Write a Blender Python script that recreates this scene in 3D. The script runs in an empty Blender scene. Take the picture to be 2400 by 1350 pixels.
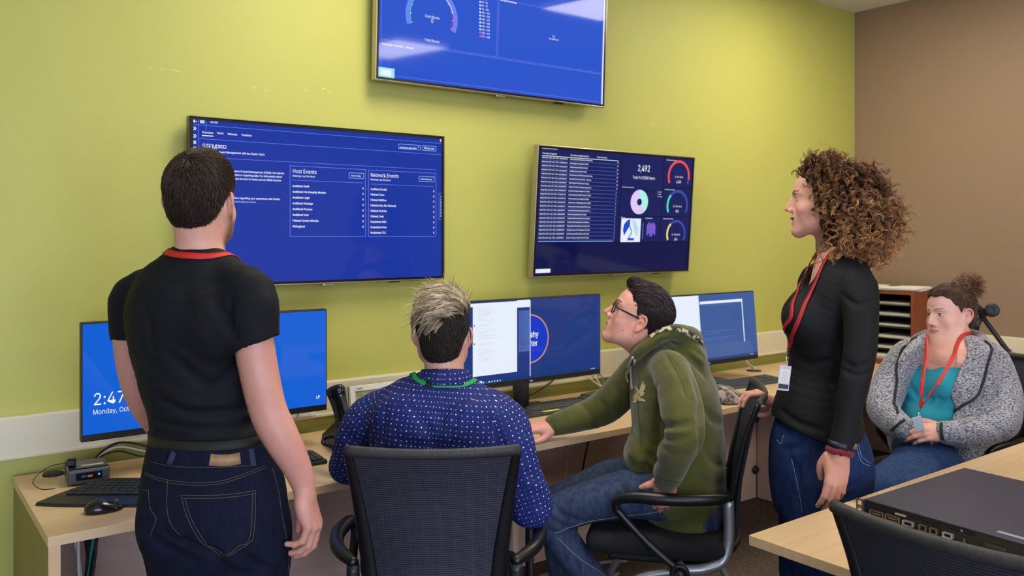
import bpy, bmesh, math, random
import numpy as np
import openvdb
from mathutils import Vector, Matrix
from math import pi, sin, cos, radians as rad

random.seed(7)
RNG = np.random.default_rng(7)
scene = bpy.context.scene
COL = scene.collection

# ---------------------------------------------------------------- camera
EYE = 1.5                     # eye height of the photographer
HEAD = rad(37)                # camera heading, clockwise from the wall normal (+Y)
FPX = 1987.0                  # focal length in pixels of a 2400 wide frame
HOR = 550.0                   # row of the horizon
cam = bpy.data.objects.new('camera', bpy.data.cameras.new('camera'))
COL.objects.link(cam)
cam.location = (0, 0, EYE)
cam.rotation_euler = (pi/2, 0, -HEAD)
cam.data.sensor_width = 36
cam.data.lens = FPX/2400*36
cam.data.shift_y = -(675-HOR)/2400
cam.data.clip_start = .05
cam.data.dof.use_dof = True
cam.data.dof.focus_distance = 2.35
cam.data.dof.aperture_fstop = 5.0
scene.camera = cam

# ---------------------------------------------------------------- world, exposure
scene.view_settings.view_transform = 'Standard'
scene.view_settings.look = 'None'
scene.view_settings.gamma = 1
scene.view_settings.exposure = 0.0
scene.view_settings.use_curve_mapping = False
w = bpy.data.worlds.new('world'); scene.world = w
w.use_nodes = True
w.node_tree.nodes['Background'].inputs[0].default_value = (.62, .72, .9, 1)
w.node_tree.nodes['Background'].inputs[1].default_value = 1.0
scene.cycles.use_denoising = True
scene.cycles.use_adaptive_sampling = True
scene.cycles.adaptive_threshold = .015
scene.cycles.max_bounces = 8
scene.cycles.diffuse_bounces = 4
scene.cycles.caustics_reflective = False
scene.cycles.caustics_refractive = False
scene.cycles.sample_clamp_indirect = 6

# room measures
XR, XL = 5.21, -3.2           # brown wall, wall on the camera's left
YW, YB = 3.13, -3.4           # green wall, wall behind the camera
ZC = 2.975
LIGHT_W = 16.0
WINDOW_W = 64.0
# ceiling light fittings (centre x, y, half x, half y)
TROFFERS = [(x, y, .3, .6) for x in (4.0, 1.56) for y in (2.0, -1.2)]

# ---------------------------------------------------------------- geometry helpers
CF = np.array([sin(HEAD), cos(HEAD), 0.]); CR = np.array([cos(HEAD), -sin(HEAD), 0.]); CU = np.array([0, 0, 1.])
CO = np.array([0, 0, EYE])
def ray(u, v): return CF*FPX + CR*(u-1200) + CU*(HOR-v)
def at(u, v, dep): return CO + ray(u, v)*dep/FPX          # point seen at (u, v), dep metres in front of the lens
def onY(u, v, Y): d = ray(u, v); return CO + d*(Y/d[1])
def onX(u, v, X): d = ray(u, v); return CO + d*(X/d[0])
def onZ(u, v, Z): d = ray(u, v); return CO + d*((Z-EYE)/d[2])
def az(deg): a = rad(deg); return np.array([sin(a), cos(a), 0.])     # heading, clockwise from +Y
def V(*a): return np.array(a, float)
def nz(v): v = np.asarray(v, float); return v/max(np.linalg.norm(v), 1e-9)

def lin(h):
    if isinstance(h, str):
        h = h.lstrip('#'); c = [int(h[i:i+2], 16)/255 for i in (0, 2, 4)]
    else: c = list(h)[:3]
    return tuple(x/12.92 if x <= .04045 else ((x+.055)/1.055)**2.4 for x in c)

def mat(name, color='#808080', rough=.6, metal=0., emit=None, estr=1., spec=.5, noise=None, bump=None, coat=0., sheen=0., trans=0., alpha=None, sss=0.):
    m = bpy.data.materials.new(name); m.use_nodes = True
    nt = m.node_tree; b = nt.nodes['Principled BSDF']
    c = lin(color)
    b.inputs['Base Color'].default_value = (*c, 1)
    b.inputs['Roughness'].default_value = rough
    b.inputs['Metallic'].default_value = metal
    b.inputs['Specular IOR Level'].default_value = spec
    if coat: b.inputs['Coat Weight'].default_value = coat; b.inputs['Coat Roughness'].default_value = .06
    if sheen: b.inputs['Sheen Weight'].default_value = sheen
    if sss:
        b.inputs['Subsurface Weight'].default_value = sss
        b.inputs['Subsurface Radius'].default_value = (.012, .004, .002); b.inputs['Subsurface Scale'].default_value = .6
    if trans: b.inputs['Transmission Weight'].default_value = trans
    if emit is not None:
        b.inputs['Emission Color'].default_value = (*lin(emit), 1); b.inputs['Emission Strength'].default_value = estr
    tc = None
    if noise or bump:
        tc = nt.nodes.new('ShaderNodeTexCoord')
    if noise:   # (scale xyz, second colour, low, high)
        sc, c2, lo, hi = noise
        mp = nt.nodes.new('ShaderNodeMapping'); mp.inputs['Scale'].default_value = sc
        n = nt.nodes.new('ShaderNodeTexNoise'); n.inputs['Scale'].default_value = 1; n.inputs['Detail'].default_value = 5
        r = nt.nodes.new('ShaderNodeValToRGB')
        r.color_ramp.elements[0].position = lo; r.color_ramp.elements[0].color = (*c, 1)
        r.color_ramp.elements[1].position = hi; r.color_ramp.elements[1].color = (*lin(c2), 1)
        nt.links.new(tc.outputs['Object'], mp.inputs[0]); nt.links.new(mp.outputs[0], n.inputs['Vector'])
        nt.links.new(n.outputs['Fac'], r.inputs[0]); nt.links.new(r.outputs[0], b.inputs['Base Color'])
    if bump:    # (scale xyz, strength, distance)
        sc, st, ds = bump
        mp = nt.nodes.new('ShaderNodeMapping'); mp.inputs['Scale'].default_value = sc
        n = nt.nodes.new('ShaderNodeTexNoise'); n.inputs['Scale'].default_value = 1; n.inputs['Detail'].default_value = 4
        bp = nt.nodes.new('ShaderNodeBump'); bp.inputs['Strength'].default_value = st; bp.inputs['Distance'].default_value = ds
        nt.links.new(tc.outputs['Object'], mp.inputs[0]); nt.links.new(mp.outputs[0], n.inputs['Vector'])
        nt.links.new(n.outputs['Fac'], bp.inputs['Height']); nt.links.new(bp.outputs[0], b.inputs['Normal'])
    return m

def vcol_mat(name, rough=.5, bump=None, spec=.5, sss=0., sheen=0., fleck=None):
    """a material whose base colour is the mesh's own colour attribute"""
    m = mat(name, '#808080', rough, bump=bump, spec=spec, sss=sss, sheen=sheen)
    nt = m.node_tree; a = nt.nodes.new('ShaderNodeAttribute'); a.attribute_name = 'col'
    nt.links.new(a.outputs['Color'], nt.nodes['Principled BSDF'].inputs['Base Color'])
    return m

class MB:
    """collects shapes in world coordinates; build() links them as ONE mesh object"""
    def __init__(s): s.v = []; s.f = []; s.m = []; s.n = 0; s.sm = []; s.mats = []; s.uv = None
    def mi(s, m):
        if m is None: m = s.mats[0] if s.mats else None
        if m not in s.mats: s.mats.append(m)
        return s.mats.index(m)
    def add(s, verts, faces, m=None, smooth=False):
        verts = np.asarray(verts, float).reshape(-1, 3)
        k = s.mi(m)
        s.v.append(verts)
        for f in faces: s.f.append([i+s.n for i in f])
        s.m += [k]*len(faces); s.sm += [smooth]*len(faces); s.n += len(verts)
    def box(s, c, size, m=None, ax=None, r=0., seg=2):
        """box centred at c; ax rows are its own x, y, z directions; r rounds its edges"""
        c = np.asarray(c, float); hx, hy, hz = [x/2 for x in size]
        if r > 0:
            bm = bmesh.new(); bmesh.ops.create_cube(bm, size=2)
            for v in bm.verts: v.co = (v.co.x*hx, v.co.y*hy, v.co.z*hz)
            bmesh.ops.bevel(bm, geom=bm.edges[:], offset=min(r, .98*min(hx, hy, hz)), segments=seg, profile=.5, affect='EDGES')
            vs = np.array([v.co[:] for v in bm.verts]); fs = [[v.index for v in f.verts] for f in bm.faces]; bm.free()
        else:
            vs = np.array([(x, y, z) for x in (-hx, hx) for y in (-hy, hy) for z in (-hz, hz)])
            fs = [(0, 1, 3, 2), (4, 6, 7, 5), (0, 4, 5, 1), (2, 3, 7, 6), (0, 2, 6, 4), (1, 5, 7, 3)]
        if ax is not None: vs = vs @ np.array(ax, float)
        s.add(vs+c, fs, m, False); return s
    def boxr(s, x0, x1, y0, y1, z0, z1, m=None, r=0.):
        return s.box(((x0+x1)/2, (y0+y1)/2, (z0+z1)/2), (x1-x0, y1-y0, z1-z0), m, r=r)
    def tube(s, pts, rads, m=None, seg=10, up=None, flat=1., cap=True, closed=False):
        """tube through pts; flat squeezes it along `up`"""
        pts = np.asarray(pts, float); n = len(pts)
        if np.isscalar(rads): rads = [rads]*n
        T = np.zeros_like(pts)
        if closed: T = np.roll(pts, -1, 0)-np.roll(pts, 1, 0)
        else:
            T[1:-1] = pts[2:]-pts[:-2]; T[0] = pts[1]-pts[0]; T[-1] = pts[-1]-pts[-2]
        T /= np.maximum(np.linalg.norm(T, axis=1, keepdims=True), 1e-9)
        if up is None:
            a = V(0, 0, 1) if abs(T[0][2]) < .9 else V(1, 0, 0)
            N = np.cross(T[0], a)
        ang = np.linspace(0, 2*pi, seg, endpoint=False)
        out = []
        for i in range(n):
            if up is not None:
                uu = np.asarray(up[i] if np.ndim(up) == 2 else up, float)
                N = np.cross(T[i], uu); 
            else: N = N-T[i]*(N@T[i])
            N = N/max(np.linalg.norm(N), 1e-9); B = np.cross(N, T[i])
            out.append(pts[i]+rads[i]*(np.outer(np.cos(ang), N)+flat*np.outer(np.sin(ang), B)))
        vs = np.vstack(out); fs = []
        R = n if closed else n-1
        for i in range(R):
            a0 = i*seg; b0 = ((i+1) % n)*seg
            for j in range(seg):
                k = (j+1) % seg; fs.append((a0+j, a0+k, b0+k, b0+j))
        if cap and not closed:
            fs.append(tuple(range(seg))[::-1]); fs.append(tuple((n-1)*seg+j for j in range(seg)))
        s.add(vs, fs, m, True); return s
    def cyl(s, a, b, r, m=None, seg=20, r2=None):
        return s.tube([a, b], [r, r if r2 is None else r2], m, seg)
    def lathe(s, prof, c, m=None, seg=28, ax=None):
        """prof: (radius, height) pairs turned about the own z axis"""
        ang = np.linspace(0, 2*pi, seg, endpoint=False); vs = []
        for r, h in prof:
            vs.append(np.stack([r*np.cos(ang), r*np.sin(ang), np.full(seg, h)], 1))
        vs = np.vstack(vs)
        if ax is not None: vs = vs @ np.array(ax, float)
        fs = []
        for i in range(len(prof)-1):
            for j in range(seg):
                k = (j+1) % seg; fs.append((i*seg+j, i*seg+k, (i+1)*seg+k, (i+1)*seg+j))
        fs.append(tuple(range(seg))[::-1]); fs.append(tuple((len(prof)-1)*seg+j for j in range(seg)))
        s.add(vs+np.asarray(c, float), fs, m, True); return s
    def prism(s, poly, c, ax, h, m=None, smooth=False):
        """poly (x, y) extruded by h along own z; ax rows = own axes in the world"""
        ax = np.array(ax, float); n = len(poly)
        p = np.array([(x, y, 0) for x, y in poly]+[(x, y, h) for x, y in poly]) @ ax + np.asarray(c, float)
        fs = [tuple(range(n))[::-1], tuple(range(n, 2*n))]+[(i, (i+1) % n, n+(i+1) % n, n+i) for i in range(n)]
        s.add(p, fs, m, smooth); return s
    def build(s, name, parent=None, m=None, autosmooth=None):
        me = bpy.data.meshes.new(name)
        vs = np.vstack(s.v) if s.v else np.zeros((0, 3))
        off = np.array(parent.matrix_world.translation if False else ORG.get(parent.name, (0, 0, 0))) if parent is not None else np.array(ORG.get('_next', (0, 0, 0)))
        me.from_pydata((vs-off).tolist(), [], s.f)
        for x in (s.mats if m is None else [m]):
            if x is not None: me.materials.append(x)
        if len(s.mats) > 1: me.polygons.foreach_set('material_index', s.m)
        me.polygons.foreach_set('use_smooth', s.sm)
        me.update()
        if autosmooth: me.set_sharp_from_angle(angle=rad(autosmooth))
        return link(name, me, parent)

ORG = {}        # world origin of every root
def link(name, me, parent=None):
    o = bpy.data.objects.new(name, me); COL.objects.link(o)
    if parent is not None:
        o.parent = parent; ORG[o.name] = ORG.get(parent.name, (0, 0, 0))
    else: ORG[o.name] = (0, 0, 0)
    return o
def tag(o, label, cat, group=None, kind=None):
    o['label'] = label; o['category'] = cat
    if group: o['group'] = group
    if kind: o['kind'] = kind
    return o
def empty(name, loc, label, cat, group=None):
    o = bpy.data.objects.new(name, None); COL.objects.link(o)
    o.empty_display_size = .1; o.location = tuple(float(x) for x in loc); ORG[o.name] = tuple(float(x) for x in loc)
    return tag(o, label, cat, group)
def solo(mb, name, label, cat, group=None, autosmooth=None):
    o = mb.build(name, autosmooth=autosmooth)
    return tag(o, label, cat, group)
def rezero(o):
    """move a root mesh's origin to the middle of its own base"""
    me = o.data; n = len(me.vertices); a = np.empty(n*3); me.vertices.foreach_get('co', a); a = a.reshape(-1, 3)
    c = V((a[:, 0].min()+a[:, 0].max())/2, (a[:, 1].min()+a[:, 1].max())/2, a[:, 2].min())
    me.vertices.foreach_set('co', (a-c).ravel()); o.location = tuple(c); ORG[o.name] = tuple(c)
    return o
def struct(mb, name, parent=None):
    o = mb.build(name, parent)
    if parent is None: o['kind'] = 'structure'
    return o
def copy_tree(o, parent=None):
    c = o.copy(); COL.objects.link(c)
    if parent is not None: c.parent = parent
    for ch in list(o.children): copy_tree(ch, c)
    return c
def catmull(pts, n=6, closed=False):
    pts = np.asarray(pts, float); N = len(pts); out = []
    R = N if closed else N-1
    for i in range(R):
        if closed: p0, p1, p2, p3 = pts[(i-1) % N], pts[i], pts[(i+1) % N], pts[(i+2) % N]
        else: p0, p1, p2, p3 = pts[max(i-1, 0)], pts[i], pts[i+1], pts[min(i+2, N-1)]
        for t in np.linspace(0, 1, n, endpoint=False):
            out.append(.5*((2*p1)+(-p0+p2)*t+(2*p0-5*p1+4*p2-p3)*t*t+(-p0+3*p1-3*p2+p3)*t**3))
    if not closed: out.append(pts[-1])
    return np.array(out)

# lettering: text curves turned into meshes in one go
_TX = []
try:      # the sans serif face that ships inside Blender
    import os
    FONT = bpy.data.fonts.load(os.path.join(bpy.utils.system_resource('DATAFILES'), 'fonts', 'Inter.woff2'))
except Exception:
    FONT = None
def text(mb, s, x, y, size, m, fr, align='LEFT', bold=0., lift=.0009, sx=1.):
    """queue a line of text; fr = (origin, right, up, normal) of the face it stands on"""
    cu = bpy.data.curves.new('t', 'FONT'); cu.body = s; cu.size = 1; cu.align_x = align; cu.offset = 0 if FONT else bold*.4; cu.resolution_u = 3
    if FONT: cu.font = FONT
    o = bpy.data.objects.new('t', cu); COL.objects.link(o)
    if FONT: sx *= .86
    _TX.append((mb, o, cu, x, y, m, fr, lift, sx, size, bold))
def flush_text():
    global _TX
    dg = bpy.context.evaluated_depsgraph_get(); dg.update()
    for mb, o, cu, x, y, m, fr, lift, sx, size, bold in _TX:
        me = bpy.data.meshes.new_from_object(o.evaluated_get(dg))
        n = len(me.vertices)
        if n:
            a = np.empty(n*3); me.vertices.foreach_get('co', a); a = a.reshape(-1, 3)*size
            O, Rr, Uu, Nn = fr
            p = np.asarray(O)+np.outer(a[:, 0]*sx+x, Rr)+np.outer(a[:, 1]+y, Uu)+np.asarray(Nn)*lift
            fs_ = [list(f.vertices) for f in me.polygons]; mb.add(p, fs_, m)
            if bold > 0 and FONT: mb.add(p+np.asarray(Rr)*size*min(bold, .04)*.9+np.asarray(Nn)*2e-5, fs_, m)
        bpy.data.meshes.remove(me); bpy.data.objects.remove(o); bpy.data.curves.remove(cu)
    _TX = []
# ================================================================ the room
M = {}
M['green'] = mat('green_wall_vinyl', '#b9b85b', .55, spec=.4, bump=((260, 260, 90), .12, .002), noise=((.9, .9, .9), '#bebd61', .35, .7))
M['brown'] = mat('brown_wall_vinyl', '#937a62', .6, spec=.35, bump=((300, 120, 300), .12, .002))
M['white_wall'] = mat('white_wall_paint', '#d9d7cf', .7)
M['ceil'] = mat('ceiling_tile', '#e4e2dc', .9, bump=((220, 220, 220), .3, .003))
M['grid'] = mat('ceiling_grid_white', '#eceae4', .5)
M['lamp'] = mat('light_diffuser', '#ffffff', .4, emit='#fff6e6', estr=LIGHT_W)
M['trunk'] = mat('cream_trunking', '#dcd4b4', .45, bump=((90, 90, 90), .05, .001))
M['carpet'] = mat('dark_carpet', '#4a3f38', .95, noise=((55, 55, 55), '#6d5c4c', .35, .7), bump=((420, 420, 420), .8, .004))
M['glass_pane'] = mat('window_light', '#dfe8f2', .1, emit='#cfdcff', estr=WINDOW_W*.18)
M['beech'] = mat('beech_laminate', '#dcbd92', .38, noise=((2.2, 55, 20), '#cfad80', .3, .75), bump=((10, 160, 60), .03, .001))
M['beech_side'] = mat('beech_laminate_end', '#c9a674', .45, noise=((40, 40, 2.5), '#bd9966', .3, .75))
M['panel'] = mat('beech_panel', '#dabba8', .55, noise=((3, 40, 40), '#d0ae99', .3, .7))
M['olive'] = mat('beech_end_shade_tint', '#8f8044', .5, noise=((40, 40, 3), '#84753c', .3, .7))  # desk end in beech, its shade put into the colour as a dark olive tint
M['black'] = mat('black_plastic', '#17181a', .42)
M['black_gloss'] = mat('black_gloss_plastic', '#141518', .16)
M['dgrey'] = mat('dark_grey_plastic', '#33353a', .4)
M['silver'] = mat('silver_paint', '#a7abb0', .32, metal=.7)
M['chrome'] = mat('brushed_metal', '#c9c8c4', .22, metal=1.)
M['white'] = mat('white_plastic', '#e9e8e4', .4)
M['paper'] = mat('white_paper', '#e9e4da', .8)

T = .12
mb = MB(); mb.mats = [M['carpet']]; mb.boxr(XL-T, XR+T, YB-T, YW+T, -.1, 0); struct(mb, 'floor')
mb = MB(); mb.boxr(XL-T, XR+T, YB-T, YW+T, ZC, ZC+.1, M['ceil']); cl = struct(mb, 'ceiling')
g = MB()
ys = np.arange(YW-.61+.08, YB, -.61); xs = np.arange(XR-.6, XL, -.61)
for y in ys: g.boxr(XL, XR, y-.012, y+.012, ZC-.004, ZC, M['grid'])
for x in xs: g.boxr(x-.012, x+.012, YB, YW, ZC-.0045, ZC, M['grid'])
struct(g, 'ceiling_grid', cl)
mb = MB(); mb.boxr(XL-T, XR+T, YW, YW+T, 0, ZC, M['green']); wallN = struct(mb, 'wall_back')
sc = MB()       # small scuffs and plaster flecks on the green wall
scm = mat('pale_scuff', '#d2cf92', .8)
for (u, v, du, dv) in [(352, 160, 8, 2), (378, 162, 14, 2), (412, 166, 22, 2), (596, 205, 5, 4), (622, 212, 4, 3), (757, 207, 9, 3), (770, 214, 6, 2), (1530, 292, 12, 2), (1566, 296, 6, 2), (715, 212, 5, 2)]:
    p = onY(u, v, YW-.0005); s_ = p[0]/max(abs((u-1200)), 1)
    k = np.linalg.norm(p-CO)/FPX
    sc.prism([(-du*k*.6, 0), (-du*k*.2, dv*k*.6), (du*k*.5, dv*k*.3), (du*k*.6, -dv*k*.2), (0, -dv*k*.6)], p, [(1, 0, -.12), (0, 0, 1), (0, -1, 0)], .0004, scm)
o = sc.build('scuff_marks', wallN)
mb = MB(); mb.boxr(XR, XR+T, YB-T, YW, 0, ZC, M['brown']); struct(mb, 'wall_right')
mb = MB(); mb.boxr(XL-T, XL, YB-T, YW, 0, ZC, M['white_wall']); struct(mb, 'wall_left')
# wall behind the camera with a band of windows
wx = [(-2.95, -1.55), (-1.3, .1), (.3, 1.5)]; wz0, wz1 = .45, 2.35
mb = MB(); e = [XL]+[x for a in wx for x in a]+[XR]
for i in range(0, len(e), 2): mb.boxr(e[i], e[i+1], YB-T, YB, wz0, wz1, M['white_wall'])
mb.boxr(XL, XR, YB-T, YB, 0, wz0, M['white_wall']); mb.boxr(XL, XR, YB-T, YB, wz1, ZC, M['white_wall']); struct(mb, 'wall_front')
for i, (a, b) in enumerate(wx):
    mb = MB(); mb.boxr(a, b, YB-.09, YB-.07, wz0, wz1, M['glass_pane']); wo = struct(mb, 'window_%d' % (i+1))
    fr = MB()
    for q in (a, (a+b)/2-.02, b-.04): fr.boxr(q, q+.04, YB-.069, YB-.01, wz0, wz1, M['white'])
    for q in (wz0, wz1-.04): fr.boxr(a+.041, b-.041, YB-.068, YB-.012, q, q+.04, M['white'])
    struct(fr, 'window_frame', wo)
# cable trunking along both walls
mb = MB(); mb.boxr(XL, XR-.03, YW-.03, YW, .787, .922, M['trunk'], r=.006); mb.boxr(XL, XR-.032, YW-.034, YW-.003, .786, .8, M['trunk'], r=.004); struct(mb, 'trim_1')
mb = MB(); mb.boxr(XR-.03, XR, YB, YW, .787, .915, M['trunk'], r=.006); struct(mb, 'trim_2')
M['base'] = mat('dark_skirting', '#3b3029', .6)
mb = MB(); mb.boxr(XL, XR, YW-.008, YW, 0, .1, M['base']); struct(mb, 'baseboard_back')
mb = MB(); mb.boxr(XR-.008, XR, YB, YW-.008, 0, .1, M['base']); struct(mb, 'baseboard_right')
# ceiling light fittings
for i, (x, y, hx, hy) in enumerate(TROFFERS):
    r_ = empty('ceiling_light', (x, y, ZC-.02), 'recessed rectangular fluorescent ceiling light with a white diffuser', 'light', 'ceiling lights set into the tiles')
    f = MB()
    for sx in (-1, 1): f.box((x+sx*(hx-.01), y, ZC-.0135), (.02, 2*hy, .017), M['grid'])
    for sy in (-1, 1): f.box((x, y+sy*(hy-.01), ZC-.0135), (2*hx-.042, .02, .017), M['grid'])
    f.build('frame', r_)
    d = MB(); d.box((x, y, ZC-.01), (2*hx-.044, 2*hy-.044, .008), M['lamp']); d.build('diffuser', r_)

# ================================================================ desks
def beech_box(mb, x0, x1, y0, y1, z0, z1, m='beech', r=.0015): mb.boxr(x0, x1, y0, y1, z0, z1, M[m], r=r)
DX0, DX1, DY0, DY1, DZ = .352, 5.15, 2.415, 3.09, .735
rt = empty('desk', (DX0, DY0, 0), 'long beech laminate desk running along the green wall under the screens', 'desk')
mb = MB(); beech_box(mb, DX0, XR-.045, DY0, DY1, DZ-.026, DZ); mb.build('desktop', rt)
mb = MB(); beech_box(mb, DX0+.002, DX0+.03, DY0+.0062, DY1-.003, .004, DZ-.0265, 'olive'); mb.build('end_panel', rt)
mb = MB(); beech_box(mb, DX0+.002, DX0+.03, DY0+.004, DY0+.006, .004, DZ-.0265, r=.0005); mb.build('edge_banding', rt)
mb = MB(); beech_box(mb, 1.93, 1.958, DY0+.14, DY1-.075, .004, DZ-.0265, 'panel'); mb.build('support_panel', rt)
mb = MB(); beech_box(mb, 4.02, 4.05, DY0+.02, DY1-.075, .004, DZ-.0265, 'panel'); mb.build('support_panel', rt)
for (a, b) in ((DX0+.031, 1.927), (1.96, 4.018)):
    mb = MB(); beech_box(mb, a, b, DY1-.07, DY1-.05, .004, DZ-.0265, 'panel'); mb.build('modesty_panel', rt)
for z in (.455, .165):
    mb = MB(); mb.lathe([(.0, 0), (.02, 0), (.024, .006), (.02, .016), (0, .018)], (4.0, DY1-.072, z), M['black'], 16, [(1, 0, 0), (0, 0, 1), (0, -1, 0)])
    mb.build('bolt_cap', rt)
# two round cable openings in the top with dark liners
for (x, y) in ((2.83, 2.99), (3.95, 2.985)):
    mb = MB(); mb.lathe([(.03, 0), (.04, 0), (.041, .003), (.03, .0035)], (x, y, DZ+.0003), M['black'], 24); mb.build('cable_grommet', rt)

RX0 = 4.70
rt = empty('desk', (RX0, .3, 0), 'beech laminate desk along the brown wall behind the seated woman', 'desk')
mb = MB(); beech_box(mb, RX0, XR-.045, .3, DY0-.003, DZ-.026, DZ); mb.build('desktop', rt)
for y in (.33, 1.6): 
    mb = MB(); beech_box(mb, RX0+.03, XR-.05, y, y+.028, .004, DZ-.0265, 'panel'); mb.build('support_panel', rt)

rt = empty('table', (2.6, .8, 0), 'beech topped table in front with black network equipment on it', 'table')
mb = MB(); beech_box(mb, 1.782, 3.6, .12, 1.362, DZ-.026, DZ); mb.build('tabletop', rt)
for (x, y) in ((2.15, .25), (2.15, 1.2), (3.4, .25), (3.4, 1.2)):
    mb = MB(); mb.cyl((x, y, .012), (x, y, DZ-.027), .025, M['silver'], 20); mb.lathe([(.0, 0), (.03, 0), (.028, .012), (0, .012)], (x, y, 0), M['black'], 16); mb.build('leg', rt)
mb = MB(); mb.boxr(2.2, 3.35, .70, .74, DZ-.07, DZ-.027, M['silver']); mb.build('rail', rt)

# ================================================================ wall screens
def scr(name, color, e=1.0, rough=.05):
    c = lin(color); m = mat(name, '#020304', rough, emit=color, estr=e, spec=.32); return m
S = {}
S['blue'] = scr('screen_blue', '#1d37a0'); S['blue2'] = scr('screen_mid_blue', '#2c55cc'); S['navy'] = scr('screen_navy', '#071148')
S['line'] = scr('screen_line', '#7f92ff', .9); S['wht'] = scr('screen_white', '#f2f4ff', 1.0); S['lblue'] = scr('screen_light_blue', '#8fb8ff')
S['tile'] = scr('screen_tile', '#101d5c'); S['tile2'] = scr('screen_tile_edge', '#020a2c'); S['pink'] = scr('screen_magenta', '#ff4fc8'); S['teal'] = scr('screen_teal', '#48e0c8')
S['red'] = scr('screen_red', '#f0524a'); S['yel'] = scr('screen_yellow', '#f0e08a'); S['arc'] = scr('screen_arc_blue', '#6a86f0'); S['arcd'] = scr('screen_dim_arc', '#3a4ea8')
S['lav'] = scr('screen_lavender', '#e0c8f4'); S['mint'] = scr('screen_mint', '#b0f0ea'); S['pur'] = scr('screen_purple', '#7f62d8'); S['cyan'] = scr('screen_cyan_box', '#9fe4ff', 1.05)
S['sky'] = scr('screen_windows_blue', '#1560d4', 1.0); S['logo'] = scr('screen_logo_blue', '#1437c4'); S['gold'] = scr('screen_logo_ring', '#c99a5c'); S['desk'] = scr('screen_wallpaper', '#22397c')
S['bar'] = scr('screen_taskbar', '#1b3a70'); S['grey'] = scr('screen_pale_text', '#b8c2dc'); S['page'] = scr('screen_page', '#e6eefc', 1.0); S['side'] = scr('screen_dim_window', '#4a66ac')
S['ltb'] = scr('screen_logo_pale', '#b8dcea'); S['deskr'] = scr('screen_wallpaper_grey', '#3d5c98'); S['dim'] = scr('screen_dim_line', '#6c84c8'); S['logob'] = scr('screen_logo_mid', '#1c46cc')

class Face:
    """a flat screen face: O = lower left corner, R right, U up, N towards the room"""
    def __init__(s, O, R, U, W, H): s.O = V(*O); s.R = nz(R); s.U = nz(U); s.N = nz(np.cross(s.R, s.U)); s.W = W; s.H = H; s.mb = MB(); s.zoom = (0, 0, 1); s.k = 0
    def xy(s, X, Y):
        """the face point that a zoomed photo crop shows at (X, Y)"""
        u, v = s.zoom[0]+X/s.zoom[2], s.zoom[1]+Y/s.zoom[2]
        d = ray(u, v); t = ((s.O-CO)@s.N)/(d@s.N); p = CO+d*t-s.O
        return p@s.R, p@s.U
    def rect(s, x0, y0, x1, y1, m, lift=.0004):
        s.poly([(x0, y0), (x1, y0), (x1, y1), (x0, y1)], m, lift)
    def poly(s, pts, m, lift=.0006):
        s.k += 1; l = lift+s.k*2e-7
        s.mb.add([s.O+s.R*x+s.U*y+s.N*l for x, y in pts], [list(range(len(pts)))], m)
    def zrect(s, X0, Y0, X1, Y1, m, lift=.0006):
        a, b = s.xy(X0, Y0); c, d = s.xy(X1, Y1); s.rect(min(a, c), min(b, d), max(a, c), max(b, d), m, lift)
    def line(s, x0, y0, x1, y1, w, m, lift=.0008):
        d = V(x1-x0, y1-y0); L = np.linalg.norm(d); d /= L; n = V(-d[1], d[0])*w/2
        a, b = V(x0, y0), V(x1, y1); s.poly([a-n, b-n, b+n, a+n], m, lift)
    def zline(s, X0, Y0, X1, Y1, w, m, snap=None):
        a = s.xy(X0, Y0); b = s.xy(X1, Y1)
        if snap == 'h': b = (b[0], a[1])
        if snap == 'v': b = (a[0], b[1])
        s.line(*a, *b, w, m)
    def box(s, x0, y0, x1, y1, w, m):
        s.line(x0-w/2, y0, x1+w/2, y0, w, m); s.line(x0-w/2, y1, x1+w/2, y1, w, m); s.line(x0, y0, x0, y1, w, m); s.line(x1, y0, x1, y1, w, m)
    def zbox(s, X0, Y0, X1, Y1, w, m):
        a = s.xy(X0, Y0); b = s.xy(X1, Y1); s.box(min(a[0], b[0]), min(a[1], b[1]), max(a[0], b[0]), max(a[1], b[1]), w, m)
    def ztext(s, t, X, Y, h, m, align='LEFT', bold=0., sx=1., lift=.001):
        """baseline starts at zoom point (X, Y); h = letter size in metres"""
        a = s.xy(X, Y); text(s.mb, t, a[0], a[1], h, m, (s.O, s.R, s.U, s.N), align, bold, lift, sx)
    def arc(s, cx, cy, r0, r1, a0, a1, m, n=40, lift=.0008):
        """ring piece, angles in degrees clockwise from the top"""
        s.k += 1; ts = np.radians(np.linspace(a0, a1, n)); P = []
        for r in (r0, r1): P += [s.O+s.R*(cx+r*sin(t))+s.U*(cy+r*cos(t))+s.N*(lift+s.k*2e-7) for t in ts]
        s.mb.add(P, [(i, i+1, n+i+1, n+i) for i in range(n-1)], m)
    def disc(s, cx, cy, r, m, n=40, lift=.0008, a0=0, a1=360, ry=None):
        ts = np.radians(np.linspace(a0, a1, n, endpoint=(a1-a0) % 360 != 0)); ry = ry or r
        pts = [(cx+r*sin(t), cy+ry*cos(t)) for t in ts]
        if (a1-a0) % 360: pts.append((cx, cy))
        s.poly(pts[::-1], m, lift)

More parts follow.
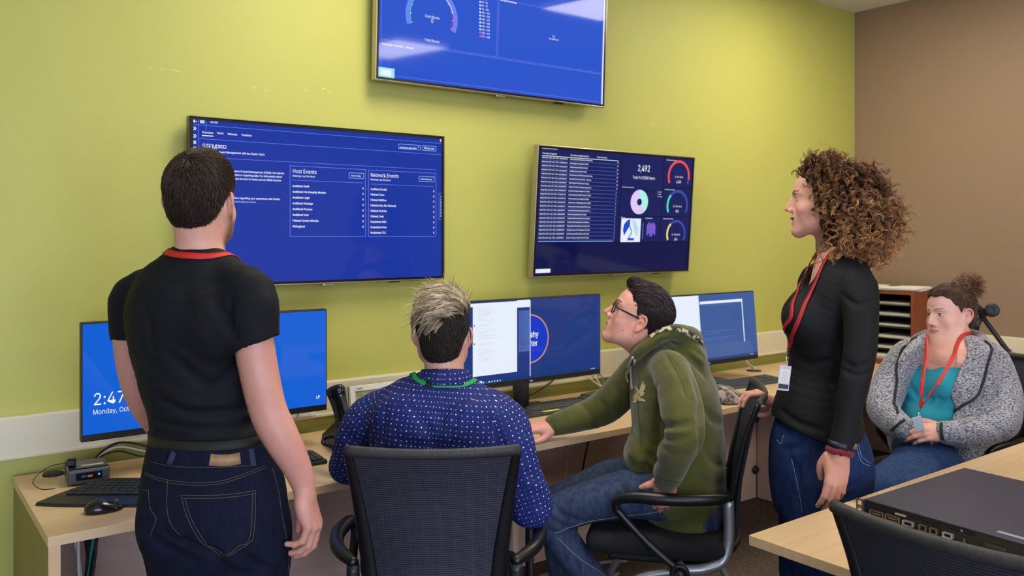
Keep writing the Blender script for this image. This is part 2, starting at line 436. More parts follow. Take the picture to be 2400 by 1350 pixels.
M['bezel'] = mat('screen_bezel', '#0c0c0e', .25); M['tvside'] = mat('screen_silver_rim', '#b3ab94', .28, metal=.8)
def television(x0, x1, z0, z1, yb, tilt, label, screen_m, side='tvside'):
    """wall mounted flat screen whose lower front edge is at y = yb; leans forward by tilt degrees"""
    t = rad(tilt); R = V(1, 0, 0); U = V(0, -sin(t), cos(t)); N = V(0, -cos(t), -sin(t))
    W = x1-x0; H = (z1-z0)/cos(t); O = V(x0, yb, z0)
    root = empty('television', O+R*W/2, label, 'television')
    ax = [R, U, N]
    b = MB(); c = O+R*W/2+U*H/2
    b.box(c-N*.021, (W-.004, H-.004, .026), M['black'], ax, .004)
    b.box(c-N*.04, (W*.72, H*.6, .02), M['black'], ax, .01)
    b.build('body', root)
    f = MB()       # rim
    for sx in (-1, 1): f.box(c+R*sx*(W/2-.0025)-N*.014, (.005, H, .034), M[side], ax, .0015)
    for sy in (-1, 1): f.box(c+U*sy*(H/2-.0025)-N*.014, (W-.011, .005, .034), M['tvside' if sy < 0 else side], ax, .0015)
    f.box(O+R*W/2-U*.004-N*.006, (.05, .012, .014), M['tvside'], ax, .004)
    f.box(O+R*W*.78-U*.002-N*.018, (.05, .008, .014), M['black'], ax, .002)
    f.build('rim', root)
    z = MB(); bz = .009
    for sx in (-1, 1): z.box(c+R*sx*(W/2-.005-bz/2)-N*.0004, (bz, H-.011, .006), M['bezel'], ax)
    for sy in (-1, 1): z.box(c+U*sy*(H/2-.005-bz/2)-N*.0004, (W-.0105-2*bz, bz, .006), M['bezel'], ax)
    z.build('bezel', root)
    # arm bracket to the wall
    k = MB(); bc = c-N*.062; gap = YW-bc[1]
    k.box((bc[0], YW-.007, bc[2]), (.4, .01, .3), M['black']); k.box((bc[0], YW-gap/2-.004, bc[2]), (.1, max(gap-.02, .01), .2), M['black'])
    k.build('wall_bracket', root)
    F = Face(O+R*.013+U*.013, R, U, W-.026, H-.026)
    F.rect(0, 0, F.W, F.H, screen_m, .0002)
    return root, F

# ---- left screen
root, F = television(.886, 1.944, 1.31, 1.919, 3.06, 0, 'wide wall television on the left showing a blue Host Events dashboard', S['blue'], 'bezel')
F.zoom = (430, 250, 3.0683); w1 = .0013; L = S['line']
def hline(X0, Y0, X1, m=L, w=w1):
    a = F.xy(X0, Y0); b = F.xy(X1, Y0); F.line(a[0], a[1], b[0], a[1], w, m)
hline(55, 127, 1866); hline(107, 229, 1868); hline(107, 362, 1815)
a = F.xy(107, 90); F.line(a[0], 0, a[0], F.H, w1, L); a = F.xy(162, 95); b = F.xy(162, 132); F.line(a[0], F.H, a[0], F.H-.036, w1, L)
F.ztext('K', 68, 112, .024, S['wht'], bold=.04); a = F.xy(84, 100); F.poly([(a[0]-.002, a[1]-.006), (a[0]+.006, a[1]-.006), (a[0]+.006, a[1]+.002)], S['pink'], .0012)
F.zrect(119, 92, 151, 121, S['cyan']); F.ztext('SIEM', 191, 117, .017, S['wht'], bold=.03)
for Y in (156, 210): a = F.xy(79, Y); F.arc(*a, .0042, .0062, 0, 360, S['wht']); F.disc(*a, .002, S['wht'])
for Y in (255, 298): F.zbox(71, Y-8, 88, Y+9, .002, S['wht']); F.zrect(76, Y-2, 84, Y+6, S['wht'])
for t_, X, Y in (('Overview', 133, 191), ('Hosts', 240, 196), ('Network', 317, 203), ('Timelines', 414, 210)): F.ztext(t_, X, Y, .0145, S['wht'], bold=.03)
a = F.xy(133, 207); b = F.xy(215, 207); F.line(a[0], a[1], b[0], a[1], .003, S['wht'])
F.ztext('SIEM', 133, 300, .034, S['wht']); F.ztext('BETA', 248, 294, .014, S['wht'], bold=.03); F.zbox(234, 276, 305, 300, .0016, S['wht'])
F.ztext('Event Management with the Elastic Stack', 583, 352, .0145, S['wht'], 'RIGHT', .03)
F.ztext('Information & Event Management (SIEM). Get started', 722, 487, .0142, S['wht'], 'RIGHT', .03)
F.ztext('documentation or ingesting data. For information about', 708, 512, .0142, S['wht'], 'RIGHT', .03)
F.ztext('please be sure to check out our SIEM Solution', 702, 538, .0142, S['wht'], 'RIGHT', .03)
F.ztext('suggestions regarding your experience with Elastic', 694, 672, .0142, S['wht'], 'RIGHT', .03)
F.ztext('submit feedback online.', 524, 694, .0142, S['lblue'], 'RIGHT', .03)
a = F.xy(1852, 243); F.arc(*a, .003, .006, 0, 360, S['wht'])
F.zbox(1548, 268, 1706, 312, .002, S['lblue']); F.ztext('Anomaly detection', 1559, 298, .0145, S['wht'], bold=.03); a = F.xy(1690, 292); F.line(a[0]-.004, a[1]+.002, a[0], a[1]-.002, .0015, S['wht']); F.line(a[0], a[1]-.002, a[0]+.004, a[1]+.002, .0015, S['wht'])
F.zbox(1720, 280, 1815, 320, .002, S['lblue']); a = F.xy(1738, 297); F.arc(*a, .003, .005, 0, 360, S['wht']); F.ztext('Add data', 1749, 306, .0145, S['wht'], bold=.03)
F.zbox(766, 425, 1308, 933, w1*1.2, L); F.zbox(1330, 455, 1815, 933, w1*1.2, L)
F.ztext('Host Events', 783, 476, .029, S['wht']); F.ztext('Showing: Last 24 Hours', 783, 503, .0135, S['wht'], bold=.02)
F.zbox(1191, 475, 1295, 518, .002, S['lblue']); F.ztext('View Hosts', 1204, 502, .0135, S['wht'], bold=.02)
a = F.xy(783, 528); b = F.xy(1293, 550); F.line(a[0], a[1], b[0], a[1], w1, L)
for i, t_ in enumerate(['Auditbeat Audit', 'Auditbeat File Integrity Module', 'Auditbeat Login', 'Auditbeat Package', 'Auditbeat Process', 'Auditbeat User', 'Filebeat System Module', 'Winlogbeat']):
    Y = 577+i*41.6; F.ztext(t_, 783, Y, .0155, S['wht'], bold=.04); a = F.xy(783, Y); b = F.xy(1285, Y); text(F.mb, '0', b[0], a[1], .0155, S['wht'], (F.O, F.R, F.U, F.N), 'LEFT', .04, .001)
F.ztext('Network Events', 1344, 503, .029, S['wht']); F.ztext('Showing: Last 24 Hours', 1344, 529, .0135, S['wht'], bold=.02)
F.zbox(1694, 500, 1803, 541, .002, S['lblue']); F.ztext('View Network', 1705, 526, .0135, S['wht'], bold=.02)
a = F.xy(1344, 556); b = F.xy(1800, 572); F.line(a[0], a[1], b[0], a[1], w1, L)
for i, t_ in enumerate(['Auditbeat Socket', 'Filebeat Cisco', 'Filebeat Netflow', 'Filebeat Palo Alto Network', 'Filebeat Suricata', 'Filebeat Zeek', 'Packetbeat DNS', 'Packetbeat Flow', 'Packetbeat TLS']):
    Y = 599+i*39.2; F.ztext(t_, 1344, Y, .0155, S['wht'], bold=.04); a = F.xy(1344, Y); b = F.xy(1794, Y); text(F.mb, '0', b[0], a[1], .0155, S['wht'], (F.O, F.R, F.U, F.N), 'LEFT', .04, .001)
F.zbox(1837, 622, 1866, 812, w1, L)
for i, ch in enumerate('TIMELINE'): F.ztext(ch, 1847, 655+i*19.6, .0155, S['wht'], bold=.04)
tv1 = (root, F)
# ---- top screen
root, F = television(1.606, 2.861, 2.122, 2.822, 3.045, 2.2, 'large wall television hung highest with a blue Total Blocks gauge', S['blue2'])
F.zoom = (860, 0, 4.1379)
c = F.xy(632, 165); r1 = F.xy(880, 165)[0]-c[0]; r0 = r1*.86
F.arc(*c, r0, r1, -112, 114, S['arc']); F.arc(*c, r0*.955, r0*.985, -112, -20, S['teal']); F.arc(*c, r0*.955, r0*.985, -20, 75, S['wht']); F.arc(*c, r0*.955, r0*.985, 75, 114, S['pink'])
for k in range(-110, 114, 20):
    t = rad(k); F.line(c[0]+r0*.9*sin(t), c[1]+r0*.9*cos(t), c[0]+r0*.96*sin(t), c[1]+r0*.96*cos(t), .002, S['wht'])
F.ztext('Total Blocks', 632, 178, .021, S['wht'], 'CENTER'); F.ztext('0', 632, 222, .034, S['wht'], 'CENTER'); F.ztext('Total Blocks', 630, 408, .021, S['wht'], 'CENTER')
for i, t_ in enumerate(['0 - 25', '25 - 50', '50 - 75', '75 - 100', '100 - 125', '125 - 150', '150 - 175', '175 - 200', '200 - 225', '225 - 250', '250 - 275', '275 - 300']):
    Y = -20+i*33.2; a = F.xy(1097, Y+5); F.disc(*a, .0042, S['pink'] if i > 9 else S['wht'], 16); F.ztext(t_, 1110, Y+14, .0145, S['wht'], bold=.03)
a = F.xy(135, 378); b = F.xy(1258, 378); F.box(a[0], a[1], b[0], F.H+.0, .0014, L); b2 = F.xy(2290, 165)
F.box(F.xy(1279, 100)[0], a[1], F.W-.012, F.H, .0014, L)
F.box(a[0], .012, F.W-.012, a[1]-.006, .0014, L)
F.line(F.xy(1279, 100)[0], F.xy(1290, -8)[1], F.W-.012, F.xy(1290, -8)[1], .0014, L)
F.ztext('Destination Countries - Firewall', 140, 432, .0165, S['wht'], bold=.03); F.ztext('Blocked Hostnames', 1290, 6, .0165, S['wht'], bold=.03)
F.zbox(1803, 345, 1818, 366, .0012, S['wht']); F.ztext('No results found', 1810, 388, .0125, S['wht'], 'CENTER', .03)
F.rect(.001, .001, .075, .04, S['cyan'], .0012); F.rect(.012, .008, .06, .032, S['wht'], .0013)
F.rect(F.W-.009, 0, F.W, F.H, S['wht'], .0012)
tv2 = (root, F)
# ---- right screen
root, F = television(2.406, 3.469, 1.303, 1.909, 3.042, 4.2, 'wall television on the right showing the 2,492 alerts dashboard', S['navy'])
F.zoom = (1230, 320, 3.857)
yl = F.xy(300, 958)[1]
F.rect(0, yl, F.W, F.H, S['tile'], .0003)
xs_ = [F.xy(865, 500)[0], F.xy(1245, 500)[0], F.xy(1072, 850)[0]]; y1_, y2_ = F.xy(865, 480)[1], F.xy(865, 716)[1]
for (x0, y0, x1, y1) in ((xs_[0], y2_, xs_[0], F.H), (xs_[1], yl, xs_[1], F.H), (xs_[0], y1_, xs_[1], y1_), (xs_[1], F.xy(1250, 455)[1], F.W, F.xy(1250, 455)[1]), (xs_[0], y2_, F.W, y2_), (xs_[0], yl, xs_[0], y2_), (xs_[2], yl, xs_[2], y2_), (0, yl, F.W, yl)):
    F.line(x0, y0, x1, y1, .004, S['tile2'])
F.ztext('Display Alert Dashboard', 155, 108, .0135, S['wht'], bold=.03); F.ztext('Top values of agent.id', 158, 155, .0135, S['wht'], bold=.03)
a = F.xy(410, 172); bl = F.xy(158, 155)[1]; text(F.mb, 'Top values of signal.rule.name', a[0], bl, .0135, S['wht'], (F.O, F.R, F.U, F.N), 'LEFT', .03, .001); a = F.xy(652, 190); text(F.mb, 'Count of records', a[0], bl, .0135, S['wht'], (F.O, F.R, F.U, F.N), 'LEFT', .03, .001)
xa = F.xy(155, 160)[0]; xb = F.xy(850, 160)[0]; F.line(xa, bl-.008, xb, bl-.008, .0025, S['wht'])
rules = ['Unusual Network Activity from a Windows Sy...', 'Query Registry via reg.exe [LC Index]', 'Whoami Process Activity [LC Index]', 'USB Device Connected [LC Index]', 'Net command via SYSTEM account [LC Index]', 'Unusual Process Execution Path - Alternate ...', 'High Integrity Shell Spawned [LC Index]', 'Program Files Directory Masquerading [LC In...', 'Execution via Regsvcs/Regasm [LC Index]', 'Suspicious Explorer Child Process [LC Index]', 'Process Discovery via Tasklist [LC Index]', 'Unusual Parent-Child Relationship [LC Index]', 'Connection to Commonly Abused Web Servic...', 'Command Prompt Network Connection [LC I...', 'PowerShell spawning Cmd [LC Index]', 'Suspicious WerFault Child Process [LC Index]', 'Command Shell Activity Started via RunDLL3...', 'Adding Hidden File Attribute via Attrib [LC Ind...', 'Potential Evasion via Filter Manager [LC Index]', 'PowerShell spawning Cmd Server [LC Index]', 'Remote File Copy via TeamViewer [LC Index]']
ytop = F.xy(155, 193)[1]; ybot = F.xy(121, 922)[1]
for i, t_ in enumerate(rules):
    y = ytop+(ybot-ytop)*i/20; x_ = xa
    text(F.mb, '5044a7360-e329-4a7c-9061-e3e9bb50b572', xa, y, .0128, S['wht'], (F.O, F.R, F.U, F.N), 'LEFT', .02, .001, .86)
    text(F.mb, t_, F.xy(410, 172)[0], y, .0128, S['wht'], (F.O, F.R, F.U, F.N), 'LEFT', .02, .001, .86)
    text(F.mb, str(max(1, 60-i*7))[:2], xb-.008, y, .0128, S['wht'], (F.O, F.R, F.U, F.N), 'LEFT', .03, .001)
    F.line(xa, y-.0065, xb, y-.0065, .0009, S['line'])
F.line(xa, ybot-.014, xb-.01, ybot-.014, .003, S['lblue'])
F.ztext('2,492', 1075, 315, .061, S['wht'], 'CENTER', sx=.85, bold=.01); F.ztext('Total # of SIEM Alerts', 1075, 386, .0285, S['wht'], 'CENTER', sx=.9)
F.ztext('Overall Case Processing State', 880, 460, .0095, S['wht'], bold=.03); F.ztext('[Monitoring] by Alert Range', 1281, 215, .0095, S['wht'], bold=.03); F.ztext('[Monitoring] by Alert Range', 1264, 482, .0095, S['wht'], bold=.03); F.ztext('[Monitoring] by Alert Range', 1250, 747, .0095, S['wht'], bold=.03)
F.ztext('Client Logo', 865, 735, .0095, S['wht'], bold=.03); F.ztext('SecurityBlue Logo', 1088, 742, .0095, S['wht'], bold=.03)
c = F.xy(1035, 592); r = F.xy(1113, 592)[0]-c[0]; F.disc(*c, r, S['lav'], 48, .0008, 140, 360); F.disc(*c, r, S['mint'], 40, .0008, 0, 140); F.disc(*c, r*.28, S['tile'], 30, .0012)
for i in range(3): a = F.xy(1202, 500+i*21); F.disc(*a, .0028, S['lblue'], 12); F.ztext(['closed', 'open', 'in-prog'][i], 1211, 505+i*21, .011, S['wht'], bold=.02)
for (X, Y, ex, m_, split, t1, t2) in ((1392, 360, 1490, S['red'], 100, 'CL-001 Alerts', '1,428'), (1378, 625, 1473, S['teal'], -45, 'CL-002 Alerts', '663'), (1365, 880, 1450, S['yel'], -40, 'CL-003 Alerts', '294')):
    c = F.xy(X, Y); r = F.xy(ex, Y)[0]-c[0]
    F.arc(*c, r*.84, r, -118, split, m_); F.arc(*c, r*.84, r, split, 118, S['arcd'])
    text(F.mb, t1, c[0], c[1]-.008, .0185, S['wht'], (F.O, F.R, F.U, F.N), 'CENTER', 0, .001, .85); text(F.mb, t2, c[0], c[1]-.035, .027, S['wht'], (F.O, F.R, F.U, F.N), 'CENTER', .01, .001, .8)
a = F.xy(862, 958); b = F.xy(1050, 742); x0, y0, x1, y1 = a[0], a[1]+.002, b[0], b[1]; F.rect(x0, y0, x1, y1, S['page'], .0009)
cx, cy = (x0+x1)/2, (y0+y1)/2; W_, H_ = x1-x0, y1-y0
F.poly([(cx-W_*.05+.0, y1-H_*.03), (cx-W_*.06, cy+H_*.2), (cx-W_*.33, cy-H_*.22), (cx-W_*.4, cy+H_*.0), (cx-W_*.36, cy+H_*.25), (cx-W_*.2, cy+H_*.42)], S['logob'], .0011)
F.poly([(cx+W_*.02, y1-H_*.03), (cx+W_*.22, cy+H_*.38), (cx+W_*.38, cy+H_*.1), (cx+W_*.38, cy-H_*.12), (cx+W_*.3, cy-H_*.3), (cx+W_*.14, cy+H_*.05)], S['ltb'], .0011)
F.line(cx-W_*.08, cy+H_*.22, cx+W_*.05, cy-H_*.08, .005, S['logob'], .0012); F.line(cx+W_*.05, cy-H_*.08, cx-W_*.12, cy-H_*.38, .005, S['logob'], .0012); F.line(cx-W_*.14, cy-H_*.38, cx+W_*.18, cy-H_*.38, .012, S['logob'], .0012)
a = F.xy(1070, 780); b = F.xy(1062, 925); F.line(a[0], a[1], a[0], b[1], .002, S['lblue'])
a = F.xy(1140, 838); 
for i, (h0, h1) in enumerate([(.024, .03), (.036, .022), (.03, .036), (.03, .036), (.036, .022), (.024, .03)]):
    F.rect(a[0]-.0315+i*.0107, a[1]-h1, a[0]-.0225+i*.0107, a[1]+h0, S['pur'], .001)
a = F.xy(95, 1235); b = F.xy(230, 1195); F.rect(a[0], a[1], b[0], b[1], S['page'], .001); a = F.xy(116, 1214); F.arc(*a, .003, .0045, 0, 360, S['lblue'], lift=.0013)
tv3 = (root, F)

# ================================================================ desktop monitors
def monitor(cx, yf, z0, tilt, label, base, yaw=0):
    """ultrawide desk monitor; cx, yf: middle of its front face at the lower edge"""
    W, H = .806, .366; t = rad(tilt); ya = rad(yaw)
    R = V(cos(ya), sin(ya), 0); B = V(-sin(ya), cos(ya), 0); U = B*sin(t)+V(0, 0, cos(t)); N = nz(np.cross(R, U)); O = V(cx, yf, z0)-R*W/2
    root = empty('monitor', (cx, yf+.1, DZ), label, 'monitor')
    ax = [R, U, N]; c = O+R*W/2+U*H/2
    b = MB(); b.box(c-N*.014, (W, H, .028), M['black'], ax, .004); b.box(c-N*.04, (.36, .2, .03), M['black'], ax, .01); b.build('casing', root)
    F = Face(O+R*.005+U*.022, R, U, W-.01, H-.028)
    if base:
        s = MB(); nk = c-N*.05-U*.05; top = c-N*.062
        s.cyl((top[0], top[1]+.012, DZ+.013), (top[0], top[1]+.012, c[2]-.02), .036, M['dgrey'], 26)
        s.box((top[0], top[1]-.006, c[2]-.0), (.09, .03, .1), M['dgrey'], None, .006); s.build('stand', root)
        f = MB(); f.box((top[0]+.01, top[1]-.02, DZ+.006), (.30, .235, .011), M['dgrey'], None, .005); f.lathe([(0, 0), (.055, 0), (.05, .003), (0, .003)], (top[0], top[1]+.012, DZ+.0117), M['dgrey']); f.build('foot', root)
        n = MB(); n.box((top[0]+.065, top[1]-.115, DZ+.0128), (.09, .02, .001), M['note']); n.build('sticky_note', root)
    return root, F
M['note'] = mat('yellow_note', '#d9dc3a', .7)
rootA, FA = monitor(.908, 2.85, .866, 0, 'ultrawide monitor showing the 2:47 lock screen behind the standing man', True)
FA.rect(0, 0, FA.W, FA.H, S['sky'], .0002); FA.zoom = (0, 680, 2.015)
FA.ztext('2:47', 437, 545, .072, S['wht'], bold=0); FA.ztext('Monday, October 28', 437, 589, .029, S['wht'])
a = FA.xy(1500, 505); FA.arc(*a, .004, .006, 40, 320, S['wht']); FA.rect(a[0]+.001, a[1], a[0]+.007, a[1]+.006, S['wht'], .001)
rootB, FB = monitor(2.252, 2.85, .864, 0, 'ultrawide monitor with a white chat page and a round blue logo', True)
FB.rect(0, 0, FB.W, FB.H, S['desk'], .0002); FB.zoom = (1060, 660, 3.971)
FB.rect(0, 0, FB.W, .014, S['bar'], .0004)
FB.rect(0.02, 0, FB.xy(278, 955)[0], .014, S['page'], .0006)
a = FB.xy(727, 500); x0 = FB.xy(190, 200)[0]
FB.rect(x0-.13, FB.xy(727, 174)[1]-.014, a[0], FB.xy(727, 174)[1], S['page'], .0006)
b = FB.xy(602, 838); FB.rect(x0-.0, b[1], b[0], FB.xy(727, 174)[1]-.01, S['page'], .0007)
FB.rect(b[0], FB.xy(720, 235)[1], a[0]-.004, FB.xy(720, 232)[1]+.03, S['page'], .0006)
FB.rect(a[0]-.0035, FB.xy(735, 878)[1], a[0], FB.xy(727, 174)[1], S['page'], .0009)
q0, q1 = FB.xy(618, 655), FB.xy(712, 265); FB.rect(q0[0], q0[1], a[0]-.005, q1[1], S['side'], .0008); FB.rect(b[0]+.0, FB.xy(602, 520)[1], q0[0]-.002, q1[1], S['desk'], .0007)
for k in range(26): FB.line(q0[0]+.005, q1[1]-.012-k*.0078, q0[0]+.012+.03*RNG.random(), q1[1]-.012-k*.0078, .0012, S['desk'], .001)
for k in range(36):
    if k in (9, 10, 14, 21, 22, 26): continue
    y = FB.xy(300, 250)[1]-k*.0062; xx = x0+.02+.004*(k % 3); FB.line(xx, y, xx+.03+.075*RNG.random(), y, .0009, S['grey'], .001)
for k in (11, 23): y = FB.xy(300, 250)[1]-k*.0062; FB.disc(x0+.008, y, .0035, S['side'], 14, .001)
for k in range(7): p = FB.xy(290+k*26, 953-k*3.2); FB.disc(p[0], .007, .0034, [S['cyan'], S['side'], S['wht'], S['mint'], S['cyan'], S['wht'], S['lblue']][k], 14, .001)
cc = (FB.xy(727, 530)[0]-.004, FB.xy(727, 533)[1]); rr = FB.xy(897, 530)[0]-cc[0]
FB.disc(*cc, rr, S['gold'], 60, .0003, 0, 180); FB.disc(*cc, rr*.945, S['logo'], 60, .0004, 0, 180)
text(FB.mb, 'ahy', FB.xy(720, 520)[0], cc[1]+.006, .050, S['wht'], (FB.O, FB.R, FB.U, FB.N), 'LEFT', .025, .0011, .92); text(FB.mb, 'ter', FB.xy(732, 590)[0], cc[1]-.032, .050, S['wht'], (FB.O, FB.R, FB.U, FB.N), 'LEFT', .025, .0011, .92)
p = FB.xy(1285, 822); text(FB.mb, '^ 2:47 PM', p[0], .005, .009, S['wht'], (FB.O, FB.R, FB.U, FB.N), 'LEFT', .03, .001)
text(FB.mb, 'DELL', FB.W/2, -.0145, .0125, S['grey'], (FB.O, FB.R, FB.U, FB.N), 'CENTER', .04, .0004)
rootC, FC = monitor(3.41, 2.85, .833, 5, 'ultrawide monitor behind the man in the green hoodie', True)
FC.rect(0, 0, FC.W, FC.H, S['deskr'], .0002); FC.zoom = (1560, 660, 4.5)
FC.rect(.12, .02, FC.xy(345, 160)[0], FC.H-.002, S['page'], .0006)
FC.rect(0, 0, FC.W, .014, S['bar'], .0004)
a = FC.xy(358, 225); b = FC.xy(800, 185); FC.rect(a[0], b[1]-.012, b[0]+.004, b[1]+.002, S['page'], .0007); d = FC.xy(838, 630); FC.rect(b[0]-.003, d[1], b[0]+.004, b[1], S['page'], .0008)
for Y, X1 in ((240, 700), (520, 730), (545, 560), (590, 735), (612, 640)): FC.zline(405, Y+15, X1, Y-5, .0014, S['dim'], 'h')
p = FC.xy(890, 780); text(FC.mb, '^ 2:47 PM', p[0], .005, .009, S['wht'], (FC.O, FC.R, FC.U, FC.N), 'LEFT', .03, .001)
text(FC.mb, 'DELL', FC.W/2, -.0145, .0125, S['grey'], (FC.O, FC.R, FC.U, FC.N), 'CENTER', .04, .0004)
flush_text()
for (r_, F_) in (tv1, tv2, tv3, (rootA, FA), (rootB, FB), (rootC, FC)): F_.mb.build('screen', r_)
# ================================================================ mesh backed office chairs
def mesh_fabric():
    m = mat('chair_mesh', '#15161c', .6, spec=.35); nt = m.node_tree; b = nt.nodes['Principled BSDF']
    tc = nt.nodes.new('ShaderNodeTexCoord'); sp = nt.nodes.new('ShaderNodeSeparateXYZ'); nt.links.new(tc.outputs['Object'], sp.inputs[0])
    def wave(out, k, w_):
        a = nt.nodes.new('ShaderNodeMath'); a.operation = 'MULTIPLY'; a.inputs[1].default_value = k; nt.links.new(out, a.inputs[0])
        s = nt.nodes.new('ShaderNodeMath'); s.operation = 'SINE'; nt.links.new(a.outputs[0], s.inputs[0])
        r = nt.nodes.new('ShaderNodeMapRange'); r.inputs[1].default_value = -w_; r.inputs[2].default_value = w_; nt.links.new(s.outputs[0], r.inputs[0]); return r.outputs[0]
    h = wave(sp.outputs[2], 2*pi/.0058, .7); v = wave(sp.outputs[0], 2*pi/.0042, .9)
    mu = nt.nodes.new('ShaderNodeMath'); mu.operation = 'MULTIPLY_ADD'; mu.inputs[1].default_value = .35; nt.links.new(v, mu.inputs[0])
    m3 = nt.nodes.new('ShaderNodeMath'); m3.operation = 'MULTIPLY'; m3.inputs[1].default_value = .65; nt.links.new(h, m3.inputs[0]); nt.links.new(m3.outputs[0], mu.inputs[2])
    mx = nt.nodes.new('ShaderNodeValToRGB'); mx.color_ramp.elements[0].color = (*lin('#07080b'), 1); mx.color_ramp.elements[1].color = (*lin('#40424f'), 1)
    nt.links.new(mu.outputs[0], mx.inputs[0]); nt.links.new(mx.outputs[0], b.inputs['Base Color'])
    bp = nt.nodes.new('ShaderNodeBump'); bp.inputs['Strength'].default_value = .5; bp.inputs['Distance'].default_value = .001; nt.links.new(mu.outputs[0], bp.inputs['Height']); nt.links.new(bp.outputs[0], b.inputs['Normal'])
    return m
M['mesh'] = mesh_fabric(); M['seat'] = mat('black_seat_cloth', '#121216', .9, bump=((500, 500, 500), .3, .001)); M['frame'] = mat('chair_black_frame', '#101114', .38)
M['dmetal'] = mat('dark_metal', '#26282c', .4, metal=.3)
M['weave'] = mat('chair_top_weave', '#2c2b2a', .6, noise=((260, 50, 50), '#3a3836', .35, .65), bump=((700, 60, 60), .4, .0015))
BK = [(.47, -.195, .150), (.56, -.20, .158), (.66, -.207, .168), (.76, -.225, .180), (.86, -.246, .194), (.965, -.282, .210)]      # z, y, half width of the back
def build_chair(label, metal='silver'):
    root = empty('office_chair', (0, 0, 0), label, 'chair')
    P = catmull(np.array(BK), 6); n = len(P)
    # mesh panel, concave towards the sitter
    nx = 17; vs = []; 
    for z, y, hw in P:
        for i in range(nx):
            t = -1+2*i/(nx-1); vs.append((t*(hw-.012), y-.030*(1-t*t)-.004, z))
    fs = [(a*nx+i, a*nx+i+1, (a+1)*nx+i+1, (a+1)*nx+i) for a in range(n-1) for i in range(nx-1)]
    mb = MB(); mb.add(vs, fs, M['mesh'], True); mb.add(np.array(vs)+V(0, .003, 0), [f[::-1] for f in fs], M['mesh'], True); mb.build('back_mesh', root)
    fr = MB()
    for s in (-1, 1):
        up = np.array([(s*hw, y, z) for z, y, hw in P]); fr.tube(up, list(np.interp(np.linspace(0, 1, n), [0, .5, 1], [.022, .021, .012])), M['frame'], 12, up=V(s*.4, -1, 0), flat=.6)
    for (z, y, hw), r in ((BK[0], .013),):
        fr.tube([(t*hw, y-.030*(1-t*t), z) for t in np.linspace(-1, 1, 15)], r, M['frame'], 10)
    fr.build('back_frame', root)
    z, y, hw = BK[-1]; mb = MB(); mb.tube([(t*(hw+.004), y-.030*(1-t*t)-.001, z+.003-.004*(1-t*t)) for t in np.linspace(-1, 1, 21)], .0115, M['weave'], 12, up=V(0, -.3, 1), flat=1.2); mb.build('top_rail', root)
    mb = MB(); mb.box((0, .035, .485), (.47, .47, .075), M['seat'], None, .035, 4); so = mb.build('seat', root); so.data.polygons.foreach_set('use_smooth', [True]*len(so.data.polygons))
    mb = MB(); mb.box((0, .02, .432), (.36, .36, .03), M['frame'], None, .01)
    mb.cyl((-.25, -.04, .425), (.25, -.04, .425), .014, M[metal]); mb.cyl((-.15, -.19, .47), (-.15, -.05, .43), .012, M[metal]); mb.cyl((.15, -.19, .47), (.15, -.05, .43), .012, M[metal]); mb.build('seat_frame', root)
    for s in (-1, 1):
        a = MB(); pth = catmull([(s*.205, -.195, .655), (s*.262, -.11, .662), (s*.283, .0, .663), (s*.272, .105, .66), (s*.264, .155, .645), (s*.262, .162, .62), (s*.260, .145, .595), (s*.257, .05, .50), (s*.255, -.04, .428)], 6)
        k = len(pth); rr = list(np.interp(np.linspace(0, 1, k), [0, .08, .3, .45, .6, 1], [.012, .018, .021, .017, .013, .012])); a.tube(pth, rr, M['frame'], 12, up=V(0, 0, 1) if False else None)
        a.build('armrest', root)
        p_ = MB(); p_.tube(catmull([(s*.21, -.19, .648), (s*.213, -.19, .52), (s*.222, -.17, .458), (s*.24, -.11, .436), (s*.245, -.04, .428)], 6), .017, M[metal], 14, flat=1.); p_.build('arm_post', root)
        h = MB(); h.lathe([(0, 0), (.03, 0), (.031, .012), (.022, .016), (.02, .010), (.008, .010), (0, .012)], (s*.262, -.04, .425), M['frame'], 24, [(0, 1, 0), (0, 0, 1), (s*1., 0, 0)] if s > 0 else [(0, 0, 1), (0, 1, 0), (-1., 0, 0)]); h.build('pivot_cap', root)
        for (pp) in ([(s*.24, -.02, .42), (s*.245, .12, .375), (s*.25, .23, .22), (s*.25, .265, .075)], [(s*.24, -.05, .42), (s*.245, -.13, .33), (s*.25, -.22, .18), (s*.25, -.27, .075)]):
            l = MB(); l.tube(catmull(pp, 5), .0135, M[metal], 12); lo = l.build('leg', root)
            c = MB(); e = pp[-1]
            c.cyl((e[0], e[1], .05), (e[0], e[1], .082), .012, M['frame']); 
            for q in (-.012, .012): c.lathe([(0, 0), (.025, 0), (.027, .004), (.025, .014), (0, .014)], (e[0]+q-.007, e[1]-.012, .027), M['frame'], 18, [(0, 1, 0), (0, 0, 1), (1, 0, 0)])
            c.build('caster', lo)
    return root
def place(root, p, h):
    root.location = (p[0], p[1], 0); root.rotation_euler = (0, 0, -rad(h)); return root
# the back's top edge gives each chair's place
ch = build_chair('black mesh-backed office chair under the man in the dotted blue shirt', 'dmetal'); ch['group'] = 'mesh backed office chairs'
hA = 35.5; pA = at(1013, 1050, 2.09)+az(hA)*.29; place(ch, pA, hA)
ch2 = build_chair('black mesh-backed office chair carrying the man in the green hoodie'); ch2['group'] = 'mesh backed office chairs'
def chair_at(p, h, label):
    c = copy_tree(ch2); c['label'] = label; place(c, p, h); return c
hB = 37+math.degrees(math.atan2(1620-1200, FPX))-90+1; pB = at(1572, 1200, 2.955); place(ch2, pB, hB)
pC = V(1.50+.287, .735, 0); chair_at(pC, 90, 'empty black mesh-backed office chair tucked against the right-hand table end')
